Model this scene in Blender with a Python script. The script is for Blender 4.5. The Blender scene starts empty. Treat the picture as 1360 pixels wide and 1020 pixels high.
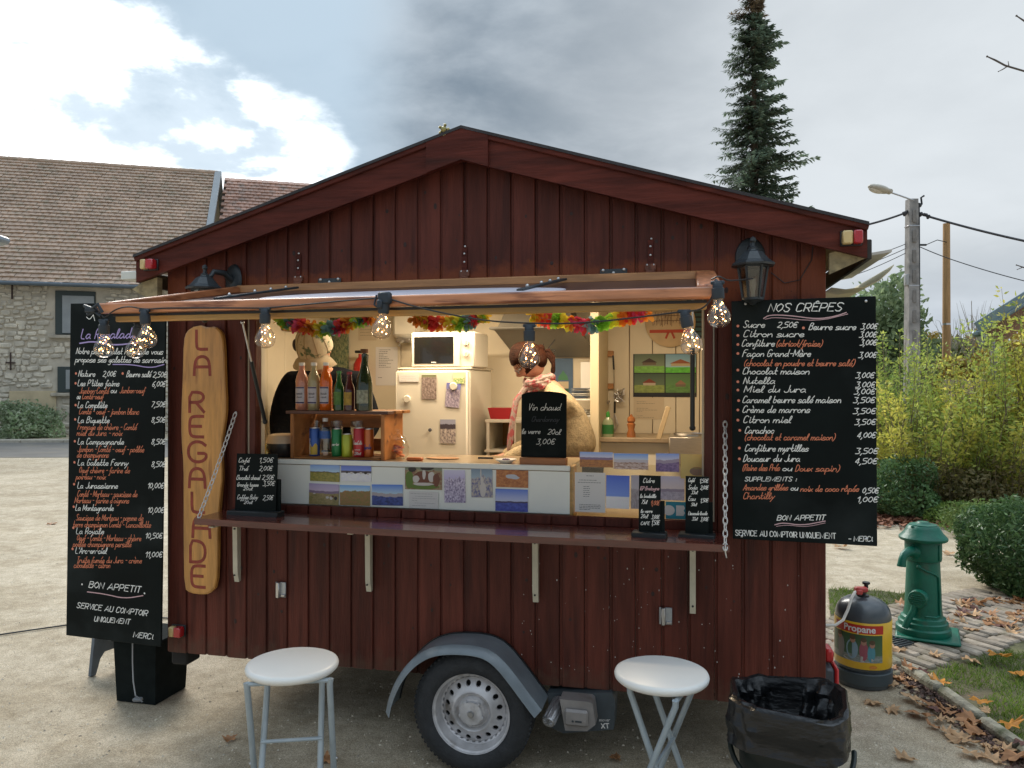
import bpy, bmesh, math, random
from math import sin, cos, pi, radians, atan2, sqrt
from mathutils import Vector, Matrix, Euler, noise
random.seed(7)
S = bpy.context.scene
C = S.collection

# ------------------------------------------------------------ camera, world, sun, exposure
CAM_H, FPX = 1.8, 1021.0
cam = bpy.data.objects.new('camera', bpy.data.cameras.new('camera')); C.objects.link(cam)
cam.location = (0, 0, CAM_H); cam.rotation_euler = (radians(90), 0, 0)
cam.data.sensor_width = 36; cam.data.lens = 36*FPX/1360; cam.data.clip_end = 4000; cam.data.clip_start = .05
S.camera = cam
S.view_settings.view_transform = 'Standard'; S.view_settings.look = 'None'; S.view_settings.gamma = 1
S.view_settings.use_curve_mapping = False
S.view_settings.exposure = 0.72

SUN_AZ, SUN_EL = -24.0, 38.0       # azimuth from +Y towards +X
sd = bpy.data.lights.new('sun', 'SUN'); sd.energy = 2.3; sd.angle = radians(32); sd.color = (1, .95, .88)
sun = bpy.data.objects.new('sun', sd); C.objects.link(sun)
_d = Vector((sin(radians(SUN_AZ))*cos(radians(SUN_EL)), cos(radians(SUN_AZ))*cos(radians(SUN_EL)), sin(radians(SUN_EL))))
sun.rotation_euler = _d.to_track_quat('Z', 'Y').to_euler(); sun.location = (0, 0, 30)

w = bpy.data.worlds.new('World'); S.world = w; w.use_nodes = True
def build_world():
    nt = w.node_tree; nt.nodes.clear(); N = nt.nodes.new; Lk = nt.links.new
    def math_(op, a, b=None, c=None, clamp=False):
        n = N('ShaderNodeMath'); n.operation = op; n.use_clamp = clamp
        for i, x in enumerate((a, b, c)):
            if x is None: continue
            if isinstance(x, (int, float)): n.inputs[i].default_value = x
            else: Lk(x, n.inputs[i])
        return n.outputs[0]
    def mix(f, a, b):
        n = N('ShaderNodeMix'); n.data_type = 'RGBA'
        for k, x in ((0, f), (6, a), (7, b)):
            if isinstance(x, (int, float)): n.inputs[k].default_value = x
            elif isinstance(x, tuple): n.inputs[k].default_value = (*x, 1)
            else: Lk(x, n.inputs[k])
        return n.outputs[2]
    def smooth(x, lo, hi):
        n = N('ShaderNodeMapRange'); n.interpolation_type = 'SMOOTHSTEP'; Lk(x, n.inputs[0])
        n.inputs[1].default_value = lo; n.inputs[2].default_value = hi
        return n.outputs[0]
    tc = N('ShaderNodeTexCoord'); sep = N('ShaderNodeSeparateXYZ'); Lk(tc.outputs['Generated'], sep.inputs[0])
    x, y, z = sep.outputs
    zz = math_('ADD', math_('MAXIMUM', z, 0.0), .22)
    comb = N('ShaderNodeCombineXYZ'); Lk(math_('DIVIDE', x, zz), comb.inputs[0]); Lk(math_('DIVIDE', y, zz), comb.inputs[1])
    def nz(scale, detail, off, rough=.55, dist=0.0):
        mp = N('ShaderNodeMapping'); mp.inputs['Location'].default_value = off; Lk(comb.outputs[0], mp.inputs[0])
        n = N('ShaderNodeTexNoise'); n.inputs['Scale'].default_value = scale; n.inputs['Detail'].default_value = detail
        n.inputs['Roughness'].default_value = rough; n.inputs['Distortion'].default_value = dist
        Lk(mp.outputs[0], n.inputs[0]); return n.outputs[0]
    n1 = nz(.85, 7, (3.1, .4, 0), .48, .25); n2 = nz(2.2, 8, (7.7, 2.3, 0), .56, .2); n3 = nz(.5, 3, (1.2, 5.2, 0))
    def lobe(d, lo, hi, wob, src=None):
        d = Vector(d).normalized()
        v = N('ShaderNodeVectorMath'); v.operation = 'DOT_PRODUCT'; Lk(tc.outputs['Generated'], v.inputs[0]); v.inputs[1].default_value = d
        t = math_('ADD', v.outputs['Value'], math_('MULTIPLY', math_('SUBTRACT', src or n2, .5), wob))
        return smooth(t, lo, hi)
    sky = N('ShaderNodeTexSky'); sky.sky_type = 'NISHITA'; sky.sun_disc = False
    sky.sun_elevation = radians(SUN_EL); sky.sun_rotation = radians(SUN_AZ)
    sky.air_density = 1; sky.dust_density = 1.5; sky.ozone_density = 1.2
    # cloud deck: slate undersides broken by paler folds
    tone = math_('ADD', math_('MULTIPLY', n1, .62), math_('MULTIPLY', n2, .38))
    t = smooth(tone, .40, .60)
    cloud = mix(t, (1.12, 1.5, 1.92), (3.35, 3.8, 4.25))
    east = lobe((.55, 1, .22), .80, 1.0, .12)
    cloud = mix(math_('MULTIPLY', east, .62), cloud, (4.5, 4.75, 4.95))
    # broken region where the sun stands behind the deck
    glow = math_('MAXIMUM', lobe((-.62, 1, .30), .969, .989, .11, n2), lobe((-.44, 1, .28), .985, .996, .040))
    glow2 = lobe((-.30, 1, .285), .9955, .9995, .012)
    wide = lobe((-.55, 1, .34), .925, .985, .18, n1)
    cloud = mix(math_('MULTIPLY', wide, .62), cloud, (3.3, 4.35, 5.3))
    ne = lobe((.60, 1, .47), .93, .995, .10, n1); cloud = mix(math_('MULTIPLY', ne, .5), cloud, (5.2, 5.5, 5.7))
    patch = smooth(n2, .52, .42)
    glow_all = math_('MAXIMUM', glow, glow2)
    bright = math_('MULTIPLY', glow_all, math_('SUBTRACT', 1.0, math_('MULTIPLY', patch, .85)))
    cloud = mix(bright, cloud, (14, 14.6, 15))
    # blue gaps let the clear sky through
    gap = math_('MULTIPLY', smooth(n3, .60, .74), .5)
    col = mix(gap, cloud, sky.outputs[0])
    # low band near the horizon: slightly warmer and paler
    hz = smooth(z, .16, .0)
    col = mix(math_('MULTIPLY', hz, .55), col, (3.7, 4.2, 4.9))
    up = math_('ADD', 1.0, math_('MULTIPLY', smooth(z, .42, 1.0), 2.6))
    sc = N('ShaderNodeVectorMath'); sc.operation = 'SCALE'; Lk(col, sc.inputs[0]); Lk(up, sc.inputs['Scale'])
    bg = N('ShaderNodeBackground'); bg.inputs['Strength'].default_value = .1; Lk(sc.outputs[0], bg.inputs[0])
    out = N('ShaderNodeOutputWorld'); Lk(bg.outputs[0], out.inputs[0])
build_world()

# ------------------------------------------------------------ placement helpers
A0 = radians(13)
TU = Vector((cos(A0), -sin(A0), 0)); TV = Vector((sin(A0), cos(A0), 0)); TO = Vector((-.239, 3.729, 0))
TM = Matrix.Translation(TO) @ Matrix.Rotation(-A0, 4, 'Z')
def ray(px, py): return Vector(((px-680)/FPX, 1, -(py-510)/FPX))
CO = Vector((0, 0, CAM_H))
def L(px, py, v):                       # point of the trailer's plane v (metres behind its front) -> local u, v, z
    d = ray(px, py); c = (CO-TO).dot(TV); s = (v-c)/d.dot(TV); P = CO+d*s-TO
    return Vector((P.dot(TU), v, P.z))
def G(px, py, z=0.0):                   # point of the ground
    d = ray(px, py); s = (z-CAM_H)/d.z; P = CO+d*s
    return Vector((P.x, P.y, z))
def W(px, py, Y):
    return CO + ray(px, py)*Y
# ------------------------------------------------------------ materials
_mc = {}
def M(name, col, rough=.6, var=0.0, vs=6.0, bump=0.0, bs=60.0, metal=0.0, coat=0.0, spec=.5, stretch=(1, 1, 1), rnd=0.0, island=0.0, dirt=None, emit=None, sub=0.0, trans=0.0):
    if name in _mc: return _mc[name]
    m = bpy.data.materials.new(name); m.use_nodes = True; nt = m.node_tree; N = nt.nodes.new; K = nt.links.new
    b = nt.nodes['Principled BSDF']; b.inputs['Base Color'].default_value = (*col, 1); b.inputs['Roughness'].default_value = rough
    b.inputs['Metallic'].default_value = metal; b.inputs['Coat Weight'].default_value = coat; b.inputs['Specular IOR Level'].default_value = spec
    if trans: b.inputs['Transmission Weight'].default_value = trans
    if emit: b.inputs['Emission Color'].default_value = (*emit[0], 1); b.inputs['Emission Strength'].default_value = emit[1]
    tc = N('ShaderNodeTexCoord'); mp = N('ShaderNodeMapping'); mp.inputs['Scale'].default_value = stretch; K(tc.outputs['Object'], mp.inputs[0])
    oi = N('ShaderNodeObjectInfo'); co = N('ShaderNodeVectorMath'); co.operation = 'SCALE'
    K(oi.outputs['Random'], co.inputs['Scale']); co.inputs[0].default_value = (13, 7, 29)
    ad = N('ShaderNodeVectorMath'); K(mp.outputs[0], ad.inputs[0]); K(co.outputs[0], ad.inputs[1])
    vec = ad.outputs[0]; cur = None
    def hsv(f, amt, src):
        n = N('ShaderNodeMapRange'); K(f, n.inputs[0]); n.inputs[3].default_value = 1-amt; n.inputs[4].default_value = 1+amt
        h = N('ShaderNodeHueSaturation'); K(n.outputs[0], h.inputs['Value'])
        if src is None: h.inputs['Color'].default_value = (*col, 1)
        else: K(src, h.inputs['Color'])
        return h.outputs[0]
    if var:
        n = N('ShaderNodeTexNoise'); n.inputs['Scale'].default_value = vs; n.inputs['Detail'].default_value = 6; n.inputs['Roughness'].default_value = .6; K(vec, n.inputs[0])
        mr = N('ShaderNodeMapRange'); K(n.outputs[0], mr.inputs[0]); mr.inputs[1].default_value = .3; mr.inputs[2].default_value = .7
        cur = hsv(mr.outputs[0], var, cur)
    if rnd: cur = hsv(oi.outputs['Random'], rnd, cur)
    if island:
        g = N('ShaderNodeNewGeometry'); cur = hsv(g.outputs['Random Per Island'], island, cur)
    if dirt:                                 # (colour, noise scale, low, high)
        n = N('ShaderNodeTexNoise'); n.inputs['Scale'].default_value = dirt[1]; n.inputs['Detail'].default_value = 5; K(vec, n.inputs[0])
        mr = N('ShaderNodeMapRange'); K(n.outputs[0], mr.inputs[0]); mr.inputs[1].default_value = dirt[2]; mr.inputs[2].default_value = dirt[3]
        mx = N('ShaderNodeMix'); mx.data_type = 'RGBA'; K(mr.outputs[0], mx.inputs[0]); mx.inputs[7].default_value = (*dirt[0], 1)
        if cur is None: mx.inputs[6].default_value = (*col, 1)
        else: K(cur, mx.inputs[6])
        cur = mx.outputs[2]
    if cur is not None: K(cur, b.inputs['Base Color'])
    if bump:
        n = N('ShaderNodeTexNoise'); n.inputs['Scale'].default_value = bs; n.inputs['Detail'].default_value = 5; K(vec, n.inputs[0])
        bp = N('ShaderNodeBump'); bp.inputs['Strength'].default_value = bump; bp.inputs['Distance'].default_value = .02; K(n.outputs[0], bp.inputs['Height']); K(bp.outputs[0], b.inputs['Normal'])
    _mc[name] = m; return m
def leafmat(name, c1, c2, rough=.55, trans=.35):
    if name in _mc: return _mc[name]
    m = bpy.data.materials.new(name); m.use_nodes = True; nt = m.node_tree; N = nt.nodes.new; K = nt.links.new
    b = nt.nodes['Principled BSDF']; b.inputs['Roughness'].default_value = rough; b.inputs['Specular IOR Level'].default_value = .3
    g = N('ShaderNodeNewGeometry'); mx = N('ShaderNodeMix'); mx.data_type = 'RGBA'; K(g.outputs['Random Per Island'], mx.inputs[0])
    mx.inputs[6].default_value = (*c1, 1); mx.inputs[7].default_value = (*c2, 1)
    tc = N('ShaderNodeTexCoord'); n = N('ShaderNodeTexNoise'); n.inputs['Scale'].default_value = 1.3; n.inputs['Detail'].default_value = 3; K(tc.outputs['Object'], n.inputs[0])
    mr = N('ShaderNodeMapRange'); K(n.outputs[0], mr.inputs[0]); mr.inputs[1].default_value = .3; mr.inputs[2].default_value = .7; mr.inputs[3].default_value = .6; mr.inputs[4].default_value = 1.35
    h = N('ShaderNodeHueSaturation'); K(mx.outputs[2], h.inputs['Color']); K(mr.outputs[0], h.inputs['Value']); K(h.outputs[0], b.inputs['Base Color'])
    tr = N('ShaderNodeBsdfTranslucent'); K(h.outputs[0], tr.inputs[0]); ms = N('ShaderNodeMixShader'); ms.inputs[0].default_value = trans
    out = nt.nodes['Material Output']; K(b.outputs[0], ms.inputs[1]); K(tr.outputs[0], ms.inputs[2]); K(ms.outputs[0], out.inputs[0])
    _mc[name] = m; return m
def glassmat(name, tint=(1, 1, 1), gl=.12, rough=.02):
    if name in _mc: return _mc[name]
    m = bpy.data.materials.new(name); m.use_nodes = True; nt = m.node_tree; N = nt.nodes.new; K = nt.links.new
    nt.nodes.remove(nt.nodes['Principled BSDF'])
    t = N('ShaderNodeBsdfTransparent'); t.inputs[0].default_value = (*tint, 1); g = N('ShaderNodeBsdfGlossy'); g.inputs['Roughness'].default_value = rough
    lw = N('ShaderNodeLayerWeight'); lw.inputs[0].default_value = .25; mm = N('ShaderNodeMath'); mm.operation = 'MULTIPLY_ADD'; K(lw.outputs['Facing'], mm.inputs[0]); mm.inputs[1].default_value = .5; mm.inputs[2].default_value = gl
    ms = N('ShaderNodeMixShader'); K(mm.outputs[0], ms.inputs[0]); K(t.outputs[0], ms.inputs[1]); K(g.outputs[0], ms.inputs[2]); K(ms.outputs[0], nt.nodes['Material Output'].inputs[0])
    _mc[name] = m; return m
def picmat(name, sky1, sky2, land1, land2, h=.5, amp=.15, ns=3.0, far=None, fs=14.0, seed=0.0, rough=.35):
    """flat print: a small photograph of a landscape (Generated x right, z up)"""
    m = bpy.data.materials.new(name); m.use_nodes = True; nt = m.node_tree; N = nt.nodes.new; K = nt.links.new
    b = nt.nodes['Principled BSDF']; b.inputs['Roughness'].default_value = rough; vv = lambda c: tuple(min(.85, x*1.35+.012) for x in c); sky1, sky2, land1, land2 = vv(sky1), vv(sky2), vv(land1), vv(land2)
    tc = N('ShaderNodeTexCoord'); sp = N('ShaderNodeSeparateXYZ'); K(tc.outputs['Generated'], sp.inputs[0])
    cb = N('ShaderNodeCombineXYZ'); K(sp.outputs[0], cb.inputs[0]); K(sp.outputs[2], cb.inputs[1]); cb.inputs[2].default_value = seed
    def nz(s, d, vec):
        n = N('ShaderNodeTexNoise'); n.inputs['Scale'].default_value = s; n.inputs['Detail'].default_value = d; n.inputs['Roughness'].default_value = .7; K(vec, n.inputs[0]); return n.outputs[0]
    def mm(op, a, b_):
        n = N('ShaderNodeMath'); n.operation = op
        for i, x_ in enumerate((a, b_)):
            if isinstance(x_, (int, float)): n.inputs[i].default_value = x_
            else: K(x_, n.inputs[i])
        return n.outputs[0]
    def mix(f, a, b_):
        n = N('ShaderNodeMix'); n.data_type = 'RGBA'; K(f, n.inputs[0])
        for k, x_ in ((6, a), (7, b_)):
            if isinstance(x_, tuple): n.inputs[k].default_value = (*x_, 1)
            else: K(x_, n.inputs[k])
        return n.outputs[2]
    def rg(x_, lo, hi):
        n = N('ShaderNodeMapRange'); K(x_, n.inputs[0]); n.inputs[1].default_value = lo; n.inputs[2].default_value = hi; return n.outputs[0]
    c1 = N('ShaderNodeCombineXYZ'); K(sp.outputs[0], c1.inputs[0]); c1.inputs[2].default_value = seed
    hor = mm('ADD', mm('MULTIPLY', mm('SUBTRACT', nz(ns, 4, c1.outputs[0]), .5), amp*2), h)
    sky = mix(rg(sp.outputs[2], h, 1.0), sky2, sky1)
    land = mix(rg(nz(fs, 6, cb.outputs[0]), .38, .62), land1, land2)
    cur = sky
    if far:                                    # (colour, height above the near land)
        cur = mix(rg(mm('SUBTRACT', mm('ADD', hor, far[1]), sp.outputs[2]), -.01, .01), sky, far[0])
    cur = mix(rg(mm('SUBTRACT', hor, sp.outputs[2]), -.012, .012), cur, land)
    K(cur, b.inputs['Base Color']); return m

RED_WOOD = M('stained_wood', (.104, .0262, .0170), .48, .34, 2.4, .25, 14, stretch=(9, 9, .8), rnd=.20, dirt=((.034, .011, .009), 2.0, .54, .80), spec=.22)
RED_TRIM = M('stained_trim', (.092, .021, .014), .5, .4, 3.0, .18, 12, stretch=(1, 9, 9), rnd=.1, dirt=((.035, .012, .009), 1.6, .54, .78), spec=.15)
RAW_RED = M('worn_orange_wood', (.52, .215, .10), .38, .35, 3.0, .1, 12, stretch=(1, 9, 9), dirt=((.16, .045, .02), 4.5, .52, .68), coat=.2)
OCHRE = M('ochre_wood', (.44, .26, .085), .5, .3, 4, .08, 20, stretch=(1, 8, 8))
CREAM = M('cream_panel', (.70, .62, .47), .5, .05, 3)
WHITE = M('white_plastic', (.78, .77, .73), .35, .02, 5)
PANEL = M('white_lacquer_panel', (.82, .84, .79), .3, .04, 3)
BLACK = M('black_plastic', (.012, .013, .015), .4, .2, 20)
RUBBER = M('tyre_rubber', (.026, .028, .031), .75, .25, 22, .3, 90)
SLATE = M('chalkboard_black', (.0042, .0072, .0070), .6, .35, 3.0, dirt=((.022, .028, .028), 3.4, .5, .85), spec=.12)
CHALK = M('white_chalk_ink', (.80, .80, .76), .8); ORANGE = M('orange_chalk_ink', (.66, .21, .11), .8)
LILAC = M('lilac_chalk_ink', (.42, .33, .62), .8); PINK = M('pink_chalk_ink', (.62, .40, .42), .8)
DOTRED = M('salmon_chalk_ink', (.72, .25, .16), .8); FAINT = M('faint_chalk_ink', (.045, .05, .06), .8)
DARKM = M('dark_metal', (.035, .045, .052), .45, .25, 20, .15, 120, spec=.5)
STEEL = M('steel', (.55, .55, .56), .3, .1, 20, metal=1)
GALV = M('galvanised', (.42, .44, .46), .42, .25, 9, .05, 60, metal=.7)
IVORY = M('ivory_paint', (.55, .50, .38), .45, .12, 14)
CHAIN = M('white_chain', (.62, .60, .58), .4, .15, 30)
REDLENS = M('red_lens', (.42, .015, .02), .2, coat=.6); CREAMLENS = M('amber_white_lens', (.60, .45, .20), .3, .1, 20, coat=.4)
CLEAR = glassmat('clear_glass', (.96, .97, .96), .06)
PAPER = M('paper', (.72, .70, .68), .8)
INK = M('printed_ink', (.10, .10, .11), .8)
PINE = M('pine_wood', (.42, .20, .07), .5, .3, 3, .1, 14, stretch=(1, 8, 8))
SIGNWOOD = M('varnished_pine', (.50, .235, .055), .38, .28, 4, .1, 14, stretch=(7, 7, .8), coat=.3, dirt=((.28, .10, .02), 5, .6, .75))

def zband(m, z0, z1, colr, soft, amt, ns=6.0):
    """worn or splashed band of its own shape between two heights of an object"""
    nt = m.node_tree; N = nt.nodes.new; K = nt.links.new; b = nt.nodes['Principled BSDF']; src = b.inputs['Base Color'].links[0].from_socket
    tc = N('ShaderNodeTexCoord'); sp = N('ShaderNodeSeparateXYZ'); K(tc.outputs['Object'], sp.inputs[0]); oi = N('ShaderNodeObjectInfo')
    cb = N('ShaderNodeVectorMath'); cb.operation = 'ADD'; K(tc.outputs['Object'], cb.inputs[0]); K(oi.outputs['Random'], cb.inputs[1])
    n = N('ShaderNodeTexNoise'); n.inputs['Scale'].default_value = ns*3; n.inputs['Detail'].default_value = 5; K(cb.outputs[0], n.inputs[0])
    def mm(op, a, c):
        q = N('ShaderNodeMath'); q.operation = op
        for i, x in enumerate((a, c)):
            if isinstance(x, (int, float)): q.inputs[i].default_value = x
            else: K(x, q.inputs[i])
        return q.outputs[0]
    zz = mm('ADD', sp.outputs[2], mm('MULTIPLY', mm('SUBTRACT', n.outputs[0], .5), soft*3))
    a = N('ShaderNodeMapRange'); K(zz, a.inputs[0]); a.inputs[1].default_value = z1; a.inputs[2].default_value = z1-soft
    c = N('ShaderNodeMapRange'); K(zz, c.inputs[0]); c.inputs[1].default_value = z0-soft; c.inputs[2].default_value = z0
    f = mm('MULTIPLY', mm('MULTIPLY', a.outputs[0], c.outputs[0]), amt)
    mx = N('ShaderNodeMix'); mx.data_type = 'RGBA'; K(f, mx.inputs[0]); K(src, mx.inputs[6]); mx.inputs[7].default_value = (*colr, 1); K(mx.outputs[2], b.inputs['Base Color'])
zband(RED_WOOD, 2.20, 2.385, (.19, .048, .018), .05, .8); zband(RED_WOOD, .2, .47, (.10, .062, .042), .10, .45)
# ------------------------------------------------------------ mesh builder
class MB:
    def __init__(s, mat=None): s.v = []; s.f = []; s.M = mat or Matrix.Identity(4)
    def add(s, vs, fs):
        o = len(s.v); s.v += [tuple(s.M @ Vector(p)) for p in vs]; s.f += [tuple(i+o for i in f) for f in fs]; return s
    def box(s, c, d, b=0.0, R=None):
        x, y, z = d[0]/2, d[1]/2, d[2]/2; c = Vector(c); vs = []
        if b <= 0:
            vs = [Vector((sx*x, sy*y, sz*z)) for sx in (-1, 1) for sy in (-1, 1) for sz in (-1, 1)]
            fs = [(0, 1, 3, 2), (4, 6, 7, 5), (0, 4, 5, 1), (2, 3, 7, 6), (0, 2, 6, 4), (1, 5, 7, 3)]
        else:
            b = min(b, x*.9, y*.9, z*.9); idx = {}; fs = []
            for sx in (-1, 1):
                for sy in (-1, 1):
                    for sz in (-1, 1):
                        for k, p in enumerate(((x, y-b, z-b), (x-b, y, z-b), (x-b, y-b, z))):
                            idx[(sx, sy, sz, k)] = len(vs); vs.append(Vector((sx*p[0], sy*p[1], sz*p[2])))
                        fs.append(tuple(idx[(sx, sy, sz, k)] for k in range(3)))
            q = ((-1, -1), (-1, 1), (1, 1), (1, -1))
            for sgn in (-1, 1):
                fs.append(tuple(idx[(sgn, a, c_, 0)] for a, c_ in q)); fs.append(tuple(idx[(a, sgn, c_, 1)] for a, c_ in q)); fs.append(tuple(idx[(a, c_, sgn, 2)] for a, c_ in q))
            for a in (-1, 1):
                for e in (-1, 1):
                    fs.append((idx[(-1, a, e, 1)], idx[(1, a, e, 1)], idx[(1, a, e, 2)], idx[(-1, a, e, 2)]))
                    fs.append((idx[(a, -1, e, 0)], idx[(a, 1, e, 0)], idx[(a, 1, e, 2)], idx[(a, -1, e, 2)]))
                    fs.append((idx[(a, e, -1, 0)], idx[(a, e, 1, 0)], idx[(a, e, 1, 1)], idx[(a, e, -1, 1)]))
        if R is not None: vs = [R @ p for p in vs]
        return s.add([p+c for p in vs], fs)
    def bar(s, p, q, w_, h, b=0.0, up=(0, 0, 1)):
        p, q = Vector(p), Vector(q); d = q-p; y = d.normalized(); u = Vector(up)
        x = y.cross(u).normalized() if abs(y.dot(u)) < .99 else Vector((1, 0, 0)); z = x.cross(y)
        return s.box((p+q)/2, (w_, d.length, h), b, Matrix((x, y, z)).transposed())
    def tube(s, pts, r, n=8, closed=False, cap=True):
        pts = [Vector(p) for p in pts]; rs = r if isinstance(r, (list, tuple)) else [r]*len(pts); m = len(pts); vs = []; fs = []
        prev = None
        for i, p in enumerate(pts):
            if closed: t = pts[(i+1) % m]-pts[i-1]
            else: t = pts[min(i+1, m-1)]-pts[max(i-1, 0)]
            t.normalize()
            if prev is None: prev = t.orthogonal().normalized()
            a = (prev-t*prev.dot(t)); a = a.normalized() if a.length > 1e-6 else t.orthogonal().normalized(); prev = a; b = t.cross(a)
            vs += [p+(a*cos(2*pi*k/n)+b*sin(2*pi*k/n))*rs[i] for k in range(n)]
        for i in range(m if closed else m-1):
            j = (i+1) % m
            fs += [(i*n+k, i*n+(k+1) % n, j*n+(k+1) % n, j*n+k) for k in range(n)]
        if cap and not closed: fs += [tuple(range(n)), tuple((m-1)*n+k for k in range(n))]
        return s.add(vs, fs)
    def lathe(s, prof, n=24, c=(0, 0, 0), R=None, sx=1.0, sy=1.0, cap=True):
        c = Vector(c); vs = []; fs = []; m = len(prof)
        for (r, z) in prof:
            for k in range(n):
                p = Vector((r*cos(2*pi*k/n)*sx, r*sin(2*pi*k/n)*sy, z)); vs.append((R @ p if R is not None else p)+c)
        for i in range(m-1): fs += [(i*n+k, i*n+(k+1) % n, (i+1)*n+(k+1) % n, (i+1)*n+k) for k in range(n)]
        if cap and prof[0][0] > 1e-5: fs.append(tuple(range(n)))
        if cap and prof[-1][0] > 1e-5: fs.append(tuple((m-1)*n+k for k in range(n)))
        return s.add(vs, fs)
    def prism(s, out, a, b, ax='y'):
        """polygon out (2-D) extruded from a to b along ax"""
        def P(p, t): return {'y': (p[0], t, p[1]), 'z': (p[0], p[1], t), 'x': (t, p[0], p[1])}[ax]
        n = len(out)
        return s.add([P(p, a) for p in out]+[P(p, b) for p in out], [tuple(range(n)), tuple(range(n, 2*n))]+[(i, (i+1) % n, n+(i+1) % n, n+i) for i in range(n)])
    def ball(s, c, r, n=12, m=8, sc=(1, 1, 1), R=None):
        prof = [(r*sin(pi*i/m), -r*cos(pi*i/m)) for i in range(m+1)]; c = Vector(c); vs = []; fs = []
        for (a, z) in prof:
            for k in range(n):
                p = Vector((a*cos(2*pi*k/n)*sc[0], a*sin(2*pi*k/n)*sc[1], z*sc[2])); vs.append((R @ p if R is not None else p)+c)
        for i in range(m): fs += [(i*n+k, i*n+(k+1) % n, (i+1)*n+(k+1) % n, (i+1)*n+k) for k in range(n)]
        return s.add(vs, fs)
    def build(s, name, mat, parent=None, smooth=True, label=None, cat=None, group=None, kind=None, at=None, ang=38):
        me = bpy.data.meshes.new(name); me.from_pydata(s.v, [], s.f)
        bm = bmesh.new(); bm.from_mesh(me)
        if len(s.v) < 60000: bmesh.ops.remove_doubles(bm, verts=bm.verts, dist=1e-6); bmesh.ops.recalc_face_normals(bm, faces=bm.faces)
        bm.to_mesh(me); bm.free()
        me.materials.append(mat)
        if smooth: me.shade_smooth(); me.set_sharp_from_angle(angle=radians(ang))
        o = bpy.data.objects.new(name, me); C.objects.link(o)
        if parent: o.parent = parent
        if at is not None: o.matrix_world = at
        tag(o, label, cat, group, kind); return o
def tag(o, label=None, cat=None, group=None, kind=None):
    for k, x in (('label', label), ('category', cat), ('group', group), ('kind', kind)):
        if x: o[k] = x
    return o
def thing(name, label, cat, mat=None, group=None):
    o = bpy.data.objects.new(name, None); C.objects.link(o); o.empty_display_size = .1
    if mat is not None: o.matrix_world = mat
    return tag(o, label, cat, group)
def on(u, v, z, rz=0.0, extra=None):         # matrix of a thing standing at trailer-local u, v, z
    m = TM @ Matrix.Translation((u, v, z)) @ Matrix.Rotation(rz, 4, 'Z')
    return m @ extra if extra is not None else m
def at(x, y, z=0.0, rz=0.0): return Matrix.Translation((x, y, z)) @ Matrix.Rotation(rz, 4, 'Z')
def copy_tree(o, parent=None, **kw):
    c = o.copy(); C.objects.link(c); c.parent = parent
    for ch in [k for k in C.objects if k.parent == o]: copy_tree(ch, c)
    for k, x in kw.items(): c[k] = x
    return c
def skinmesh(name, verts, edges, radii, sub=2, root=0):
    """a body grown by the Skin modifier, evaluated to vertices and faces"""
    me = bpy.data.meshes.new(name); me.from_pydata(verts, edges, []); ob = bpy.data.objects.new(name, me); C.objects.link(ob)
    md = ob.modifiers.new('skin', 'SKIN'); md.branch_smoothing = .6
    for i, sv in enumerate(me.skin_vertices[0].data):
        r = radii[i]; sv.radius = r if isinstance(r, tuple) else (r, r); sv.use_root = (i == root)
    sb = ob.modifiers.new('sub', 'SUBSURF'); sb.levels = sub; sb.render_levels = sub
    dg = bpy.context.evaluated_depsgraph_get(); ev = ob.evaluated_get(dg); m2 = ev.to_mesh()
    vs = [tuple(v_.co) for v_ in m2.vertices]; fs = [tuple(p.vertices) for p in m2.polygons]; ev.to_mesh_clear()
    C.objects.unlink(ob); bpy.data.objects.remove(ob); return vs, fs

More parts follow.
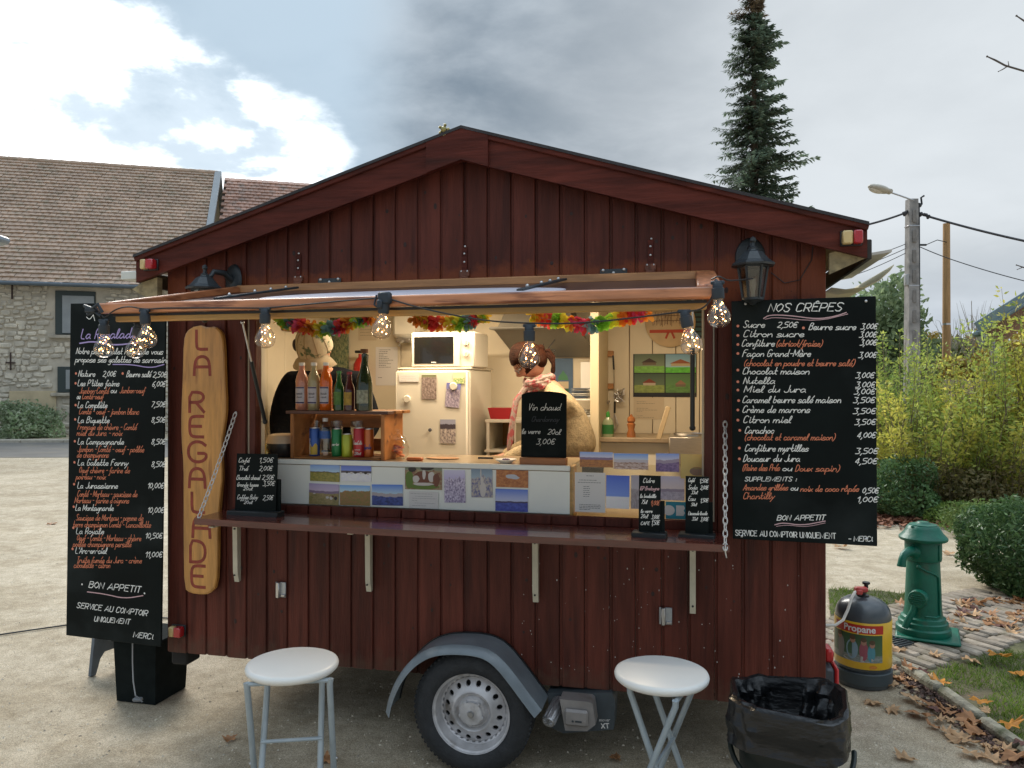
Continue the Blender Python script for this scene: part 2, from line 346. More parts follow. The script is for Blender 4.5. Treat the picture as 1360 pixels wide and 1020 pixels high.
# ------------------------------------------------------------ handwriting: a stroke alphabet (digit = x, letter a..k = height -3..7)
GL = {
'a': '4g3h1h0f0e1d2d4f4h4e5d', 'b': '0k0d2d4e4g2h0g', 'c': '4g3h1h0f1d3d4e', 'd': '4g2h0f1d2d4f|4k4e5d', 'e': '0f3f4g3h1h0f1d3d4e',
'f': '4j3k2j2b1a0b|0g4g', 'g': '4g2h0f1d3e4h4b2a0b', 'h': '0k0d|0f2h3h4f4d', 'i': '1h1e2d|1j1i', 'j': '2h2b1a0b|2j2i', 'k': '0k0d|4h0f4d',
'l': '0e2j1k0j0e1d2d', 'm': '0h0d|0f1h2h3f3d|3f4h5h6f6d', 'n': '0h0d|0f2h3h4f4d', 'o': '2h0g0e2d4e4g2h', 'p': '0h0a|0g2h4g4e2d0e',
'q': '4g2h0f1d3e|4h4a', 'r': '0h0d|0f1h3h', 's': '4g3h1h0g1f3f4e3d0d', 't': '1k1e2d3d|0h3h', 'u': '0h0e1d3e4h|4h4d', 'v': '0h2d4h', 'w': '0h1d3g5d6h',
'x': '0h4d|4h0d', 'y': '0h2d|4h2d0a', 'z': '0h4h0d4d',
'A': '0d3k5d|1f4f', 'B': '0d0k3k4j3h0h|3h4g4e3d0d', 'C': '4j3k1k0i0e1d3d4e', 'D': '0d0k2k4i4f2d0d', 'E': '4k0k0d4d|0h3h', 'F': '4k0k0d|0h3h',
'G': '4j3k1k0i0e1d3d4e4g2g', 'H': '0k0d|4k4d|0h4h', 'I': '0k0d', 'J': '4k4e3d1d0e', 'K': '0k0d|4k0g4d', 'L': '0k0d4d', 'M': '0d0k3e6k6d',
'N': '0d0k4d4k', 'O': '2k0i0f2d4f4i2k', 'P': '0d0k3k4j4h3g0g', 'Q': '2k0i0f2d4f4i2k|3f5d', 'R': '0d0k3k4j4h3g0g|2g4d', 'S': '4j3k1k0j1h3g4f3d1d0e',
'T': '0k4k|2k2d', 'U': '0k0e1d3d4e4k', 'V': '0k2d4k', 'X': '0k4d|4k0d', 'Y': '0k2g4k|2g2d', 'Z': '0k4k0d4d',
'0': '2k0i0f2d4f4i2k', '1': '0i2k|2k2d', '2': '0j1k3k4j4h0d4d', '3': '0k4k2h4g4e3d0d', '4': '3d3k|3k0f4f', '5': '4k0k0h3h4g4e3d0d', '6': '4k1i0f1d3d4f3g0f',
'7': '0k4k1d', '8': '2h0j2k4j2h0f1d3d4f2h', '9': '4h2g0h1k3k4h3d', ',': '1d0b', '.': '1d1e', "'": '1k1i', '-': '0g3g', '(': '2k0i0e2c', ')': '0k2i2e0c',
'/': '0c3k', ':': '1h1g|1e1d', '!': '1k1f|1e1d', '*': '0h4h|2j2f|1j3f|3j1f', '·': '1g2g', '_': '0d5d'}
GL['€'] = GL['C'] + '|0h3h|0g3g'
for ch, base, acc in (('é', 'e', '2i4k'), ('è', 'e', '1k3i'), ('ê', 'e', '1i2k3i'), ('ç', 'c', '2d2b1b'), ('ô', 'o', '1i2k3i'), ('î', 'i', '0i1k2i'), ('â', 'a', '1i2k3i'), ('û', 'u', '1i2k3i'), ('Ê', 'E', '1l2m3l'), ('È', 'E', '1m3l'), ('É', 'E', '1l3m')):
    GL[ch] = GL[base] + '|' + acc
def glyph(ch):
    s = GL.get(ch)
    if s is None: return []
    return [[(float(p[i]), ord(p[i+1])-100.0) for i in range(0, len(p), 2)] for p in s.split('|')]
def chaikin(p):
    if len(p) < 3: return p
    o = [p[0]]
    n = len(p); sharp = [False]*n
    for i in range(1, n-1):
        ax, ay, bx, by = p[i][0]-p[i-1][0], p[i][1]-p[i-1][1], p[i+1][0]-p[i][0], p[i+1][1]-p[i][1]; la, lb = sqrt(ax*ax+ay*ay) or 1, sqrt(bx*bx+by*by) or 1
        sharp[i] = (ax*bx+ay*by)/(la*lb) < -.15
    for i, (a, b) in enumerate(zip(p, p[1:])):
        o += [(a[0]*.75+b[0]*.25, a[1]*.75+b[1]*.25), (a[0]*.25+b[0]*.75, a[1]*.25+b[1]*.75)]
        if i+1 < n-1 and sharp[i+1]: o.append(b)
    return o+[p[-1]]
def strokes(text, curl=True, join=True):
    out = []; x = 0.0; last = None
    for ch in text:
        if ch == ' ': x += 3.2; last = None; continue
        g = glyph(ch)
        if not g: x += 3; continue
        wd = max(p[0] for l in g for p in l)
        for i, l in enumerate(g):
            q = [(a+x+random.uniform(-.12, .12), b+random.uniform(-.15, .15)) for a, b in l]
            if curl: q = chaikin(q)
            if ch.islower() and curl: q = [(a, b*.80 if 0 < b <= 4 else (3.2+(b-4)*1.267 if b > 4 else b)) for a, b in q]
            out.append(q)
        if join and last is not None and ch.islower(): out.append([last, (x+min(p[0] for p in g[0])+.1, 1.5)])
        last = ((x+wd*(.6 if ch in 'o' else 1), 2.9 if ch in 'orvwb' else .1) if ch.islower() else None)
        x += wd+1.35
    return out, x
def ribbon(mb, pts, wd, f):
    """pts in plane coordinates -> flat stroke; f maps (x, y, lift) to a point"""
    n = len(pts); L_ = []; 
    if n < 2: return
    lift = random.uniform(.0003, .0009)
    for i, p in enumerate(pts):
        a = pts[max(i-1, 0)]; b = pts[min(i+1, n-1)]; dx, dy = b[0]-a[0], b[1]-a[1]; l = sqrt(dx*dx+dy*dy) or 1
        nx, ny = -dy/l*wd/2, dx/l*wd/2
        ex = (-dx/l*wd*.35, -dy/l*wd*.35) if i == 0 else ((dx/l*wd*.35, dy/l*wd*.35) if i == n-1 else (0, 0))
        L_.append(f(p[0]+nx+ex[0], p[1]+ny+ex[1], lift)); L_.append(f(p[0]-nx+ex[0], p[1]-ny+ex[1], lift))
    mb.add(L_, [(2*i, 2*i+1, 2*i+3, 2*i+2) for i in range(n-1)])
def write(mb, text, p0, p1, h, wd, f, slant=.32, curl=True, join=True):
    """text from p0 to p1 (plane metres, baseline), capital height h, pen width wd"""
    st, tot = strokes(text, curl, join); dx, dy = p1[0]-p0[0], p1[1]-p0[1]; ln = sqrt(dx*dx+dy*dy); ux, uy = dx/ln, dy/ln; sx = ln/max(tot-1.35, 1); sy = h/7
    for s_ in st:
        q = []
        for a, b in s_:
            X = a*sx+b*sy*slant; Y = b*sy; q.append((p0[0]+ux*X-uy*Y, p0[1]+uy*X+ux*Y))
        ribbon(mb, q, wd, f)
def flat(x, y, l): return (x, -l, y)
class Board:
    """a flat board given by its matrix (x right, z up, front towards -y); lettering collects per ink"""
    def __init__(s, mat, front=0.0): s.let = []; s.m = mat; s.inv = mat.inverted(); s.front = front; s.ink = {}
    def p(s, px, py):
        d = s.inv.to_3x3() @ ray(px, py); o = s.inv @ CO; t = (s.front-o.y)/d.y; q = o+d*t; return (q.x, q.z)
    def w(s, ink, text, x0, y0, x1, y1=None, h=7.5, wd=.0032, **k):
        a = s.p(x0, y0); b = s.p(x1, y0 if y1 is None else y1); c = s.p(x0, y0-h)
        if k.get('curl') is False and h >= 6.5:             # block capitals: every letter its own piece
            hh = sqrt((c[0]-a[0])**2+(c[1]-a[1])**2); wds = [(3.2 if ch == ' ' else max(p[0] for l in glyph(ch) for p in l)+1.35) for ch in text]; tt = sum(wds)-1.35; x = 0
            for ch, wq in zip(text, wds):
                if ch != ' ':
                    t0, t1 = x/tt, (x+wq-1.35)/tt; m = MB(); write(m, ch, (a[0]+(b[0]-a[0])*t0, a[1]+(b[1]-a[1])*t0), (a[0]+(b[0]-a[0])*max(t1, t0+.02), a[1]+(b[1]-a[1])*max(t1, t0+.02)), hh, wd, lambda x, y, l: (x, s.front-l, y), **k); s.let.append((m, ink))
                x += wq
            return
        mb = s.ink.setdefault(ink.name, (MB(), ink))[0]
        write(mb, text, a, b, sqrt((c[0]-a[0])**2+(c[1]-a[1])**2), wd, lambda x, y, l: (x, s.front-l, y), **k)
    def line(s, ink, pts, wd=.0035):
        mb = s.ink.setdefault(ink.name, (MB(), ink))[0]
        q = [s.p(*p) for p in pts]; q = chaikin(chaikin(q)); ribbon(mb, q, wd, lambda x, y, l: (x, s.front-l, y))
    def dot(s, ink, px, py, r=.006):
        mb = s.ink.setdefault(ink.name, (MB(), ink))[0]; a = s.p(px, py)
        mb.add([(a[0]+r*cos(2*pi*k/8), s.front-.0006, a[1]+r*sin(2*pi*k/8)) for k in range(8)], [tuple(range(8))])
    def done(s, parent):
        for nme, (mb, ink) in s.ink.items(): mb.build('lettering', ink, parent, smooth=False, kind='stuff')
        for m, ink in s.let: m.build('letter', ink, parent, smooth=False)
def fonttext(txt, size, bold=0.0):
    cu = bpy.data.curves.new('lettering', 'FONT'); cu.body = txt; cu.size = size; cu.offset = bold; cu.align_x = 'CENTER'; cu.resolution_u = 3
    ob = bpy.data.objects.new('lettering', cu); C.objects.link(ob); dg = bpy.context.evaluated_depsgraph_get(); dg.update(); ev = ob.evaluated_get(dg); me = ev.to_mesh()
    vs = [tuple(v_.co) for v_ in me.vertices]; fs = [tuple(p.vertices) for p in me.polygons]; ev.to_mesh_clear(); C.objects.unlink(ob); bpy.data.objects.remove(ob)
    return vs, fs

# ============================================================ THE SETTING: ground
def ground_material():
    m = bpy.data.materials.new('compacted_gravel'); m.use_nodes = True; nt = m.node_tree; N = nt.nodes.new; K = nt.links.new
    b = nt.nodes['Principled BSDF']; b.inputs['Roughness'].default_value = .9; b.inputs['Specular IOR Level'].default_value = .2
    tc = N('ShaderNodeTexCoord')
    def nz(s, d, r=.6):
        n = N('ShaderNodeTexNoise'); n.inputs['Scale'].default_value = s; n.inputs['Detail'].default_value = d; n.inputs['Roughness'].default_value = r; K(tc.outputs['Object'], n.inputs[0]); return n.outputs[0]
    def ramp(x, *st):
        r = N('ShaderNodeValToRGB'); K(x, r.inputs[0]); e = r.color_ramp.elements
        e[0].position, e[0].color = st[0][0], (*st[0][1], 1); e[1].position, e[1].color = st[-1][0], (*st[-1][1], 1)
        for p, c in st[1:-1]: k = e.new(p); k.color = (*c, 1)
        return r.outputs[0]
    def mix(f, a, c, mode='MIX'):
        n = N('ShaderNodeMix'); n.data_type = 'RGBA'; n.blend_type = mode
        if isinstance(f, float): n.inputs[0].default_value = f
        else: K(f, n.inputs[0])
        for k, x in ((6, a), (7, c)):
            if isinstance(x, tuple): n.inputs[k].default_value = (*x, 1)
            else: K(x, n.inputs[k])
        return n.outputs[2]
    big = ramp(nz(.35, 5), (.36, (.45, .388, .292)), (.64, (.56, .487, .372)))
    mid = ramp(nz(7, 6, .7), (.35, (.70, .67, .62)), (.65, (1.12, 1.12, 1.12)))
    fine = ramp(nz(170, 3, .8), (.34, (.42, .41, .40)), (.5, (1, 1, 1)), (.68, (1.55, 1.52, 1.45)))
    damp = ramp(nz(1.3, 6, .62), (.40, (.80, .77, .72)), (.56, (1, 1, 1)))
    big = mix(.8, big, damp, 'MULTIPLY'); c = mix(.8, big, mid, 'MULTIPLY'); c = mix(.85, c, fine, 'MULTIPLY')
    vo = N('ShaderNodeTexVoronoi'); vo.inputs['Scale'].default_value = 95; K(tc.outputs['Object'], vo.inputs[0])
    st = N('ShaderNodeMapRange'); K(vo.outputs['Distance'], st.inputs[0]); st.inputs[1].default_value = .25; st.inputs[2].default_value = .12
    sel = N('ShaderNodeMapRange'); s2 = N('ShaderNodeSeparateColor'); K(vo.outputs['Color'], s2.inputs[0]); K(s2.outputs[0], sel.inputs[0]); sel.inputs[1].default_value = .80; sel.inputs[2].default_value = .86
    mm = N('ShaderNodeMath'); mm.operation = 'MULTIPLY'; K(st.outputs[0], mm.inputs[0]); K(sel.outputs[0], mm.inputs[1])
    c = mix(mm.outputs[0], c, (.60, .56, .48))
    K(c, b.inputs['Base Color'])
    ad = N('ShaderNodeMath'); K(nz(170, 4, .8), ad.inputs[0]); K(nz(25, 4), ad.inputs[1])
    bp = N('ShaderNodeBump'); bp.inputs['Strength'].default_value = .6; bp.inputs['Distance'].default_value = .012; K(ad.outputs[0], bp.inputs['Height']); K(bp.outputs[0], b.inputs['Normal'])
    return m
GRAVEL = ground_material()
mb = MB(); mb.add([(-1500, -300, -.004), (1500, -300, -.004), (1500, 2500, -.004), (-1500, 2500, -.004)], [(0, 1, 2, 3)]); mb.build('ground', GRAVEL, kind='structure', smooth=False)
ASPH = M('old_asphalt', (.155, .145, .13), .9, .22, .6, .2, 60, dirt=((.22, .19, .15), 1.1, .5, .8))
mb = MB(); mb.add([(-60, 17.6, .002), (-8.5, 18.9, .002), (-8.5, 24.6, .002), (-60, 23.5, .002)], [(0, 1, 2, 3)]); mb.build('road', ASPH, kind='structure', smooth=False)
KERBST = M('pale_kerb', (.40, .36, .29), .8, .2, 6, .2, 30)
mb = MB()
for i in range(30):
    a = Vector((-45+i*1.3, 24.05+(-45+i*1.3)*.02, .03)); mb.bar(a, a+Vector((1.28, .026, 0)), .3, .12, .02)
mb.build('pavement_edge', KERBST, kind='structure')
# loose stones on the gravel
random.seed(11); mb = MB()
octa = [(1, 0, 0), (0, 1, 0), (-1, 0, 0), (0, -1, 0), (0, 0, 1)]; of = [(0, 1, 4), (1, 2, 4), (2, 3, 4), (3, 0, 4)]
for i in range(15000):
    Y = 2.4+random.random()**1.6*9; X = random.uniform(-.72, .72)*Y*1.02
    r = random.choice((.002, .0025, .003, .004, .0055))*random.uniform(.7, 1.5); a = random.random()*6.28; e = random.uniform(.6, 1.3)
    mb.add([(X+(p[0]*cos(a)-p[1]*sin(a)*e)*r, Y+(p[0]*sin(a)+p[1]*cos(a)*e)*r, -.004+p[2]*r*.8) for p in octa], of)
mb.build('loose_gravel', M('pebbles', (.50, .45, .36), .85, island=.55), kind='stuff', smooth=False)

# ============================================================ THE TRAILER
trailer = thing('food_trailer', 'dark red wooden food trailer with a gabled front, raised serving hatch and one wheel', 'food trailer', TM)
random.seed(3)
UL, UR, ZB = -1.646, 1.653, .379
OU0, OU1, OZ0, OZ1 = -1.095, 1.135, 1.135, 2.30
def ztop(u): return 2.905-abs(u-.022)*.300
NP = 28; pw = (UR-UL)/NP
def plank(u0, u1, z0, f1):
    prof = [(u0+.0008, .010), (u0+.010, .010), (u0+.014, .001), (u0+.017, 0), (u1-.004, 0), (u1-.0008, .004), (u1-.0008, .020), (u0+.0008, .020)]
    m = MB(); n = len(prof); c = (u0+u1)/2
    f0 = z0 if callable(z0) else (lambda u: z0); g1 = f1 if callable(f1) else (lambda u: f1)
    m.add([(p[0]-c, p[1], f0(p[0])) for p in prof]+[(p[0]-c, p[1], g1(p[0])) for p in prof], [tuple(range(n)), tuple(range(n, 2*n))]+[(i, (i+1) % n, n+(i+1) % n, n+i) for i in range(n)])
    o = m.build('plank', RED_WOOD, trailer, smooth=False); o.location = (c, random.uniform(-.0012, .0012), 0); return o
WH0, WH1 = -.30, .44                                    # wheel arch
for i in range(NP):
    u0 = UL+i*pw; u1 = u0+pw; c = (u0+u1)/2
    zb = ZB-.004+random.uniform(-.003, .003)
    if u1 <= OU0+.02 or u0 >= OU1-.02: plank(u0, u1, zb, ztop)
    else:
        plank(u0, u1, zb, OZ0-.02); plank(u0, u1, OZ1+.0, ztop)
m = MB(); rn = random.Random(4)
for i in range(NP):
    c = UL+(i+.55)*pw
    for z in ((.46, 1.02, 2.36) if OU0 < c < OU1 else (.46, 1.02, 1.6, 2.22)):
        for du in (-.03, .03): m.ball((c+du+rn.uniform(-.004, .004), .0, z+rn.uniform(-.012, .012)), .0022, 6, 4, (1, .5, 1))
m.build('nails', M('nail_dark', (.03, .02, .018), .5, metal=.5), trailer, kind='stuff')
m = MB()
for i in range(75):
    k = rn.randrange(NP); u = UL+(k+.58)*pw+rn.uniform(-.03, .03); z = rn.choice((rn.uniform(.5, 1.05), rn.uniform(2.35, 2.75))) if OU0 < u < OU1 else rn.uniform(.5, 2.3)
    if z < ztop(u)-.06: m.ball((u, -.0004, z), rn.uniform(.004, .009), 10, 4, (1, .08, rn.uniform(1.1, 1.9)))
m.build('knots', M('knot_brown', (.028, .009, .007), .6, .4, 60), trailer, kind='stuff')
m = MB()
for i in range(110): u = rn.uniform(.25, 1.6); m.ball((u, -.0005, .46+rn.random()**1.6*.62), rn.uniform(.0012, .003), 5, 3, (1, .2, rn.uniform(.7, 1.8)))
m.build('paint_specks', M('speck_white', (.5, .48, .45), .8), trailer, kind='stuff')
# bottom sill and jambs round the serving opening
MB().box(((OU0+OU1)/2, .012, OZ0-.010), (OU1-OU0, .05, .02), .003).build('sill', RED_TRIM, trailer)
for k in range(18):
    u = OU0+.03+k*.126
    if u < OU1-.05: MB().box((u+.05, .018, OZ0+.020), (.118, .012, .040), .002).build('sill_board', RED_WOOD, trailer)
MB().box((OU0-.020, -.008, (OZ0+OZ1)/2), (.038, .055, OZ1-OZ0), .004).build('jamb', RED_WOOD, trailer)
MB().box((OU1+.020, -.008, (OZ0+OZ1)/2), (.038, .055, OZ1-OZ0), .004).build('jamb', RED_WOOD, trailer)
MB().box((OU1-.004, .03, (OZ0+OZ1)/2), (.008, .04, OZ1-OZ0), 0).build('jamb_lining', CREAM, trailer)
MB().box(((OU0+OU1)/2, .030, OZ0+.015), (OU1-OU0, .006, .055)).build('sill_back', RED_WOOD, trailer)
# shell
DK = M('dark_underfloor', (.02, .019, .018), .9, .3, 5)
D = 1.90
def wall(name, pts, v0, v1, mat, **k): return MB().prism(pts, v0, v1).build(name, mat, trailer, smooth=False, **k)
wall('front_lining', [(UL+.01, .40), (OU0-.002, .40), (OU0-.002, 2.6), (UL+.01, 2.35)], .022, .055, CREAM)
wall('front_lining', [(OU1+.002, .40), (UR-.01, .40), (UR-.01, 2.35), (OU1+.002, 2.6)], .022, .055, CREAM)
wall('front_lining', [(OU0, .40), (OU1, .40), (OU1, OZ0-.022), (OU0, OZ0-.022)], .022, .055, CREAM)
wall('front_lining', [(OU0, OZ1+.005), (OU1, OZ1+.005), (OU1, 2.56), (.022, 2.88), (OU0, 2.56)], .022, .055, CREAM)
MB().box((0, D/2+.03, .42), (UR-UL-.02, D-.08, .06)).build('floor', M('lino_floor', (.22, .18, .13), .5, .2, 4), trailer, smooth=False)
MB().box((0, D/2, .36), (2.6, D-.3, .05)).build('chassis', DK, trailer, smooth=False)
for s_, uu in ((-1, UL+.015), (1, UR-.015)):
    MB().box((uu, D/2+.02, 1.37), (.03, D-.05, 1.96)).build('side_wall', RED_WOOD, trailer, smooth=False)
    # interior side lining boards
    for j in range(8):
        MB().box((uu-s_*.024, .14+j*.225, 1.42), (.014, .221, 1.9), .004).build('wall_panel', CREAM, trailer)
wall('rear_wall', [(UL, .40), (UR, .40), (UR, 2.34), (.022, 2.84), (UL, 2.34)], D, D+.03, RED_WOOD)
for j in range(15):                                     # rear lining boards, wide on the left, narrow on the right
    pass
us = [UL+.03, -1.05, -.52, 0.02, .50]
while us[-1] < UR-.15: us.append(us[-1]+.16)
us.append(UR-.03)
for a, b_ in zip(us, us[1:]): MB().box(((a+b_)/2, D-.012, 1.45), (b_-a-.004, .02, 2.0), .004).build('wall_panel', CREAM, trailer)
MB().box((0, D/2+.03, 2.44), (UR-UL-.04, D-.08, .02)).build('ceiling', M('ceiling_board', (.66, .57, .42), .6, .04, 3), trailer, smooth=False)
# roof
ROOFM = M('roof_felt', (.035, .033, .036), .8, .3, 12, .3, 60)
SOFF = M('soffit_wood', (.30, .24, .13), .7, .35, 3, .1, 14, stretch=(8, 1, 8), dirt=((.07, .05, .03), 2.5, .55, .75))
RU0, RU1 = -1.752, 1.802
def zr(u): return 3.004-abs(u-.028)*(.302 if u > .028 else .303)
for a, b_ in ((RU0, .028), (.028, RU1)):
    wall('roof_slab', [(a, zr(a)-.005), (b_, zr(b_)-.005), (b_, zr(b_)+.009), (a, zr(a)+.009)], -.125, D+.12, ROOFM)
    wall('soffit', [(a+.01, zr(a+.01)-.055), (b_, zr(b_)-.055), (b_, zr(b_)-.008), (a+.01, zr(a+.01)-.008)], -.075, D+.10, SOFF)
def fascia(a, b_, hA, hB, v0, v1, nm='bargeboard', top=0.0):
    m = MB(); n = 14
    us_ = [a+(b_-a)*i/n for i in range(n+1)]
    up = [(u, zr(u)-.002+top) for u in us_]; lo = [(u, zr(u)-(hA+(hB-hA)*i/n)) for i, u in enumerate(us_)]
    m.prism(up+lo[::-1], v0, v1); return m.build(nm, RED_TRIM, trailer, smooth=False)
fascia(RU0+.004, -.14, .135, .148, -.105, -.080); fascia(.155, RU1-.004, .150, .140, -.105, -.080)
wall('ridge_plate', [(-.145, zr(-.145)-.150), (-.145, zr(-.145)+.002), (.028, zr(.028)+.004), (.158, zr(.158)+.002), (.158, zr(.158)-.152), (.028, zr(.028)-.150)], -.122, -.081, RED_TRIM)
# raised capping strip along the verge
for a, b_ in ((RU0, .028), (.028, RU1)):
    MB().bar((a, -.112, zr(a)-.012), (b_, -.112, zr(b_)-.012), .014, .030, .004).build('verge_strip', RED_TRIM, trailer)
    pass
# little brass screw-eye at the ridge
m = MB(); m.ball((-.058, -.118, 3.000), .016, 10, 6); m.lathe([(.006, 0), (.006, .03)], 8, (-.058, -.118, 2.97))
for k in range(5): m.ball((-.058+.022*cos(k*1.26), -.118, 3.0+.022*sin(k*1.26)), .008, 6, 4)
m.build('brass_fitting', M('tarnished_brass', (.30, .26, .10), .4, .4, 40, metal=.7), trailer)
# right eave: rafter end, gutter board and a loose curved sheet sticking out
MB().prism([(1.655, 2.27), (1.80, 2.335), (1.80, 2.40), (1.655, 2.36)], -.07, -.045).build('rafter_end', SOFF, trailer, smooth=False)
MB().bar((1.815, -.06, 2.372), (1.815, D+.1, 2.372), .022, .085, .004).build('gutter_board', M('gutter_dark', (.03, .028, .026), .7, .3, 8), trailer)
m = MB(); sec = [(1.70, 2.235), (1.76, 2.225), (1.84, 2.235), (1.90, 2.262), (1.945, 2.305), (1.962, 2.330)]
sec2 = [(x, z+.004) for x, z in sec][::-1]
m.prism(sec+sec2, .15, 1.6); m.build('sheet_gutter', M('cream_sheet', (.56, .50, .30), .5, .2, 3, dirt=((.16, .15, .13), 2.3, .56, .75)), trailer)
m = MB(); sec = [(1.83, 2.36), (1.90, 2.37), (1.93, 2.375)]; m.prism(sec+[(x, z+.012) for x, z in sec][::-1], .05, .9); m.build('roof_edge_sheet', M('pale_sheet', (.55, .52, .48), .5, .2, 6), trailer)
# left eave
MB().prism([(-1.80, 2.300), (-1.648, 2.22), (-1.648, 2.36), (-1.74, 2.335)], -.07, -.03).build('rafter_end', SOFF, trailer, smooth=False)
MB().bar((-1.765, -.05, 2.36), (-1.765, D+.1, 2.36), .022, .08, .004).build('gutter_board', _mc['gutter_dark'], trailer)
MB().box((-1.822, -.02, 2.375), (.10, .10, .045), .004).build('gutter_end', M('white_gutter', (.62, .64, .60), .5, .1, 8), trailer)
# marker lights
def marker(u, v, z, wl, wr, h, name='marker_light'):
    base = MB().box((u, v+.004, z), (wl+wr+.012, .010, h+.01), .003).build(name, BLACK, trailer)
    MB().box((u-wr/2-.001, v-.018, z), (wl, .036, h), .005).build('clear_lens', CREAMLENS, base); MB().box((u+wl/2+.001, v-.020, z), (wr, .040, h), .005).build('red_lens', REDLENS, base)
p = L(199, 351.5, -.12); marker(p.x, -.115, p.z, .032, .044, .050)
p = L(1131, 316, -.12); marker(p.x, -.115, p.z, .040, .036, .056)
p = L(234, 839, -.03); marker(p.x, -.012, p.z, .030, .042, .052)
marker(1.60, -.012, .47, .036, .036, .052)
# rusty strap hinges above the hatch, black bolted plates
RUST = M('rusty_iron', (.16, .055, .03), .7, .5, 30, .3, 90); BOLT = M('zinc_bolt', (.6, .6, .6), .35, metal=.9)
for px in (396.5, 617, 864):
    a = L(px, 378, -.004); z0 = 2.305; z1 = z0+.155
    h = MB().box((a.x, -.004, (z0+z1)/2+.02), (.026, .006, z1-z0-.04), .001).build('strap_hinge', RED_TRIM, trailer)
    MB().box((a.x, -.007, z0+.03), (.050, .010, .030), .002).box((a.x, -.014, z0+.008), (.042, .014, .014), .003).build('hinge_leaf', RUST, h)
    m = MB()
    for k, (du, dz) in enumerate(((-.015, .04), (.015, .04), (0, .085), (0, .125), (.004, .16))): m.ball((a.x+du, -.010, z0+dz), .0055, 8, 5, (1, .5, 1))
    m.build('screw', BOLT, h)
for px in (438, 815):
    a = L(px, 377, -.004); pl = MB().box((a.x, -.006, 2.318), (.125, .008, .030), .002).build('fixing_plate', DARKM, trailer)
    for du, dz in ((-.048, .009), (0, -.004), (.048, .010)): MB().ball((a.x+du, -.011, 2.318+dz), .0075, 10, 6, (1, .6, 1)).build('bolt', BOLT, pl)
# gas struts either side of the opening
def strut(p0, p1, frac, r=.010):
    p0, p1 = Vector(p0), Vector(p1); md = p0.lerp(p1, frac)
    s_ = MB().tube([p0, md], r, 10).ball(p0, r*1.3).build('gas_strut', BLACK, trailer); MB().tube([md, p1], r*.45, 8).ball(p1, r*1.0).build('rod', STEEL, s_)
strut(tuple(L(352, 560, -.03)), tuple(L(322, 428, -.30)), .62); strut((1.085, .02, 1.60), (1.085, -.02, 2.26), .55, .011)
MB().tube([(1.06, .02, 1.565), (1.11, .02, 1.565)], .004, 6).build('strut_pin', STEEL, trailer)

# ---- hatch: a panelled frame hinged above the opening and held out
HZ0, HZ1 = 2.292, 2.118                                # hinge side, front side
def hp(u, e, dz=0.0): return Vector((u, -e, HZ0+(HZ1-HZ0)*e/.85+dz))
hatch = MB().add([hp(-1.17, .02, -.012), hp(1.13, .02, -.012), hp(1.15, .83, -.012), hp(-1.27, .83, -.012), hp(-1.17, .02, -.020), hp(1.13, .02, -.020), hp(1.15, .83, -.020), hp(-1.27, .83, -.020)],
    [(0, 1, 2, 3), (4, 5, 6, 7), (0, 1, 5, 4), (1, 2, 6, 5), (2, 3, 7, 6), (3, 0, 4, 7)]).build('hatch_panel', M('hatch_panel_brown', (.050, .022, .022), .38, .3, 3, coat=.3), trailer, smooth=False)
MB().bar(hp(-1.315, .85, -.005), hp(1.185, .85, -.005), .050, .040, .006).build('front_rail', RAW_RED, hatch)
MB().bar(hp(-1.20, .028, .0), hp(1.165, .028, .0), .045, .040, .005).build('back_rail', M('worn_orange_wood_light', (.46, .22, .09), .4, .3, 3.0, .1, 12, stretch=(1, 9, 9)), hatch)
SIDER = M('worn_orange_wood_side', (.42, .155, .062), .38, .35, 3.0, .1, 12, stretch=(9, 1, 9), dirt=((.16, .045, .02), 4.5, .55, .72))
MB().bar(hp(-1.195, .05, .002), hp(-1.292, .826, .002), .045, .034, .005).build('side_rail', SIDER, hatch)
MB().bar(hp(1.140, .05, .004), hp(1.140, .826, .004), .085, .036, .005).build('side_rail', SIDER, hatch)
MB().bar(hp(-1.27, .805, -.052), hp(1.13, .805, -.052), .030, .030, .004).build('inner_rail', OCHRE, hatch)  # inner rails: yellow of the interior light is put into their ochre colour
MB().bar(hp(-1.27, .828, -.036), hp(1.13, .828, -.036), .012, .010).build('rail_gap_strip', BLACK, hatch)  # black strip along the gap between front rail and inner rail
MB().bar(hp(-1.20, .05, -.040), hp(-1.27, .79, -.040), .022, .036, .003).build('inner_rail', OCHRE, hatch)
MB().bar(hp(1.10, .05, -.040), hp(1.10, .79, -.040), .022, .036, .003).build('inner_rail', OCHRE, hatch)
m = MB()                                                # pale oval plaque on the panel
n = 40; m.add([hp(-.06+.66*cos(2*pi*k/n), .60+.20*sin(2*pi*k/n), .002) for k in range(n)]+[hp(-.06+.66*cos(2*pi*k/n), .60+.20*sin(2*pi*k/n), -.010) for k in range(n)], [tuple(range(n)), tuple(range(n, 2*n))]+[(i, (i+1) % n, n+(i+1) % n, n+i) for i in range(n)])
m.build('oval_plaque', M('pale_plaque', (.62, .60, .66), .35, .1, 4), hatch)
for u0 in (-.93, .42):                                  # strap hinges lying on the panel
    st_ = MB().bar(hp(u0, .62, .006), hp(u0+.09, .08, .006), .030, .010, .002).build('strap', DARKM, hatch)
    for t in (.15, .45, .65, .85): MB().ball(hp(u0+.09*t, .62-.54*t, .015), .008, 8, 6).build('bolt', BOLT, st_)

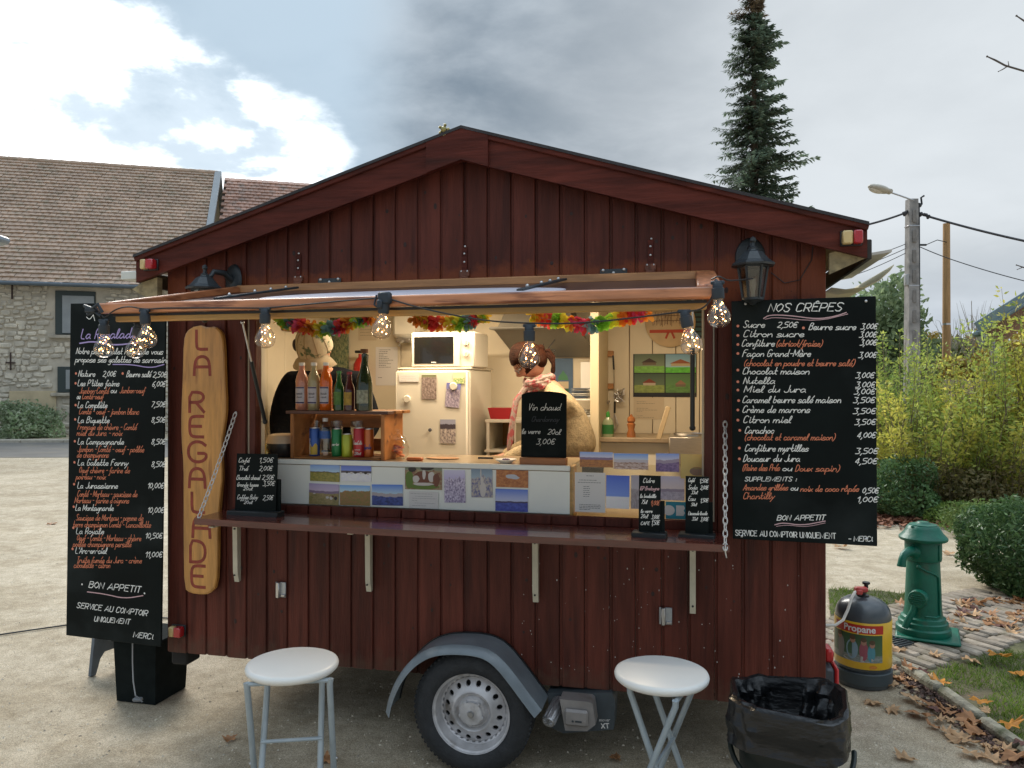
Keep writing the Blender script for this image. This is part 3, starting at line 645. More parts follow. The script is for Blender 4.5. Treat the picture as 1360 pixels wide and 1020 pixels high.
# ---- shelf flap, brackets, catches, chains
SHELF = M('varnished_shelf', (.105, .026, .019), .22, .35, 3.0, .06, 12, stretch=(1, 9, 9), coat=.5, dirt=((.05, .014, .012), 2.5, .5, .8))
m = MB(); nn = 24
top = []; 
for i in range(nn+1):
    u = -1.264+(1.232+1.264)*i/nn; sag = .010*((i/nn-.5)**2*4-1)*-1*0-.006*sin(pi*i/nn); top.append((u, 1.150-.030*i/nn*.4+sag))
m.prism(top+[(u, z-.030) for u, z in top][::-1], -.300, -.022); m.build('shelf', SHELF, trailer, smooth=False)
for (px, y0, y1) in ((316, 703, 771), (491, 710, 784), (712, 720, 798), (920, 729, 813)):
    u = L(px, y0, -.03).x; zt = 1.108; zb = L(px, y1, -.03).z
    b_ = MB().prism([(-.025, zt), (-.024, zb), (-.040, zb-.004), (-.054, zb+.05), (-.060, zt)], u-.013, u+.013, 'x').box((u, -.15, zt-.006), (.026, .22, .008), .001).build('shelf_bracket', IVORY, trailer)
    m = MB()
    for zz in (zt-.05, zb+.035): m.lathe([(.0, 0), (.005, .0), (.005, .004)], 10, (u, -.060, zz), Matrix.Rotation(radians(90), 3, 'X'))
    m.build('bracket_screw', BLACK, b_)
for px, py in ((373, 783), (884, 818)):
    a = L(px, py, -.01); c_ = MB().box((a.x, -.010, a.z), (.058, .008, .078), .002).build('catch_plate', GALV, trailer)
    MB().box((a.x-.010, -.020, a.z), (.020, .022, .082), .004).box((a.x+.016, -.016, a.z-.028), (.022, .012, .012), .002).build('catch_bolt', STEEL, c_)
def chain(p0, p1, n, sag, r=.0026):
    p0, p1 = Vector(p0), Vector(p1); P = [p0.lerp(p1, i/n)+Vector((0, 0, -sag*sin(pi*i/n))) for i in range(n+1)]
    for i in range(n):
        a, b_ = P[i], P[i+1]; d = b_-a; ln = d.length; y = d.normalized(); x = y.cross(Vector((0, 1, 0.2))).normalized(); z = x.cross(y)
        if i % 2: x = (x*.5+z*.85).normalized()
        pts = []
        for k in range(12):
            t = 2*pi*k/12; pts.append((a+b_)/2+y*(ln*.66*cos(t))+x*(.0085*sin(t)))
        MB().tube(pts, r, 5, True).build('chain_link', CHAIN, trailer)
    for p in (p0, p1): MB().ball(p, .006).build('chain_eye', CHAIN, trailer)
chain(L(313, 548, -.02), (-1.250, -.285, 1.150), 19, .012); chain(L(963, 560, -.02), (1.215, -.305, 1.118), 21, .0)
MB().tube([(1.215, -.302, 1.14), (1.215, -.310, 1.11), (1.220, -.30, 1.085)], .003, 6).build('chain_hook', STEEL, trailer)
# ---- right hand corner post and stub
MB().box((1.672, .30, .90), (.03, .12, 1.1), .004).build('corner_post', RED_WOOD, trailer)
MB().box((-1.60, .10, .36), (.10, .12, .14), .01).build('corner_bracket', DK, trailer)

# ---- wheel
def hole_band(m, r0, r1, n, hr, ha, z0, z1):
    """ring of n oval holes between r0 and r1, dished from z0 to z1"""
    for k in range(n):
        a0 = 2*pi*k/n; da = 2*pi/n; am = a0+da/2; rm = (r0+r1)/2
        outer = [(r0, a0), (r0, am), (r0, a0+da), (rm, a0+da), (r1, a0+da), (r1, am), (r1, a0), (rm, a0)]
        inner = []
        for j in range(8):
            t = -pi*3/4+j*pi/4 if False else None
        dirs = [(-1, -1), (-1, 0), (-1, 1), (0, 1), (1, 1), (1, 0), (1, -1), (0, -1)]
        for dr, dt in dirs:
            l = sqrt(dr*dr+dt*dt); inner.append((rm+hr*dr/l, am+ha*dt/l))
        def P(q, back=0.0): t = (q[0]-r0)/(r1-r0); return (q[0]*cos(q[1]), z0+(z1-z0)*t+back, q[0]*sin(q[1]))
        m.add([P(q) for q in outer]+[P(q) for q in inner]+[P(q, .012) for q in inner], [(j, (j+1) % 8, 8+(j+1) % 8, 8+j) for j in range(8)]+[(8+j, 8+(j+1) % 8, 16+(j+1) % 8, 16+j) for j in range(8)])
RX = Matrix.Rotation(radians(90), 3, 'X')              # lathe axis -> -v
wc = L(626, 952, -.17); WC = Vector((wc.x, -.17, .283))
def W2(prof, n=64): return [(r, z) for r, z in prof]
m = MB(); R0 = .283; rimr = .178
prof = [(rimr, -.015), (rimr+.004, .004), (rimr+.016, .013), (rimr+.045, .020), (rimr+.075, .014), (R0-.018, .004), (R0-.006, -.008), (R0-.001, -.020), (R0, -.030), (R0, -.055), (R0-.006, -.057), (R0-.006, -.061), (R0, -.063), (R0, -.088), (R0-.006, -.090), (R0-.006, -.094), (R0, -.096), (R0, -.120), (R0-.008, -.14), (R0-.03, -.165), (rimr, -.165)]
tyre = m.lathe(prof, 72, (0, 0, 0), RX, cap=False)
for k in range(72):                                     # tread blocks at the shoulder
    a = 2*pi*k/72; tyre.box((cos(a)*(R0-.004), .022, sin(a)*(R0-.004)), (.010, .030, .013), .002, Matrix.Rotation(-a, 3, 'Y'))
wheel = MB().lathe([(.0, .012), (.03, .012), (.052, .008)], 24, (0, 0, 0), RX).build('wheel', M('wheel_silver', (.56, .55, .56), .42, .2, 12, metal=.35, dirt=((.20, .17, .14), 9, .56, .72)), trailer); wheel.location = WC
SIL = _mc['wheel_silver']
tyre.build('tyre', RUBBER, wheel)
m = MB(); m.lathe([(.176, -.02), (.1815, .006), (.1855, .012), (.1835, .006), (.174, .000), (.168, -.022), (.160, -.045), (.150, -.050)], 64, (0, 0, 0), RX, cap=False)
hole_band(m, .104, .150, 16, .0135, .098, .020, .050)
m.lathe([(.104, -.020), (.096, -.014), (.090, -.012), (.082, -.018), (.076, -.030), (.072, -.030), (.060, -.010), (.030, -.004), (.0, -.004)], 64, (0, 0, 0), RX, cap=False)
m.build('rim', SIL, wheel)
m = MB()
for k in range(5):
    a = 2*pi*k/5+.9; m.lathe([(.0, .008), (.006, .008), (.0095, .004), (.0105, -.010)], 12, (cos(a)*.053, 0, sin(a)*.053), RX)
m.build('wheel_nut', SIL, wheel)
m = MB(); m.lathe([(.0, .016), (.012, .016), (.016, .010), (.018, -.005)], 20, (0, -.006, 0), RX).box((0, -.0225, 0), (.026, .003, .004)); m.build('hub_cap', STEEL, wheel)
MB().lathe([(.0265, .002), (.0295, .002), (.0295, -.006), (.0265, -.006)], 24, (0, -.004, 0), RX, cap=False).build('hub_ring', BLACK, wheel)
MB().lathe([(.15, .05), (.15, .10), (.0, .10)], 32, (0, .02, 0), Matrix.Rotation(radians(-90), 3, 'X')).build('brake_drum', DK, wheel)
MB().tube([(WC.x, .0, .27), (WC.x, D, .27)], .03, 10).build('axle', DK, trailer)
# mudguard
mg = [(-.318, .255), (-.302, .33), (-.262, .42), (-.205, .50), (-.130, .560), (-.06, .588), (.02, .600), (.12, .602), (.19, .588), (.25, .548), (.315, .475), (.375, .400), (.43, .335)]
mg = chaikin(chaikin(mg)); sh = WC.x-.097
def guard(v0, v1, off0, off1, t=.004):
    m = MB(); P = []
    n_ = len(mg)
    for i, (u, z) in enumerate(mg):
        a = mg[max(i-1, 0)]; b_ = mg[min(i+1, n_-1)]; d = Vector((b_[0]-a[0], b_[1]-a[1])).normalized(); nx, nz_ = -d.y, d.x
        P.append([(u+sh+nx*(off0), v0, z+nz_*off0), (u+sh+nx*off1, v1, z+nz_*off1), (u+sh+nx*(off1-t), v1, z+nz_*(off1-t)), (u+sh+nx*(off0-t), v0, z+nz_*(off0-t))])
    vs = [p for q in P for p in q]; fs = []
    for i in range(n_-1):
        for k in range(4): fs.append((4*i+k, 4*i+(k+1) % 4, 4*i+4+(k+1) % 4, 4*i+4+k))
    fs += [(0, 1, 2, 3), tuple(4*(n_-1)+k for k in range(4))]
    m.add(vs, fs); return m
MGM = M('mudguard_grey', (.19, .225, .25), .34, .25, 5, .05, 40, metal=.15, coat=.15, dirt=((.26, .28, .29), 6, .6, .8))
fen = guard(-.020, -.185, .0, .0).build('mudguard', MGM, trailer, ang=60)
guard(-.185, -.225, .0, -.030).build('guard_lip', MGM, fen, ang=60)
guard(-.012, -.022, .006, .006, .016).build('guard_seal', BLACK, fen)
# ---- caravan mover behind the wheel
MVD = M('mover_dark', (.050, .062, .070), .5, .2, 8, .05, 60); MVG = M('mover_motor_grey', (.30, .28, .27), .45, .25, 6, dirt=((.20, .17, .14), 10, .55, .7), metal=.3)
q = [L(x, y, -.03) for x, y in ((727, 920), (812, 920), (817, 932), (815, 969), (748, 974), (731, 966))]
mover = MB().prism([(p.x, p.z) for p in q], -.030, .12).build('mover_housing', MVD, trailer, smooth=False)
c = L(769, 947, -.10); MB().prism([(c.x-.085, c.z+.065), (c.x+.052, c.z+.065), (c.x+.066, c.z+.055), (c.x+.078, c.z-.035), (c.x+.04, c.z-.068), (c.x-.060, c.z-.075)], -.125, -.032).box((c.x-.008, -.135, c.z-.008), (.11, .022, .075), .01).build('motor', MVG, mover, smooth=False)
m = MB(); m.lathe([(.0, 0), (.005, 0), (.005, .001)], 14, (c.x-.022, -.1475, c.z-.02), RX); m.box((c.x+.004, -.147, c.z-.02), (.030, .001, .008)); m.build('maker_badge', DARKM, mover)
rl = L(728, 959, -.16); ra = Vector((rl.x, -.165, rl.z)); rb = ra+Vector((.035, .13, .055)); d = (rb-ra).normalized()
R_ = d.to_track_quat('Z', 'Y').to_matrix(); m = MB().lathe([(.0, 0), (.026, 0), (.028, .006), (.026, .14), (.0, .14)], 24, ra, R_)
for k in range(12): a = 2*pi*k/12; m.box(ra+R_ @ Vector((cos(a)*.029, sin(a)*.029, .07)), (.006, .006, .125), .001, R_ @ Matrix.Rotation(a, 3, 'Z'))
for k in range(8): a = 2*pi*k/8; m.box(ra+R_ @ Vector((cos(a)*.014, sin(a)*.014, -.002)), (.016, .004, .005), .001, R_ @ Matrix.Rotation(a, 3, 'Z'))
m.build('drive_roller', M('roller_alu', (.42, .42, .43), .35, .2, 30, metal=.8), mover)
bd = Board(TM @ Matrix.Translation((0, -.0305, 0)))
bd.w(PAPER, 'mover', 796, 958, 810, h=4.2, wd=.0016, slant=.2, curl=False, join=False); bd.w(PAPER, 'XT', 799, 967, 809, h=6, wd=.0045, slant=.0, curl=False, join=False)
for nme, (mb_, ink) in bd.ink.items(): o = mb_.build('lettering', ink, mover, smooth=False); o.location = (0, -.0305, 0)

# ============================================================ BOARDS AND SIGNS HUNG ON THE TRAILER
random.seed(21)
def board(name, label, cat, mat4, w_, h_, t=.012, mat=SLATE, top_arch=0.0):
    r = thing(name, label, cat, mat4)
    if top_arch:
        out = [(-w_/2, 0), (w_/2, 0), (w_/2, h_-top_arch)]+[(w_/2*cos(a), h_-top_arch+top_arch*sin(a)) for a in [pi*i/14 for i in range(1, 14)]]+[(-w_/2, h_-top_arch)]
        MB().prism(out, 0, t).build('slate', mat, r, smooth=False)
    else: MB().box((0, t/2, h_/2), (w_, t, h_), .002).build('slate', mat, r, smooth=False)
    return r
# right menu
pl_, pr_ = Vector((.955, 3.327)), Vector((1.500, 3.156)); ang = -atan2(pl_.y-pr_.y, pr_.x-pl_.x); cx = (pl_+pr_)/2
mr_ = Matrix.Translation((cx.x, cx.y, 1.132)) @ Matrix.Rotation(ang, 4, 'Z') @ Matrix.Rotation(radians(-.3), 4, 'Y')
rm = board('menu_board', 'large black chalk menu headed NOS CRÊPES hanging right of the serving hatch', 'menu board', mr_, .571, 1.028)
b = Board(mr_); w_ = b.w; WC_, OC = CHALK, ORANGE
w_(WC_, 'NOS CRÊPES', 1020, 414, 1117, 413, h=10.5, wd=.0042, curl=False, join=False)
b.line(PINK, [(1014, 423), (1022, 418), (1050, 419), (1085, 424), (1110, 420), (1124, 415)], .004); b.line(PINK, [(1016, 424), (1030, 421), (1085, 427), (1126, 417)], .0025)
rows = [('Sucre', 987, 1015, 435, '2,50€', 1032, 1058, 435), ('Beurre sucre', 1074, 1136, 438, '3,00€', 1143, 1164, 437), ('Citron sucre', 987, 1067, 447.5, '3,00€', 1141, 1163, 448),
 ('Confiture', 985, 1028, 460, '3,00€', 1142, 1163, 458.5), ('Façon Grand-Mère', 986, 1076, 473.5, '3,00€', 1140, 1163, 475), ('Chocolat maison', 986, 1074, 497, '3,00€', 1136, 1160, 502),
 ('Nutella', 987, 1029, 509.7, '3,00€', 1136, 1161, 514.5), ('Miel du Jura', 988, 1070, 521, '3,00€', 1134, 1161, 523.5), ('Caramel beurre salé maison', 986, 1116, 535, '3,50€', 1133, 1161, 535),
 ('Crème de marrons', 986, 1075, 548, '3,50€', 1133, 1162, 549.5), ('Citron miel', 987, 1050, 561.5, '3,50€', 1135, 1162, 564), ('Carachoc', 989, 1027, 575.6, '4,00€', 1138, 1162, 581.5),
 ('Confiture myrtilles', 989, 1073, 599.4, '3,50€', 1136, 1165, 602.6), ('Douceur du Jura', 987, 1062, 613, '4,50€', 1135, 1164, 616)]
for t, x0, x1, y, pz, a, c_, y2 in rows: w_(WC_, t, x0, y, x1, h=9, wd=.0031); w_(WC_, pz, a, y2, c_, h=7.2, wd=.0031, join=False)
w_(OC, '(abricot/fraise)', 1031, 460, 1091, h=8.5, wd=.003); w_(OC, '(chocolat en poudre et beurre salé)', 988, 486, 1134, h=8.5, wd=.003); w_(OC, '(chocolat et caramel maison)', 989, 584.5, 1108, h=8.5, wd=.003)
w_(OC, '(Reine des Prés', 986, 625, 1035, h=8.5, wd=.003); w_(WC_, 'ou', 1039, 625.5, 1051, h=8, wd=.003); w_(OC, 'Doux sapin)', 1056, 626, 1114, h=8.5, wd=.003)
w_(WC_, 'SUPPLEMENTS :', 989, 639, 1057, h=5.5, wd=.003, curl=False, join=False)
w_(OC, 'Amandes grillées', 987, 651, 1046, h=8, wd=.003); w_(WC_, 'ou', 1050, 651.5, 1059, h=8, wd=.003); w_(OC, 'noix de coco râpée', 1063, 652.7, 1140, h=8, wd=.003); w_(WC_, '0,50€', 1145, 655, 1166, h=7, wd=.0031, join=False)
w_(OC, 'Chantilly', 987, 662.6, 1028, h=8.5, wd=.003); w_(WC_, '1,00€', 1138, 666.8, 1165, h=7, wd=.0031, join=False)
w_(WC_, 'BON APPETIT', 1032, 691, 1095, 690.5, h=6.5, wd=.0036, curl=False, join=False); b.line(PINK, [(1029, 697), (1040, 694), (1065, 698), (1096, 692)], .004); b.line(PINK, [(1031, 699), (1045, 697), (1070, 700), (1096, 694.5)], .002)
w_(WC_, 'SERVICE AU COMPTOIR UNIQUEMENT', 977, 711, 1110, 715.5, h=7, wd=.0034, curl=False, join=False, slant=0); w_(WC_, '- MERCi', 1127, 718.5, 1159, 719, h=6.5, wd=.0034, curl=False, join=False, slant=.1)
for x, y in ((980, 433), (1067, 435.5), (980, 445.5), (980, 457.5), (980, 469.5), (980, 491.5), (980, 507), (980, 518), (981, 532), (980, 544.5), (980, 558), (982.5, 571.5), (982, 595), (982, 609.5)): b.dot(DOTRED, x, y)
b.done(rm)
for x, y in ((990, 403.5), (1150, 400), (985, 712), (1150, 716)):
    q = b.p(x, y); MB().ball((q[0], -.003, q[1]), .006, 10, 6, (1, .6, 1)).build('screw', BOLT, rm)
# left menu
pl_, pr_ = Vector((-2.405, 4.148)), Vector((-1.822, 3.993)); ang = -atan2(pl_.y-pr_.y, pr_.x-pl_.x); cx = (pl_+pr_)/2
ml_ = Matrix.Translation((cx.x-.002, cx.y, .439)) @ Matrix.Rotation(ang, 4, 'Z') @ Matrix.Rotation(radians(.95), 4, 'Y')
lm = board('menu_board', 'tall black chalk menu of galettes hanging left of the carved wooden sign', 'menu board', ml_, .603, 1.79)
b = Board(ml_); w_ = b.w
w_(LILAC, 'La Régalade', 107, 450, 180, 449, h=13, wd=.0055)
b.line(LILAC, [(106, 456), (125, 453), (150, 459), (184, 455), (192, 450)], .007); b.line(CHALK, [(115, 421), (119, 425), (124, 418), (126, 426)], .004)
b.line(LILAC, [(150, 484), (175, 484), (200, 489), (218, 484)], .005)
def dl(t, x0, x1, y, pz=None, y2=None, ink=CHALK, h=8.2, px=(201, 219)):
    w_(ink, t, x0, y, x1, y+(x1-x0)*.006, h=h, wd=.0029 if ink is ORANGE else .0033)
    if pz: w_(CHALK, pz, px[0], y2 or y, px[1], h=7, wd=.0034, join=False)
dl('Notre petit chalet régalade vous', 101, 216, 470); dl('propose ses galettes de sarrasin', 100, 220, 481)
dl('Nature', 104, 126, 500, '2,00€', 500, px=(136.5, 153)); dl('Beurre salé', 168, 200, 500.5, '2,50€', 501, px=(203, 220.5))
dl("Les P'tites faims", 103, 158, 512.5, '6,00€', 513.5, px=(202, 219))
dl('Jambon-Comté', 105, 144, 522.5, ink=ORANGE); dl('ou', 147, 154, 522); dl('Jambon-oeuf', 159, 192, 522, ink=ORANGE); dl('ou', 102, 106, 530); dl('Comté-oeuf', 109, 137, 530, ink=ORANGE)
dl('La Complète', 103, 142, 541.5, '7,50€', 540.5); dl('Comté - oeuf - jambon blanc', 105, 184, 550, ink=ORANGE)
dl('La Biquette', 103, 145, 561.5, '8,50€', 561); dl('Fromage de chèvre - Comté', 103, 181, 570.5, ink=ORANGE); dl('miel du Jura - noix', 102, 162, 578.5, ink=ORANGE)
dl('La Campagnarde', 103, 164, 590, '8,50€', 590); dl('Jambon - Comté - oeuf - poêlée', 103, 191, 600, ink=ORANGE); dl('de champignons', 102, 144, 607.5, ink=ORANGE)
dl('La Galette Fanny', 103, 170, 618, '8,50€', 620); dl('Oeuf chèvre - farine de', 105, 172, 628, ink=ORANGE); dl('poireau - noix', 101, 140, 636.5, ink=ORANGE)
dl('La Jurassienne', 102.6, 156, 648.5, '10,00€', 648.5, px=(196, 217)); dl('Comté - Morteau - saucisse de', 102.6, 182, 659.5, ink=ORANGE); dl("Morteau - farine d'oignons", 99, 171, 668, ink=ORANGE)
dl('La Montagnarde', 100, 150.5, 678, '10,00€', 681, px=(196, 217)); dl('Saucisse de Morteau - pomme de', 101, 190, 691, ink=ORANGE); dl('terre champignon Comté - Cancoillotte', 97, 200, 700, ink=ORANGE)
dl('La Royale', 101, 137.6, 705+4, '10,50€', 715, px=(193, 215)); dl('Oeuf - Comté - Morteau - chèvre', 102, 187, 718, ink=ORANGE); dl('poêlée champignons persillé', 97, 174, 726, ink=ORANGE)
dl("L'Arc-en-ciel", 100, 141.5, 735, '11,00€', 740, px=(193, 215)); dl('Truite fumée du Jura - crème', 102, 188, 747.5, ink=ORANGE); dl('ciboulette - citron', 98, 146, 754, ink=ORANGE)
w_(CHALK, 'BON APPETIT', 118, 780, 186, 787, h=8, wd=.0045, curl=False, join=False); b.line(PINK, [(116, 786), (140, 789), (165, 795), (190, 791)], .005); b.dot(CHALK, 109, 776, .005); b.dot(CHALK, 192, 788, .005)
w_(CHALK, 'SERVICE AU COMPTOIR', 102, 807, 195, 818, h=7, wd=.0042, curl=False, join=False); w_(CHALK, 'UNIQUEMENT', 125, 825, 172, 829, h=6.5, wd=.0042, curl=False, join=False); w_(CHALK, 'MERCi', 177, 846, 203, 849, h=7, wd=.0042, curl=False, join=False)
for y, x in ((496, 101), (496, 163), (509, 100.5), (538, 100.5), (557, 100), (586, 99.5), (614, 99), (643, 98.5), (673, 98), (701, 97.5), (729, 96.5)): b.dot(DOTRED, x, y, .007)
b.done(lm)
# carved wooden sign
o = L(268, 610, -.030)
ms_ = TM @ Matrix.Translation((o.x, -.055, o.z))
sg = thing('wooden_sign', 'long wavy varnished plank reading LA REGALADE fixed upright beside the hatch', 'sign', ms_)
b = Board(ms_)
left = [(256, 434), (247, 440), (243, 452), (242, 500), (240, 545), (240, 580), (243, 620), (243, 665), (243, 720), (244, 782), (252, 788)]
right = [(267, 790), (278, 789), (287, 779), (289, 740), (289, 698), (293, 652), (295, 635), (293, 595), (298, 560), (300, 540), (298, 500), (297, 455), (294, 441), (285, 433), (275, 435), (266, 432)]
out = chaikin([b.p(*q) for q in left+right]); m = MB(); nO = len(out); cxx = sum(p[0] for p in out)/nO; czz = sum(p[1] for p in out)/nO
def ins(p, s_): return (cxx+(p[0]-cxx)*s_, czz+(p[1]-czz)*(1-(1-s_)*.25))
m.add([(p[0], .025, p[1]) for p in out]+[(p[0], .005, p[1]) for p in out]+[(ins(p, .955)[0], 0, ins(p, .955)[1]) for p in out], [tuple(range(nO)), tuple(range(2*nO, 3*nO))]+[(i, (i+1) % nO, nO+(i+1) % nO, nO+i) for i in range(nO)]+[(nO+i, nO+(i+1) % nO, 2*nO+(i+1) % nO, 2*nO+i) for i in range(nO)])
m.build('sign_board', SIGNWOOD, sg, smooth=False)
MB().tube([(0, .03, .86), (0, .012, .90), (0, .03, .92)], .006, 6).build('hanger', BLACK, sg)
LET = M('carved_red_lettering', (.26, .045, .025), .7, .25, 30)
for ch, x0, y0, x1, y1 in (('L', 261, 439, 275, 464), ('A', 258, 473, 279, 498), ('R', 252, 521, 271, 547), ('E', 252, 553, 270, 580), ('G', 250, 587, 274, 613), ('A', 251.5, 622, 272.5, 647), ('L', 255, 655, 271, 680), ('A', 256, 686, 279, 713), ('D', 253, 719, 273, 746), ('E', 254.5, 752, 272, 779)):
    if ch == 'A': g = [[(0, 0), (0.2, 4.5), (1, 6.4), (2.5, 7), (4, 6.4), (4.8, 4.5), (5, 0)], [(0.2, 3), (4.8, 3)]]
    elif ch == 'E': g = [[(5, 7), (1.5, 7), (.4, 6.4), (0, 5), (0, 2), (.4, .6), (1.5, 0), (5, 0)], [(0, 3.6), (4.2, 3.6)]]
    elif ch == 'R': g = [[(0, 0), (0, 7), (3.5, 7), (4.8, 6), (4.8, 4.6), (3.5, 3.4), (0.2, 3.4)], [(2.2, 3.4), (5, 0)]]
    elif ch == 'G': g = [[(4.8, 5.8), (3.6, 7), (1.6, 7), (.3, 5.6), (0, 3.5), (.3, 1.5), (1.6, 0), (3.6, 0), (5, 1.3), (5, 3), (2.8, 3)]]
    elif ch == 'D': g = [[(0, 0), (0, 7), (2.8, 7), (4.4, 6), (5, 3.8), (4.6, 1.2), (3, 0), (0, 0)]]
    else: g = [[(0, 7), (0, 1.2), (.8, 0), (5, 0)]]
    bl = b.p(x0, y1); tr = b.p(x1, y0); sx = (tr[0]-bl[0])/5; sy = (tr[1]-bl[1])/7
    mb = MB()
    for s_ in g: ribbon(mb, chaikin([(bl[0]+a*sx, bl[1]+c_*sy) for a, c_ in s_]), .0165, lambda x, y, l: (x, -l*1.5, y))
    mb.build('letter', LET, sg, smooth=False)

# wall lanterns
LANT = M('lantern_black', (.022, .028, .032), .38, .25, 30, .15, 100, spec=.5); LGL = glassmat('lantern_glass', (.55, .52, .48), .10, .12)
def lantern(label, u, z, out=.20, rz=0.0):
    t = thing('wall_lantern', label, 'lantern', on(u, 0, z, rz), 'black coach lanterns on the front wall')
    MB().lathe([(.0, .018), (.05, .016), (.062, .010), (.066, .0)], 24, (0, -.002, .05), RX, sy=1.35).build('wall_plate', LANT, t)
    MB().tube([(0, -.01, .05), (0, -.06, .085), (0, -.12, .085), (0, -out*.8, .06), (0, -out, .045)], [.018, .016, .013, .012, .012], 10).build('arm', LANT, t)
    c = (0, -out, 0)
    MB().lathe([(.092, -.012), (.094, -.004), (.070, .012), (.052, .034), (.040, .048), (.026, .054), (.020, .060), (.020, .066), (.010, .072), (.008, .088), (.014, .096), (.012, .108), (.0, .116)], 8, c, Matrix.Rotation(pi/8, 3, 'Z')).build('lantern_roof', LANT, t, smooth=False)
    m = MB(); 
    for k in range(6):
        a = 2*pi*k/6; m.bar((cos(a)*.062, -out+sin(a)*.062, -.012), (cos(a)*.042, -out+sin(a)*.042, -.150), .008, .008)
        a2 = 2*pi*(k+1)/6; m.bar((cos(a)*.062, -out+sin(a)*.062, -.014), (cos(a2)*.062, -out+sin(a2)*.062, -.014), .008, .008)
    m.build('cage', LANT, t)
    MB().lathe([(.058, -.014), (.040, -.148)], 6, c).build('glass', LGL, t, smooth=False)
    MB().lathe([(.0, -.180), (.010, -.175), (.016, -.168), (.046, -.156), (.046, -.146), (.0, -.146)], 12, c).build('base_cup', LANT, t)
    MB().lathe([(.0, -.06), (.012, -.065), (.014, -.09), (.009, -.12), (.009, -.146)], 10, c).build('bulb', M('frosted_bulb', (.6, .58, .5), .4), t)
    return t
p = L(1000, 350, -.16); lantern('black lantern with its glass in full view, above the right menu', p.x, p.z, .16)
p = L(286, 384, -.12); lantern('black lantern half hidden behind the left end of the raised hatch', p.x+.03, p.z+.005, .17, radians(-22))
MB().tube([L(1024, 362, -.01), L(1042, 376, -.006), L(1062, 372, -.006), L(1078, 345, -.006), L(1080, 325, -.01)], .0022, 5).build('lantern_cable', BLACK, trailer)

# festoon of bulbs
st = thing('string_lights', 'black festoon cable with clear glowing bulbs along the edge of the raised hatch', 'string lights', TM)
BG = glassmat('bulb_glass', (.97, .94, .90), .07, .06); LED = M('led_glow', (1, .6, .25), .5, emit=((1, .50, .15), 17)); SOCK = M('socket_black', (.018, .028, .040), .5, .15, 30)
def bulb(u, v, z, rot=0.0, tilt=0.0, s=1.0):
    """z = top of the socket"""
    R = Matrix.Rotation(rot, 3, 'Y') @ Matrix.Rotation(tilt, 3, 'X')
    so = MB().lathe([(.0, .006), (.014, .004), (.017, .0), (.017, -.014), (.021, -.016), (.021, -.046), (.019, -.052), (.0, -.052)], 16, (0, 0, 0), R).box((0, 0, .004), (.046, .016, .012), .003).build('socket', SOCK, st); so.location = (u, v, z)
    prof = [(.015, -.050), (.017, -.062), (.024, -.076), (.034, -.092), (.039, -.108), (.038, -.124), (.030, -.138), (.016, -.146), (.0, -.149)]
    gb = MB().lathe([(a*s, b_) for a, b_ in prof], 24, (0, 0, 0), R).build('bulb_glass', BG, so)
    m = MB(); rr = random.Random(int(u*1000))
    pts = []
    for k in range(14):
        a = k*1.05; z_ = -.064-k*.0052; r_ = .012+.012*sin(k*.7)**2; pts.append(R @ Vector((cos(a)*r_, sin(a)*r_, z_)))
        m.ball(pts[-1], .0025, 6, 4) if k % 5 != 3 else None
    m.build('led', LED, so); MB().tube(pts, .0004, 4).build('wire', M('copper_wire', (.5, .3, .15), .3, metal=.9), so)
    return Vector((u, v, z))
eF = -.882
def B(px, py, v=eF, **k): q = L(px, py, v); return bulb(q.x, q.y, q.z, **k)
b1 = B(138, 427, -.88); b2 = B(184, 430, -.76, rot=.15); b3 = B(192, 414, -.88, rot=-.10)
b4 = B(352, 412, eF); b5 = B(511, 398, eF, rot=.12); b6 = B(703, 434, eF); b7 = B(909, 415, eF, rot=-.22); b8 = B(953, 377, -.90, rot=-.04)
def cable(pts, r=.0030): 
    q = [tuple(p) for p in pts]
    for _ in range(3):
        o_ = [q[0]]
        for a, c_ in zip(q, q[1:]): o_ += [tuple(Vector(a).lerp(Vector(c_), .25)), tuple(Vector(a).lerp(Vector(c_), .75))]
        q = o_+[q[-1]]
    MB().tube(q, r, 6).build('cable', BLACK, st)
cable([L(118, 412, eF), L(128, 408, eF), b1+Vector((0, 0, .006)), L(150, 412, eF), L(170, 406, eF-.01), b3+Vector((0, 0, .008)), L(215, 409, eF), L(290, 409, eF), b4+Vector((0, 0, .008))])
cable([b4+Vector((0, 0, .008)), L(400, 405, eF-.01), L(460, 399, eF-.01), b5+Vector((0, 0, .008))]); cable([b5+Vector((0, 0, .008)), L(560, 410, eF), L(640, 426, eF), b6+Vector((0, 0, .012)), L(770, 430, eF), L(860, 420, eF), b7+Vector((0, 0, .004)), L(930, 412, eF), L(942, 402, eF), L(948, 388, eF-.01), b8])
cable([L(945, 371, -.84), L(955, 366, -.86), L(966, 373, -.7), L(980, 372, -.5), L(1000, 370, -.2)], .0028); cable([b3+Vector((0, 0, .004)), L(186, 420, -.82), b2])
m = MB(); m.box(L(511, 396, -.89), (.050, .030, .045), .006).box(L(505, 404, -.90), (.022, .026, .034), .005); m.tube([L(500, 392, -.89), L(497, 405, -.9), L(505, 410, -.9)], .004, 6); m.build('clip', SOCK, st)
m = MB(); m.tube([L(112, 406, eF), L(122, 410, eF-.01), L(130, 404, eF-.02), L(136, 415, eF-.01)], .007, 8); m.tube([L(116, 418, eF), L(126, 414, eF), L(134, 420, eF)], .006, 8); m.box(L(122, 412, eF), (.05, .03, .02), .004); m.build('plug', SOCK, st)
m = MB(); m.tube([L(950, 372, -.87), L(957, 378, -.88), L(951, 384, -.88)], .006, 8); m.build('plug', SOCK, st)

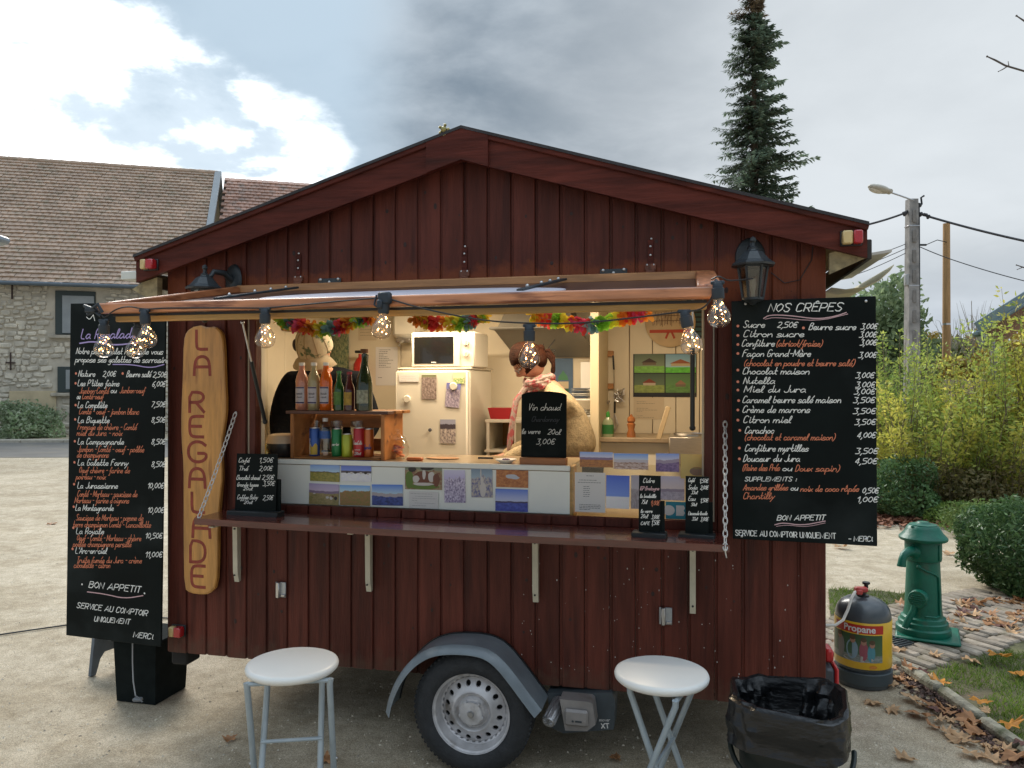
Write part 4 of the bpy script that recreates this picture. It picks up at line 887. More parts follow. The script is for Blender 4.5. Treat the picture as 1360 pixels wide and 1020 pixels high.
# paper flower garlands under the hatch
PET = {n: leafmat('petal_'+n, tuple(min(.9, x*1.15+.02) for x in c), tuple(min(.95, x*2.0+.05) for x in c), .7, .3) for n, c in (('red', (.62, .035, .03)), ('pink', (.62, .05, .14)), ('orange', (.80, .22, .02)), ('yellow', (.75, .48, .03)), ('green', (.24, .48, .05)), ('blue', (.16, .30, .34)))}
def garland(label, pts, v, seq, n, rad=.050):
    t = thing('flower_garland', label, 'garland', TM, 'paper flower garlands across the top of the opening'); rr = random.Random(n)
    P = [L(x, y+7, v) for x, y in pts]; MB().tube(P, .002, 5).build('string', PAPER, t)
    mbs = {}
    for i in range(n):
        f = i/(n-1)*(len(P)-1); k = min(int(f), len(P)-2); c = P[k].lerp(P[k+1], f-k); colr = seq[int(i/n*len(seq))]; m = mbs.setdefault((colr, int(i/n*len(seq))), MB())
        for j in range(11):
            d = Vector((rr.uniform(-.5, .5), rr.uniform(-1, 1), rr.uniform(-1, 1))).normalized(); s_ = d.cross(Vector((.3, .9, .2))).normalized(); e = d.cross(s_); L1 = rad*rr.uniform(.6, 1.05); wv = rad*.30
            m.add([c, c+d*L1*.55+s_*wv+e*.004, c+d*L1+s_*wv*.5, c+d*L1-s_*wv*.5-e*.003, c+d*L1*.55-s_*wv-e*.004], [(0, 1, 2, 3, 4)])
    for (colr, i), m in mbs.items(): m.build('petals', PET[colr], t, smooth=False, kind='stuff')
garland('colourful paper garland hanging above the man with the cap', [(368, 418), (392, 424), (425, 432), (452, 427), (475, 418), (492, 413)], .10, ['yellow', 'green', 'blue', 'pink', 'red', 'orange', 'yellow', 'green', 'blue', 'pink', 'red', 'orange', 'yellow', 'green', 'blue', 'red', 'orange'], 44)
garland('colourful paper garland hanging above the microwave oven', [(551, 415), (570, 421), (600, 424), (622, 422), (632, 413), (645, 411)], .12, ['orange', 'yellow', 'red', 'orange', 'yellow', 'green', 'blue', 'red', 'pink', 'green', 'yellow'], 30)
garland('colourful paper garland hanging across the extractor hood', [(706, 411), (722, 416), (742, 419), (760, 424), (780, 428), (800, 422), (820, 418), (840, 411), (860, 408)], .12, ['yellow', 'orange', 'red', 'green', 'yellow', 'orange', 'pink', 'red', 'blue', 'green', 'green', 'yellow', 'orange', 'red', 'pink', 'orange'], 42)

# ============================================================ INSIDE THE TRAILER
# lit ceiling fittings (the photograph shows the room warmly lit from above)
def ceiling_lamp(label, u, v, watts, sx):
    t = thing('ceiling_lamp', label, 'ceiling lamp', on(u, v, 2.385))
    MB().box((0, 0, .028), (sx, .12, .020), .004).build('lamp_body', WHITE, t)
    MB().box((0, 0, .008), (sx-.03, .09, .020), .008).build('diffuser', M('lamp_diffuser', (.9, .75, .5), .5, emit=((1, .78, .48), 3.0)), t)
    ld = bpy.data.lights.new('lamp_light', 'AREA'); ld.shape = 'RECTANGLE'; ld.size = sx; ld.size_y = .10; ld.energy = watts; ld.color = (1, .80, .55)
    lo = bpy.data.objects.new('lamp_light', ld); C.objects.link(lo); lo.parent = t; lo.location = (0, 0, -.012)
ceiling_lamp('long lit ceiling lamp above the extractor hood and utensils', .35, .80, 12.5, .9)
ceiling_lamp('lit ceiling lamp over the left end of the counter', -.60, 1.05, 9, .6)
# counter
COUNT = M('counter_top', (.34, .25, .15), .3, .2, 6, coat=.3)
cu_ = thing('serving_counter', 'white fronted serving counter inside the hatch opening', 'counter', TM)
MB().box((-.475, .30, 1.392), (1.99, .47, .026), .004).build('counter_top', COUNT, cu_)
MB().box((-.40, .078, 1.285), (1.83, .018, .222), .003).build('front_panel', PANEL, cu_); MB().box((-.40, .066, 1.396), (1.83, .012, .026), .003).build('front_trim', PANEL, cu_)
MB().box((-.475, .31, .93), (1.97, .42, .90)).build('cabinet', CREAM, cu_, smooth=False)
MB().box((.80, .30, 1.150), (.62, .44, .024), .004).build('low_top', COUNT, cu_); MB().box((.80, .31, .80), (.60, .40, .68)).build('cabinet', CREAM, cu_, smooth=False)
MB().box((.522, .12, 1.28), (.02, .10, .25)).build('end_cheek', OCHRE, cu_)
# clear screen with cards to the right
scr = thing('counter_screen', 'clear acrylic screen standing on the low right end of the counter', 'screen', TM)
MB().box((.825, .066, 1.295), (.60, .004, .255)).build('acrylic_pane', glassmat('acrylic', (.95, .93, .86), .05, .08), scr)
MB().box((.825, .070, 1.163), (.61, .02, .012), .002).build('base_rail', OCHRE, scr)
# prints taped to the panel and the screen
def card(name, label, cat, x0, y0, x1, y1, v, mat, rot=0.0, parent=None, t=.0015):
    a, c = L(x0, y0, v), L(x1, y1, v); m = MB().box((0, 0, 0), (abs(c.x-a.x), t, abs(a.z-c.z)), 0, None)
    mt = Matrix.Translation(((a.x+c.x)/2, v, (a.z+c.z)/2)) @ Matrix.Rotation(rot, 4, 'Y')
    if parent: o = m.build(name, mat, parent, smooth=False); o.matrix_basis = mt; return o
    return m.build(name, mat, None, smooth=False, label=label, cat=cat, at=TM @ mt)
SKY1 = (.05, .13, .50); BLU = (.03, .05, .30)
pv = .0655
P_ = [('photo print of a green meadow under clear blue sky, top left on the white panel', (412, 611, 451, 640), SKY1, (.35, .50, .75), (.13, .14, .02), (.30, .24, .05), .42, .10, 3, ((.12, .07, .04), .04)),
 ('photo print of cows in snow under a deep blue sky beside the meadow print', (453, 611, 493, 640), BLU, (.18, .26, .70), (.55, .55, .68), (.75, .75, .80), .40, .03, 3, ((.10, .08, .10), .10)),
 ('photo print of a herd on a slope under a pinkish sky', (410.5, 642, 450, 671), (.30, .25, .42), (.50, .40, .50), (.16, .14, .04), (.30, .22, .10), .55, .10, 2, ((.25, .18, .28), .12)),
 ('photo print of an orange autumn hillside above a meadow', (451.5, 644, 491.5, 672), (.12, .30, .75), (.40, .55, .80), (.28, .13, .05), (.16, .14, .03), .70, .35, 2.2, None),
 ('photo print of a dark blue lake between snowy banks, right of the autumn hillside', (494, 643, 535, 672), (.05, .16, .55), (.45, .60, .85), (.01, .02, .10), (.04, .07, .28), .42, .22, 2, ((.45, .40, .42), .16)),
 ('photo print of brown and white cattle in a green field', (538, 616, 587, 651), (.05, .06, .03), (.20, .22, .15), (.16, .05, .03), (.30, .26, .14), .75, .20, 5, None),
 ('upright photo print of frosted lilac fir trees', (590, 624, 618, 668), (.50, .48, .62), (.40, .36, .55), (.12, .09, .20), (.55, .50, .65), .75, .25, 9, None),
 ('upright photo print of a snowy forest track between dark firs', (626, 616, 654, 661), (.08, .12, .20), (.25, .33, .40), (.07, .08, .22), (.45, .40, .32), .60, .30, 6, None),
 ('photo print of a pale pond in rust coloured autumn moorland', (659, 618.5, 701.5, 648), (.45, .50, .60), (.55, .58, .62), (.25, .07, .02), (.42, .17, .05), .80, .06, 3, ((.16, .07, .04), .06)),
 ('photo print of a blue lake at dusk with bare branches', (658, 649, 701, 680), (.06, .14, .50), (.45, .48, .70), (.02, .03, .22), (.06, .09, .38), .38, .05, 4, ((.06, .05, .12), .07))]
for i, (lb, r_, s1, s2, l1, l2, h, amp, ns, far) in enumerate(P_):
    card('photo_print', lb, 'photo print', *r_, pv, picmat('print_%d' % i, s1, s2, l1, l2, h, amp, ns, far, fs=(9 if i != 6 else 14), seed=i*3.7), rot=random.uniform(-.02, .02))
def shapes(o, lst, w_, h_):
    for k, (cx_, cz_, rx, rz_, col) in enumerate(lst):
        m = MB(); m.add([((cx_-.5)*w_+rx*w_*cos(2*pi*q/12)*(1+.12*sin(q*5)), -.0011-.0002*k, (cz_-.5)*h_+rz_*h_*sin(2*pi*q/12)*(1+.12*cos(q*7))) for q in range(12)], [tuple(range(12))]); m.build('print_shape', M('print_'+str(col), col, .4), o, smooth=False)
PR = [o for o in C.objects if o.name.startswith('photo_print')]
def prs(i): o = PR[i]; return o, o.dimensions.x, o.dimensions.z
bpy.context.view_layer.update()
WHT, BRN, DKB, GRN = (.62, .58, .55), (.17, .055, .03), (.03, .022, .02), (.12, .20, .03)
shapes(*((lambda t: (t[0], [(.12, .40, .12, .35, GRN), (.5, .12, .45, .10, GRN), (.5, .50, .26, .26, BRN), (.30, .42, .10, .14, WHT), (.72, .52, .10, .20, WHT), (.52, .62, .05, .2, WHT), (.85, .40, .10, .26, BRN), (.5, .22, .3, .06, WHT), (.2, .80, .12, .10, DKB), (.6, .85, .2, .08, DKB)], t[1], t[2]))(prs(5))))
shapes(*((lambda t: (t[0], [(.48, .52, .20, .10, (.52, .54, .60)), (.60, .46, .14, .07, (.52, .54, .60))], t[1], t[2]))(prs(8))))
shapes(*((lambda t: (t[0], [(.55, .25, .16, .22, WHT), (.50, .50, .07, .14, WHT), (.46, .72, .03, .14, WHT)], t[1], t[2]))(prs(7))))
shapes(*((lambda t: (t[0], [(.2, .42, .05, .04, DKB), (.35, .40, .05, .05, WHT), (.48, .42, .06, .05, DKB), (.66, .40, .05, .05, WHT), (.82, .42, .06, .06, DKB), (.90, .36, .04, .04, WHT)], t[1], t[2]))(prs(1))))
shapes(*((lambda t: (t[0], [(.62, .36, .06, .06, WHT), (.75, .34, .06, .08, WHT), (.90, .34, .06, .09, DKB), (.80, .42, .05, .05, BRN), (.18, .52, .05, .03, WHT)], t[1], t[2]))(prs(2))))
sv = .0625
Q_ = [('photo print of orange woods below distant hills, top left of the clear screen', (770, 600, 814, 621), (.20, .32, .70), (.62, .55, .60), (.40, .16, .04), (.22, .08, .03), .50, .08, 3, ((.25, .18, .30), .15)),
 ('photo print of woods in a sea of mist, second along the screen top', (815, 602, 861, 624), (.12, .26, .65), (.60, .62, .72), (.24, .12, .08), (.55, .45, .42), .45, .08, 3, ((.60, .55, .60), .18)),
 ('photo print of a misty violet forest slope, third along the top of the clear screen', (871, 602, 902, 627), (.16, .26, .60), (.65, .58, .62), (.10, .06, .16), (.22, .14, .28), .50, .20, 2, ((.40, .32, .42), .18)),
 ('upright photo print of a tiny chapel in snow under a blue sky', (805, 631, 836, 676), (.04, .10, .48), (.15, .25, .72), (.62, .60, .72), (.72, .70, .76), .36, .01, 3, None),
 ('small grey photo print half hidden behind the cider sign', (838, 631, 851, 676), (.30, .28, .34), (.40, .36, .38), (.20, .17, .18), (.36, .32, .34), .6, .1, 6, None),
 ('photo print of a bare tree in mist between the two right signs', (877, 632, 909, 665), (.42, .38, .48), (.62, .50, .46), (.28, .24, .30), (.45, .40, .46), .35, .06, 4, ((.35, .28, .36), .12))]
for i, (lb, r_, s1, s2, l1, l2, h, amp, ns, far) in enumerate(Q_):
    card('photo_print', lb, 'photo print', *r_, sv, picmat('print_b%d' % i, s1, s2, l1, l2, h, amp, ns, far, fs=9, seed=i*5.1+40), rot=random.uniform(-.015, .015))
def doc(label, x0, y0, x1, y1, v, lines, mat=PAPER, name='notice', rot=0.0):
    a, c = L(x0, y0, v), L(x1, y1, v); W_, H_ = abs(c.x-a.x), abs(a.z-c.z)
    t = thing(name, label, 'notice', TM @ Matrix.Translation(((a.x+c.x)/2, v, (a.z+c.z)/2)) @ Matrix.Rotation(rot, 4, 'Y'))
    MB().box((0, 0, 0), (W_, .0012, H_)).build('sheet', mat, t, smooth=False); m = MB(); rr = random.Random(int(x0))
    for (yy, xa, xb) in lines:                          # rows of words
        x = xa
        while x < xb-.02:
            wl = min(rr.uniform(.03, .10), xb-x); z = H_*(.5-yy); m.add([((x-.5)*W_, -.0012, z), ((x+wl-.5)*W_, -.0012, z), ((x+wl-.5)*W_, -.0012, z+H_*.012), ((x-.5)*W_, -.0012, z+H_*.012)], [(0, 1, 2, 3)]); x += wl+.018
    m.build('print', INK, t, smooth=False); return t
doc('white printed sheet with a heading at the left end of the clear screen', 763.5, 627, 804, 681, sv, [(.09, .38, .62), (.20, .15, .75), (.26, .10, .85)]+[(.36+.05*k, .28, .5) for k in range(6)]+[(.82, .15, .85), (.86, .15, .85), (.90, .15, .85), (.94, .15, .5)])
doc('small white printed note below the cattle print', 543.5, 652, 582, 676, pv-.001, [(.15, .05, .8), (.30, .2, .8), (.42, .1, .95), (.55, .1, .3), (.70, .2, .9), (.85, .1, .6)])
cb = card('payment_sticker', 'teal payment card sticker with white letters CB behind the right signs', 'sticker', 884, 666, 912, 690, sv, M('teal_print', (.02, .25, .34), .4))
m = MB(); n = 20
m.add([(-.033+.027*cos(2*pi*k/n), -.0012, .0+.024*sin(2*pi*k/n)) for k in range(n)], [tuple(range(n))]); m.prism([(0.0, -.024), (.033, -.024), (.040, -.010), (.034, 0), (.040, .012), (.034, .024), (0.0, .024)], -.0014, -.0011)
m.build('letters', PAPER, cb, smooth=False)
yl = card('yellow_envelope', 'yellow card with an oval picture at the right end of the clear screen', 'card', 904, 603, 935, 636, .055, M('yellow_card', (.66, .47, .16), .5, .1, 10)); 
MB().lathe([(.0, .0015), (.034, .0015), (.034, 0), (.0, 0)], 24, (.022, -.0012, -.022), RX, sy=.6).build('oval_picture', picmat('mosaic', (.3, .1, .05), (.2, .2, .05), (.05, .12, .10), (.35, .12, .06), .8, .3, 6, None, 22), yl)
# hanging ladle of bottles: crate with drinks
cr_ = thing('wooden_crate', 'open fronted wooden crate of drink cans standing on the left of the counter', 'crate', TM)
c0 = L(386, 609, .12); c1 = L(496, 545, .12); CW = M('crate_wood', (.36, .155, .045), .6, .35, 4, .2, 18, stretch=(1, 8, 8), rnd=.2); CWV = M('crate_wood_upright', (.40, .16, .045), .6, .35, 4, .2, 18, stretch=(8, 1, 1.2), dirt=((.10, .04, .02), 9, .6, .7), rnd=.2)
X0, X1, Z0, Z1 = c0.x-.004, c1.x+.062, 1.405, 1.405+.238
MB().box((X0+.012, .25, (Z0+Z1)/2), (.022, .26, Z1-Z0), .003).build('side_board', CWV, cr_); MB().box((X1-.012, .25, (Z0+Z1)/2), (.022, .26, Z1-Z0), .003).build('side_board', CWV, cr_)
for k in range(3): MB().box(((X0+X1)/2+.01*k, .155+.092*k, Z1+.008), (X1-X0+.04, .088, .016), .002).build('top_slat', M('crate_wood_dark', (.12, .055, .04), .55, .4, 5, .2, 16, stretch=(1, 8, 8)) if k < 1 else CW, cr_)
for k in range(3): MB().box(((X0+X1)/2, .155+.09*k, Z0+.006), (X1-X0-.05, .084, .010), .002).build('bottom_slat', CW, cr_)
for k in range(2): MB().box(((X0+X1)/2, .385, Z0+.06+.13*k), (X1-X0-.02, .012, .07), .002).build('back_slat', CW, cr_)
# cans and bottles
CANR = .0305
def cyl_text(mb, txt, r, z0, h, a0, a1, wd, slant=.2, vert=False, curl=True):
    def f(x, y, l):
        a = -pi/2+x/r; return (cos(a)*(r+l*.6), sin(a)*(r+l*.6), y)
    if vert:
        m2 = MB(); st_, tot = strokes(txt, curl, curl); sx = (a1-a0)/tot; sy = h/7
        for s_ in st_: ribbon(mb, [(z0-(b*sy), a0+a*sx+b*sy*slant) for a, b in s_], wd, f)
    else: write(mb, txt, (a0, z0), (a1, z0), h, wd, f, slant=slant, curl=curl, join=curl)
def can(label, px, col, z=1.412, v=.20, h=.115, r=.0285, txt=None, ink=WHITE, vert=False, band=None, py=None):
    q = L(px, 590, v); t = thing('drink_can', label, 'drink can', on(q.x, v, z, random.uniform(-.1, .1)))
    cm = M('can_'+str(col), col, .3, .12, 8, metal=.25, coat=.3)
    MB().lathe([(r*.82, .0), (r*.96, .006), (r, .012), (r, h-.012), (r*.9, h-.004)], 24).build('can_body', cm, t); MB().lathe([(r*.9, h-.004), (r*.92, h), (r*.8, h), (r*.78, h-.004), (0, h-.004)], 24).box((0, 0, h-.002), (.02, .01, .002)).build('lid', STEEL, t)
    if band:
        m = MB(); N_ = 16; vs = []
        for k in range(N_+1):
            a = -pi/2-1.0+2.0*k/N_; zt = h*band[1]+.010*sin(k*.6); vs += [(cos(a)*(r+.0003), sin(a)*(r+.0003), .012), (cos(a)*(r+.0003), sin(a)*(r+.0003), zt)]
        m.add(vs, [(2*k, 2*k+2, 2*k+3, 2*k+1) for k in range(N_)]); m.build('print_band', M('band_'+str(band[0]), band[0], .35), t)
    if txt:
        m = MB()
        for tx, z0, hh, a0, a1, wd in txt: cyl_text(m, tx, r+.0004, z0, hh, a0, a1, wd, vert=vert)
        m.build('lettering', ink, t, smooth=False)
    return t
t_ = can('blue and yellow drink can, leftmost inside the crate', 418, (.03, .10, .38), band=((.62, .42, .05), .40), h=.155)
m = MB(); cyl_text(m, 'orangina', .0290, -.012, .013, .016, .100, .0024, vert=True); m.build('lettering', WHITE, t_, smooth=False)
can('green can with a pale round mark between the water bottle and yellow can', 447.5, (.01, .20, .06), h=.152, txt=[('perrier', .062, .016, -.020, .022, .0024)])
can('short lime yellow drink can in the middle of the crate', 461, (.42, .48, .03), h=.125, v=.19)
can('red drink can with white script near the right of the crate', 477, (.50, .02, .03), h=.158, r=.0305, txt=[('CocaCola', .070, .020, -.024, .026, .0026), ('coca', .040, .008, -.014, .016, .0014), ('330ml', .016, .014, -.018, .020, .0022)])
can('orange drink can with blue lettering, rightmost in the crate', 490, (.62, .16, .03), h=.152, r=.026, v=.215, txt=[('fanta', .045, .024, -.020, .022, .0032)], ink=M('blue_ink', (.02, .06, .30), .5))
def bottle(label, px, v, z, prof, mat, name='bottle', parts=(), liquid=None):
    q = L(px, 520, v); t = thing(name, label, 'bottle', on(q.x, v, z)); MB().lathe(prof, 24).build('glass_body', mat, t)
    if liquid: MB().lathe([(max(a-.0025, 0), b_+.002) for a, b_ in prof[:liquid[0]]]+[(0, prof[liquid[0]-1][1])], 20).build('drink', liquid[1], t)
    for nm, pr, mt in parts: MB().lathe(pr, 24).build(nm, mt, t)
    return t
water = M('water', (.75, .80, .80), .05, trans=.9)
bottle('clear plastic water bottle with a blue label inside the crate', 432, .20, 1.412, [(.026, 0), (.030, .005), (.030, .03), (.028, .04), (.030, .05), (.028, .065), (.030, .08), (.030, .14), (.028, .155), (.018, .180), (.012, .190), (.012, .200)], glassmat('pet', (.85, .90, .92), .12, .06), 'water_bottle', [('label_band', [(.0306, .098), (.0306, .138)], M('blue_label', (.04, .12, .40), .4, .3, 60)), ('cap', [(.014, .188), (.014, .206), (0, .206)], PAPER)])
def crate_top(label, px, mat, lm_, cap, h=.250, r=.0335, shape='syrup', **k):
    ZT = Z1+.017
    if shape == 'syrup': prof = [(.0, 0), (r*.92, 0), (r, .006), (r*.96, h*.50), (r, h*.62), (r*.82, h*.74), (r*.50, h*.84), (r*.42, h*.93), (r*.42, h*.965)]; lb = (h*.14, h*.50)
    elif shape == 'beer': prof = [(.0, 0), (r, 0), (r, h*.52), (r*.9, h*.62), (r*.5, h*.76), (r*.42, h*.97)]; lb = (h*.14, h*.48)
    else: prof = [(.0, 0), (r, 0), (r, h*.42), (r*.9, h*.53), (r*.52, h*.70), (r*.36, h*.82), (r*.36, h*.94)]; lb = (h*.12, h*.34)
    parts = [('cap', [(r*.48, h*.955), (r*.48, h*1.02), (0, h*1.025)], cap)]
    t = bottle(label, px, .20, ZT, prof, mat, 'bottle', parts, k.get('liquid'))
    m = MB(); N_ = 14; vs = []
    for q in range(N_+1):
        a = -pi/2-.85+1.7*q/N_; vs += [(cos(a)*(r+.0006), sin(a)*(r+.0006), lb[0]), (cos(a)*(r+.0006), sin(a)*(r+.0006), lb[1])]
    m.add(vs, [(2*q, 2*q+2, 2*q+3, 2*q+1) for q in range(N_)]); lo = m.build('label_print', lm_, t)
    if k.get('bands'):
        for za, zb in ((lb[0]+.002, lb[0]+.009), (lb[1]-.008, lb[1]-.002)):
            m = MB(); vs = []
            for q in range(N_+1): a = -pi/2-.8+1.6*q/N_; vs += [(cos(a)*(r+.0011), sin(a)*(r+.0011), za), (cos(a)*(r+.0011), sin(a)*(r+.0011), zb)]
            m.add(vs, [(2*q, 2*q+2, 2*q+3, 2*q+1) for q in range(N_)]); m.build('label_stripe', M('navy_ink', (.04, .03, .12), .6), lo)
        m = MB(); cyl_text(m, 'limonade', r+.0016, lb[0]+(lb[1]-lb[0])*.55, .010, -.016, .018, .0014); cyl_text(m, 'artisanale', r+.0016, lb[0]+(lb[1]-lb[0])*.36, .007, -.016, .016, .0010); m.build('lettering', INK, lo, smooth=False)
    return t
LBL = M('grey_label', (.52, .50, .56), .6, .1, 40)
def juice(n, c): return M(n, c, .12, .04, 6, coat=.5)
crate_top('pink lemonade bottle, first from the left on top of the crate', 401, juice('pink_lemonade', (.62, .26, .17)), LBL, WHITE, bands=1)
crate_top('pale lemonade bottle, second from the left on top of the crate', 417, juice('pale_lemonade', (.42, .36, .19)), LBL, WHITE, bands=1)
crate_top('bright orange lemonade bottle, third from the left on top of the crate', 433, juice('orange_lemonade', (.75, .14, .01)), LBL, WHITE, bands=1)
crate_top('small green beer bottle between the orange bottle and the red topped beer', 450, M('green_beer_glass', (.02, .10, .02), .1, .2, 10, coat=.5), M('green_label', (.10, .22, .05), .6, .3, 50), M('green_cap', (.03, .2, .05), .4), h=.205, r=.0275, shape='beer')
crate_top('small brown beer bottle with a red neck and gold label on the crate', 464, M('brown_beer_glass', (.10, .02, .018), .1, .2, 10, coat=.5), M('gold_label', (.45, .28, .04), .5, .3, 50), M('red_cap', (.35, .03, .05), .4), h=.200, r=.0285, shape='beer')
crate_top('tall dark green cider bottle, largest on top of the crate', 484, M('cider_glass', (.018, .035, .012), .08, .2, 10, coat=.6), M('cider_label', (.30, .32, .24), .5, .5, 60), M('cork', (.15, .07, .03), .8), h=.318, r=.0425, shape='cider')
# glasses inside the crate
for i, (px, lb) in enumerate(((420, 'left'), (447, 'middle'), (474, 'right'))):
    q = L(px, 560, .33); t = thing('drinking_glass', 'clear glass behind the cans, %s one in the back of the crate' % lb, 'glass', on(q.x, .33, Z0+.012)); MB().lathe([(.0, .004), (.026, 0), (.030, .05), (.036, .18), (.034, .18), (.028, .05), (.0, .008)], 20).build('glass_wall', CLEAR, t)
# cooking pot at left, glass jar, small things
q = L(368, 590, .16); t = thing('hot_pot', 'dark round pot with a cream rim at the left end of the counter', 'pot', on(q.x, .22, 1.405)); MB().lathe([(.0, 0), (.066, 0), (.082, .02), (.088, .06), (.087, .075)], 32).build('pot_body', M('pot_dark', (.03, .03, .03), .35), t); MB().lathe([(.089, .075), (.088, .095), (.078, .118), (.055, .124), (.0, .126)], 32).build('pot_lid', M('pot_cream', (.58, .46, .32), .45), t)
q = L(348, 588, .08); t = thing('perfume_bottle', 'small brass bottle at the far left of the counter', 'bottle', on(q.x, .12, 1.405)); MB().lathe([(.0, 0), (.016, 0), (.018, .04), (.008, .055), (.007, .075), (.0, .078)], 16).build('bottle_body', M('brass', (.5, .36, .12), .25, metal=.8), t)
q = L(528, 600, .25); t = thing('glass_jar', 'lidded glass jar of orange slices right of the crate', 'jar', on(q.x, .25, 1.405))
MB().lathe([(.0, .004), (.040, 0), (.058, .02), (.062, .06), (.052, .092), (.042, .100)], 28).build('jar_body', CLEAR, t); MB().lathe([(.046, .100), (.044, .112), (.026, .124), (.010, .128), (.008, .136), (.014, .144), (.012, .154), (.0, .158)], 24).build('jar_lid', CLEAR, t)
m = MB(); 
for k in range(5): m.lathe([(.0, 0), (.026, .0), (.026, .006), (.0, .006)], 14, (.014*cos(k*2), .014*sin(k*2), .02+.010*k), Matrix.Rotation(.5*sin(k*3), 3, 'X') @ Matrix.Rotation(.4*cos(k*5), 3, 'Y'))
m.build('fruit_slices', M('orange_flesh', (.62, .16, .05), .4, .2, 50), t)
q = L(551, 604, .16); MB().box((0, 0, .009), (.085, .035, .018), .006).build('knife_handle', M('orange_plastic', (.60, .16, .04), .35), None, label='orange handled tool lying on the counter beside the glass jar', cat='kitchen tool', at=on(q.x, .16, 1.405, .1))
q = L(580, 605, .2); m = MB(); m.lathe([(.0, 0), (.075, 0), (.090, .003), (.090, .005), (.0, .004)], 32, sy=.6); m.build('chopping_board', PINE, None, label='thin pale board lying flat on the counter behind the cattle print', cat='chopping board', at=on(q.x, .30, 1.405))
q = L(672, 606, .14); t = thing('saucer', 'small white dish of violet sweets on the counter', 'dish', on(q.x, .14, 1.405)); MB().lathe([(.0, .003), (.026, 0), (.052, .018), (.054, .022), (.050, .022), (.026, .006), (.0, .006)], 28).build('dish', WHITE, t)
m = MB(); [m.ball((.012*cos(k), .012*sin(k), .016), .009, 8, 6) for k in range(5)]; m.build('sweets', M('violet', (.12, .05, .20), .5), t)
q = L(645, 602, .35); MB().bar((-.04, 0, .004), (.04, 0, .004), .012, .008).build('table_knife', BLACK, None, label='dark handled knife lying on the counter near the white dish', cat='knife', at=on(q.x, .35, 1.405, .1))
# chalk signs standing about
def standing(label, x0, x1, ytop, ybot, v, z, texts, base='black', arch=0.0, rz=0.0, tilt=0.06, side=True):
    a, c = L(x0, ybot, v), L(x1, ybot, v); tp = L((x0+x1)/2, ytop, v); w0 = c.x-a.x; h0 = tp.z-z; mt = on((a.x+c.x)/2, v, z, rz)
    t = thing('chalk_sign', label, 'chalk sign', mt); R4 = Matrix.Translation((0, 0, .030)) @ Matrix.Rotation(-tilt, 4, 'X')
    out = [(-w0/2, 0), (w0/2, 0)]+([(w0/2, h0-.045)]+[(w0/2*cos(k), h0-.045+.020*sin(k)) for k in [pi*i/12 for i in range(1, 12)]]+[(-w0/2, h0-.045)] if arch else [(w0/2, h0-.030), (-w0/2, h0-.030)])
    sl = MB().prism(out, 0, .008).build('slate', SLATE, t, smooth=False); sl.matrix_basis = R4
    if base == 'black': MB().box((0, .004, .015), (w0+.055, .075, .030), .004).build('sign_base', M('black_wood', (.012, .016, .018), .5, .2, 20), t)
    else: MB().box((0, .0, .018), (w0+.008, .040, .040), .003).build('sign_base', M('sign_base_wood', (.30, .12, .045), .5, .3, 4, .1, 20, stretch=(1, 8, 8)), t)
    if side:
        bk = MB().box((.012, .020, h0*.30), (w0+.01, .008, h0*.60)).build('back_slate', SLATE, t)
    b = Board(mt @ R4)
    for (ink, tx, xa, ya, xb, hh) in texts: b.w(ink, tx, xa, ya, xb, h=hh, wd=.0023)
    for nme, (mb_, ink) in b.ink.items(): o_ = mb_.build('lettering', ink, sl, smooth=False, kind='stuff')
    return t
WH = CHALK
standing('black chalk price sign for coffee and tea at the left end of the shelf', 312, 366, 603, 683, -.14, 1.140, [(WH, 'Café', 317, 614, 331, 6), (WH, '1,50€', 344, 614, 362, 6), (WH, 'Thé', 317, 625, 329, 6), (WH, '2,00€', 344, 625, 361, 6), (WH, 'Chocolat chaud', 314, 637, 345, 6), (WH, '2,50€', 348, 637, 363, 6), (WH, 'Grande tasse', 315, 646, 343, 5), (WH, '3,50€', 349, 645, 364, 6), (WH, '20cl', 323, 651, 335, 4), (WH, 'Coffee Baby', 315, 663, 342, 6), (WH, '2,50€', 349, 664, 362, 6), (WH, '20cl', 324, 669, 335, 4)])
standing('narrow black chalk sign headed Cidre on the right of the shelf', 848, 877, 632, 704, -.19, 1.128, [(WH, 'Cidre', 854, 641, 869, 6), (PINK, 'IGP Bretagne', 850, 651, 875, 5), (WH, 'la bouteille', 850, 661, 871, 5), (WH, '75cl', 852, 669, 859, 5), (ORANGE, '9,00€', 864, 671, 875, 6), (WH, 'le verre', 851, 681, 866, 5), (WH, '20cl', 851, 688, 860, 5), (WH, '3,00€', 865, 689, 875, 5), (WH, 'CAFE', 851, 697, 862, 4), (WH, '1,50€', 865, 697, 875, 6)], rz=radians(-4))
standing('black chalk sign of soft drink prices, rightmost on the shelf', 910, 941, 633, 708, -.15, 1.122, [(WH, 'Café', 914, 640, 922, 5), (WH, '1,50€', 929, 641, 940, 5), (WH, 'Soda', 914, 650, 926, 6), (WH, '2,00€', 930, 650, 940, 5), (WH, '33cl', 918, 656, 926, 4), (WH, 'Eau', 914, 665, 923, 6), (WH, '1,50€', 930, 667, 940, 5), (WH, '50cl', 918, 672, 925, 4), (WH, 'Limonade locale', 914, 684, 939, 5), (WH, '33cl', 919, 691, 926, 4), (WH, '3,00€', 930, 692, 940, 5)], rz=radians(-6))
standing('arched black sign reading Vin chaud on a wooden foot in front of the woman', 692, 752, 521, 607, .10, 1.405, [(WH, 'Vin chaud', 701, 545, 744, 9), (FAINT, 'Chardonnay', 706, 560, 742, 7), (WH, 'le verre', 693, 576, 717, 7), (WH, '20cl', 727, 577, 744, 7), (WH, '3,00€', 712, 590, 736, 7)], base='wood', arch=1, side=False, tilt=.04)

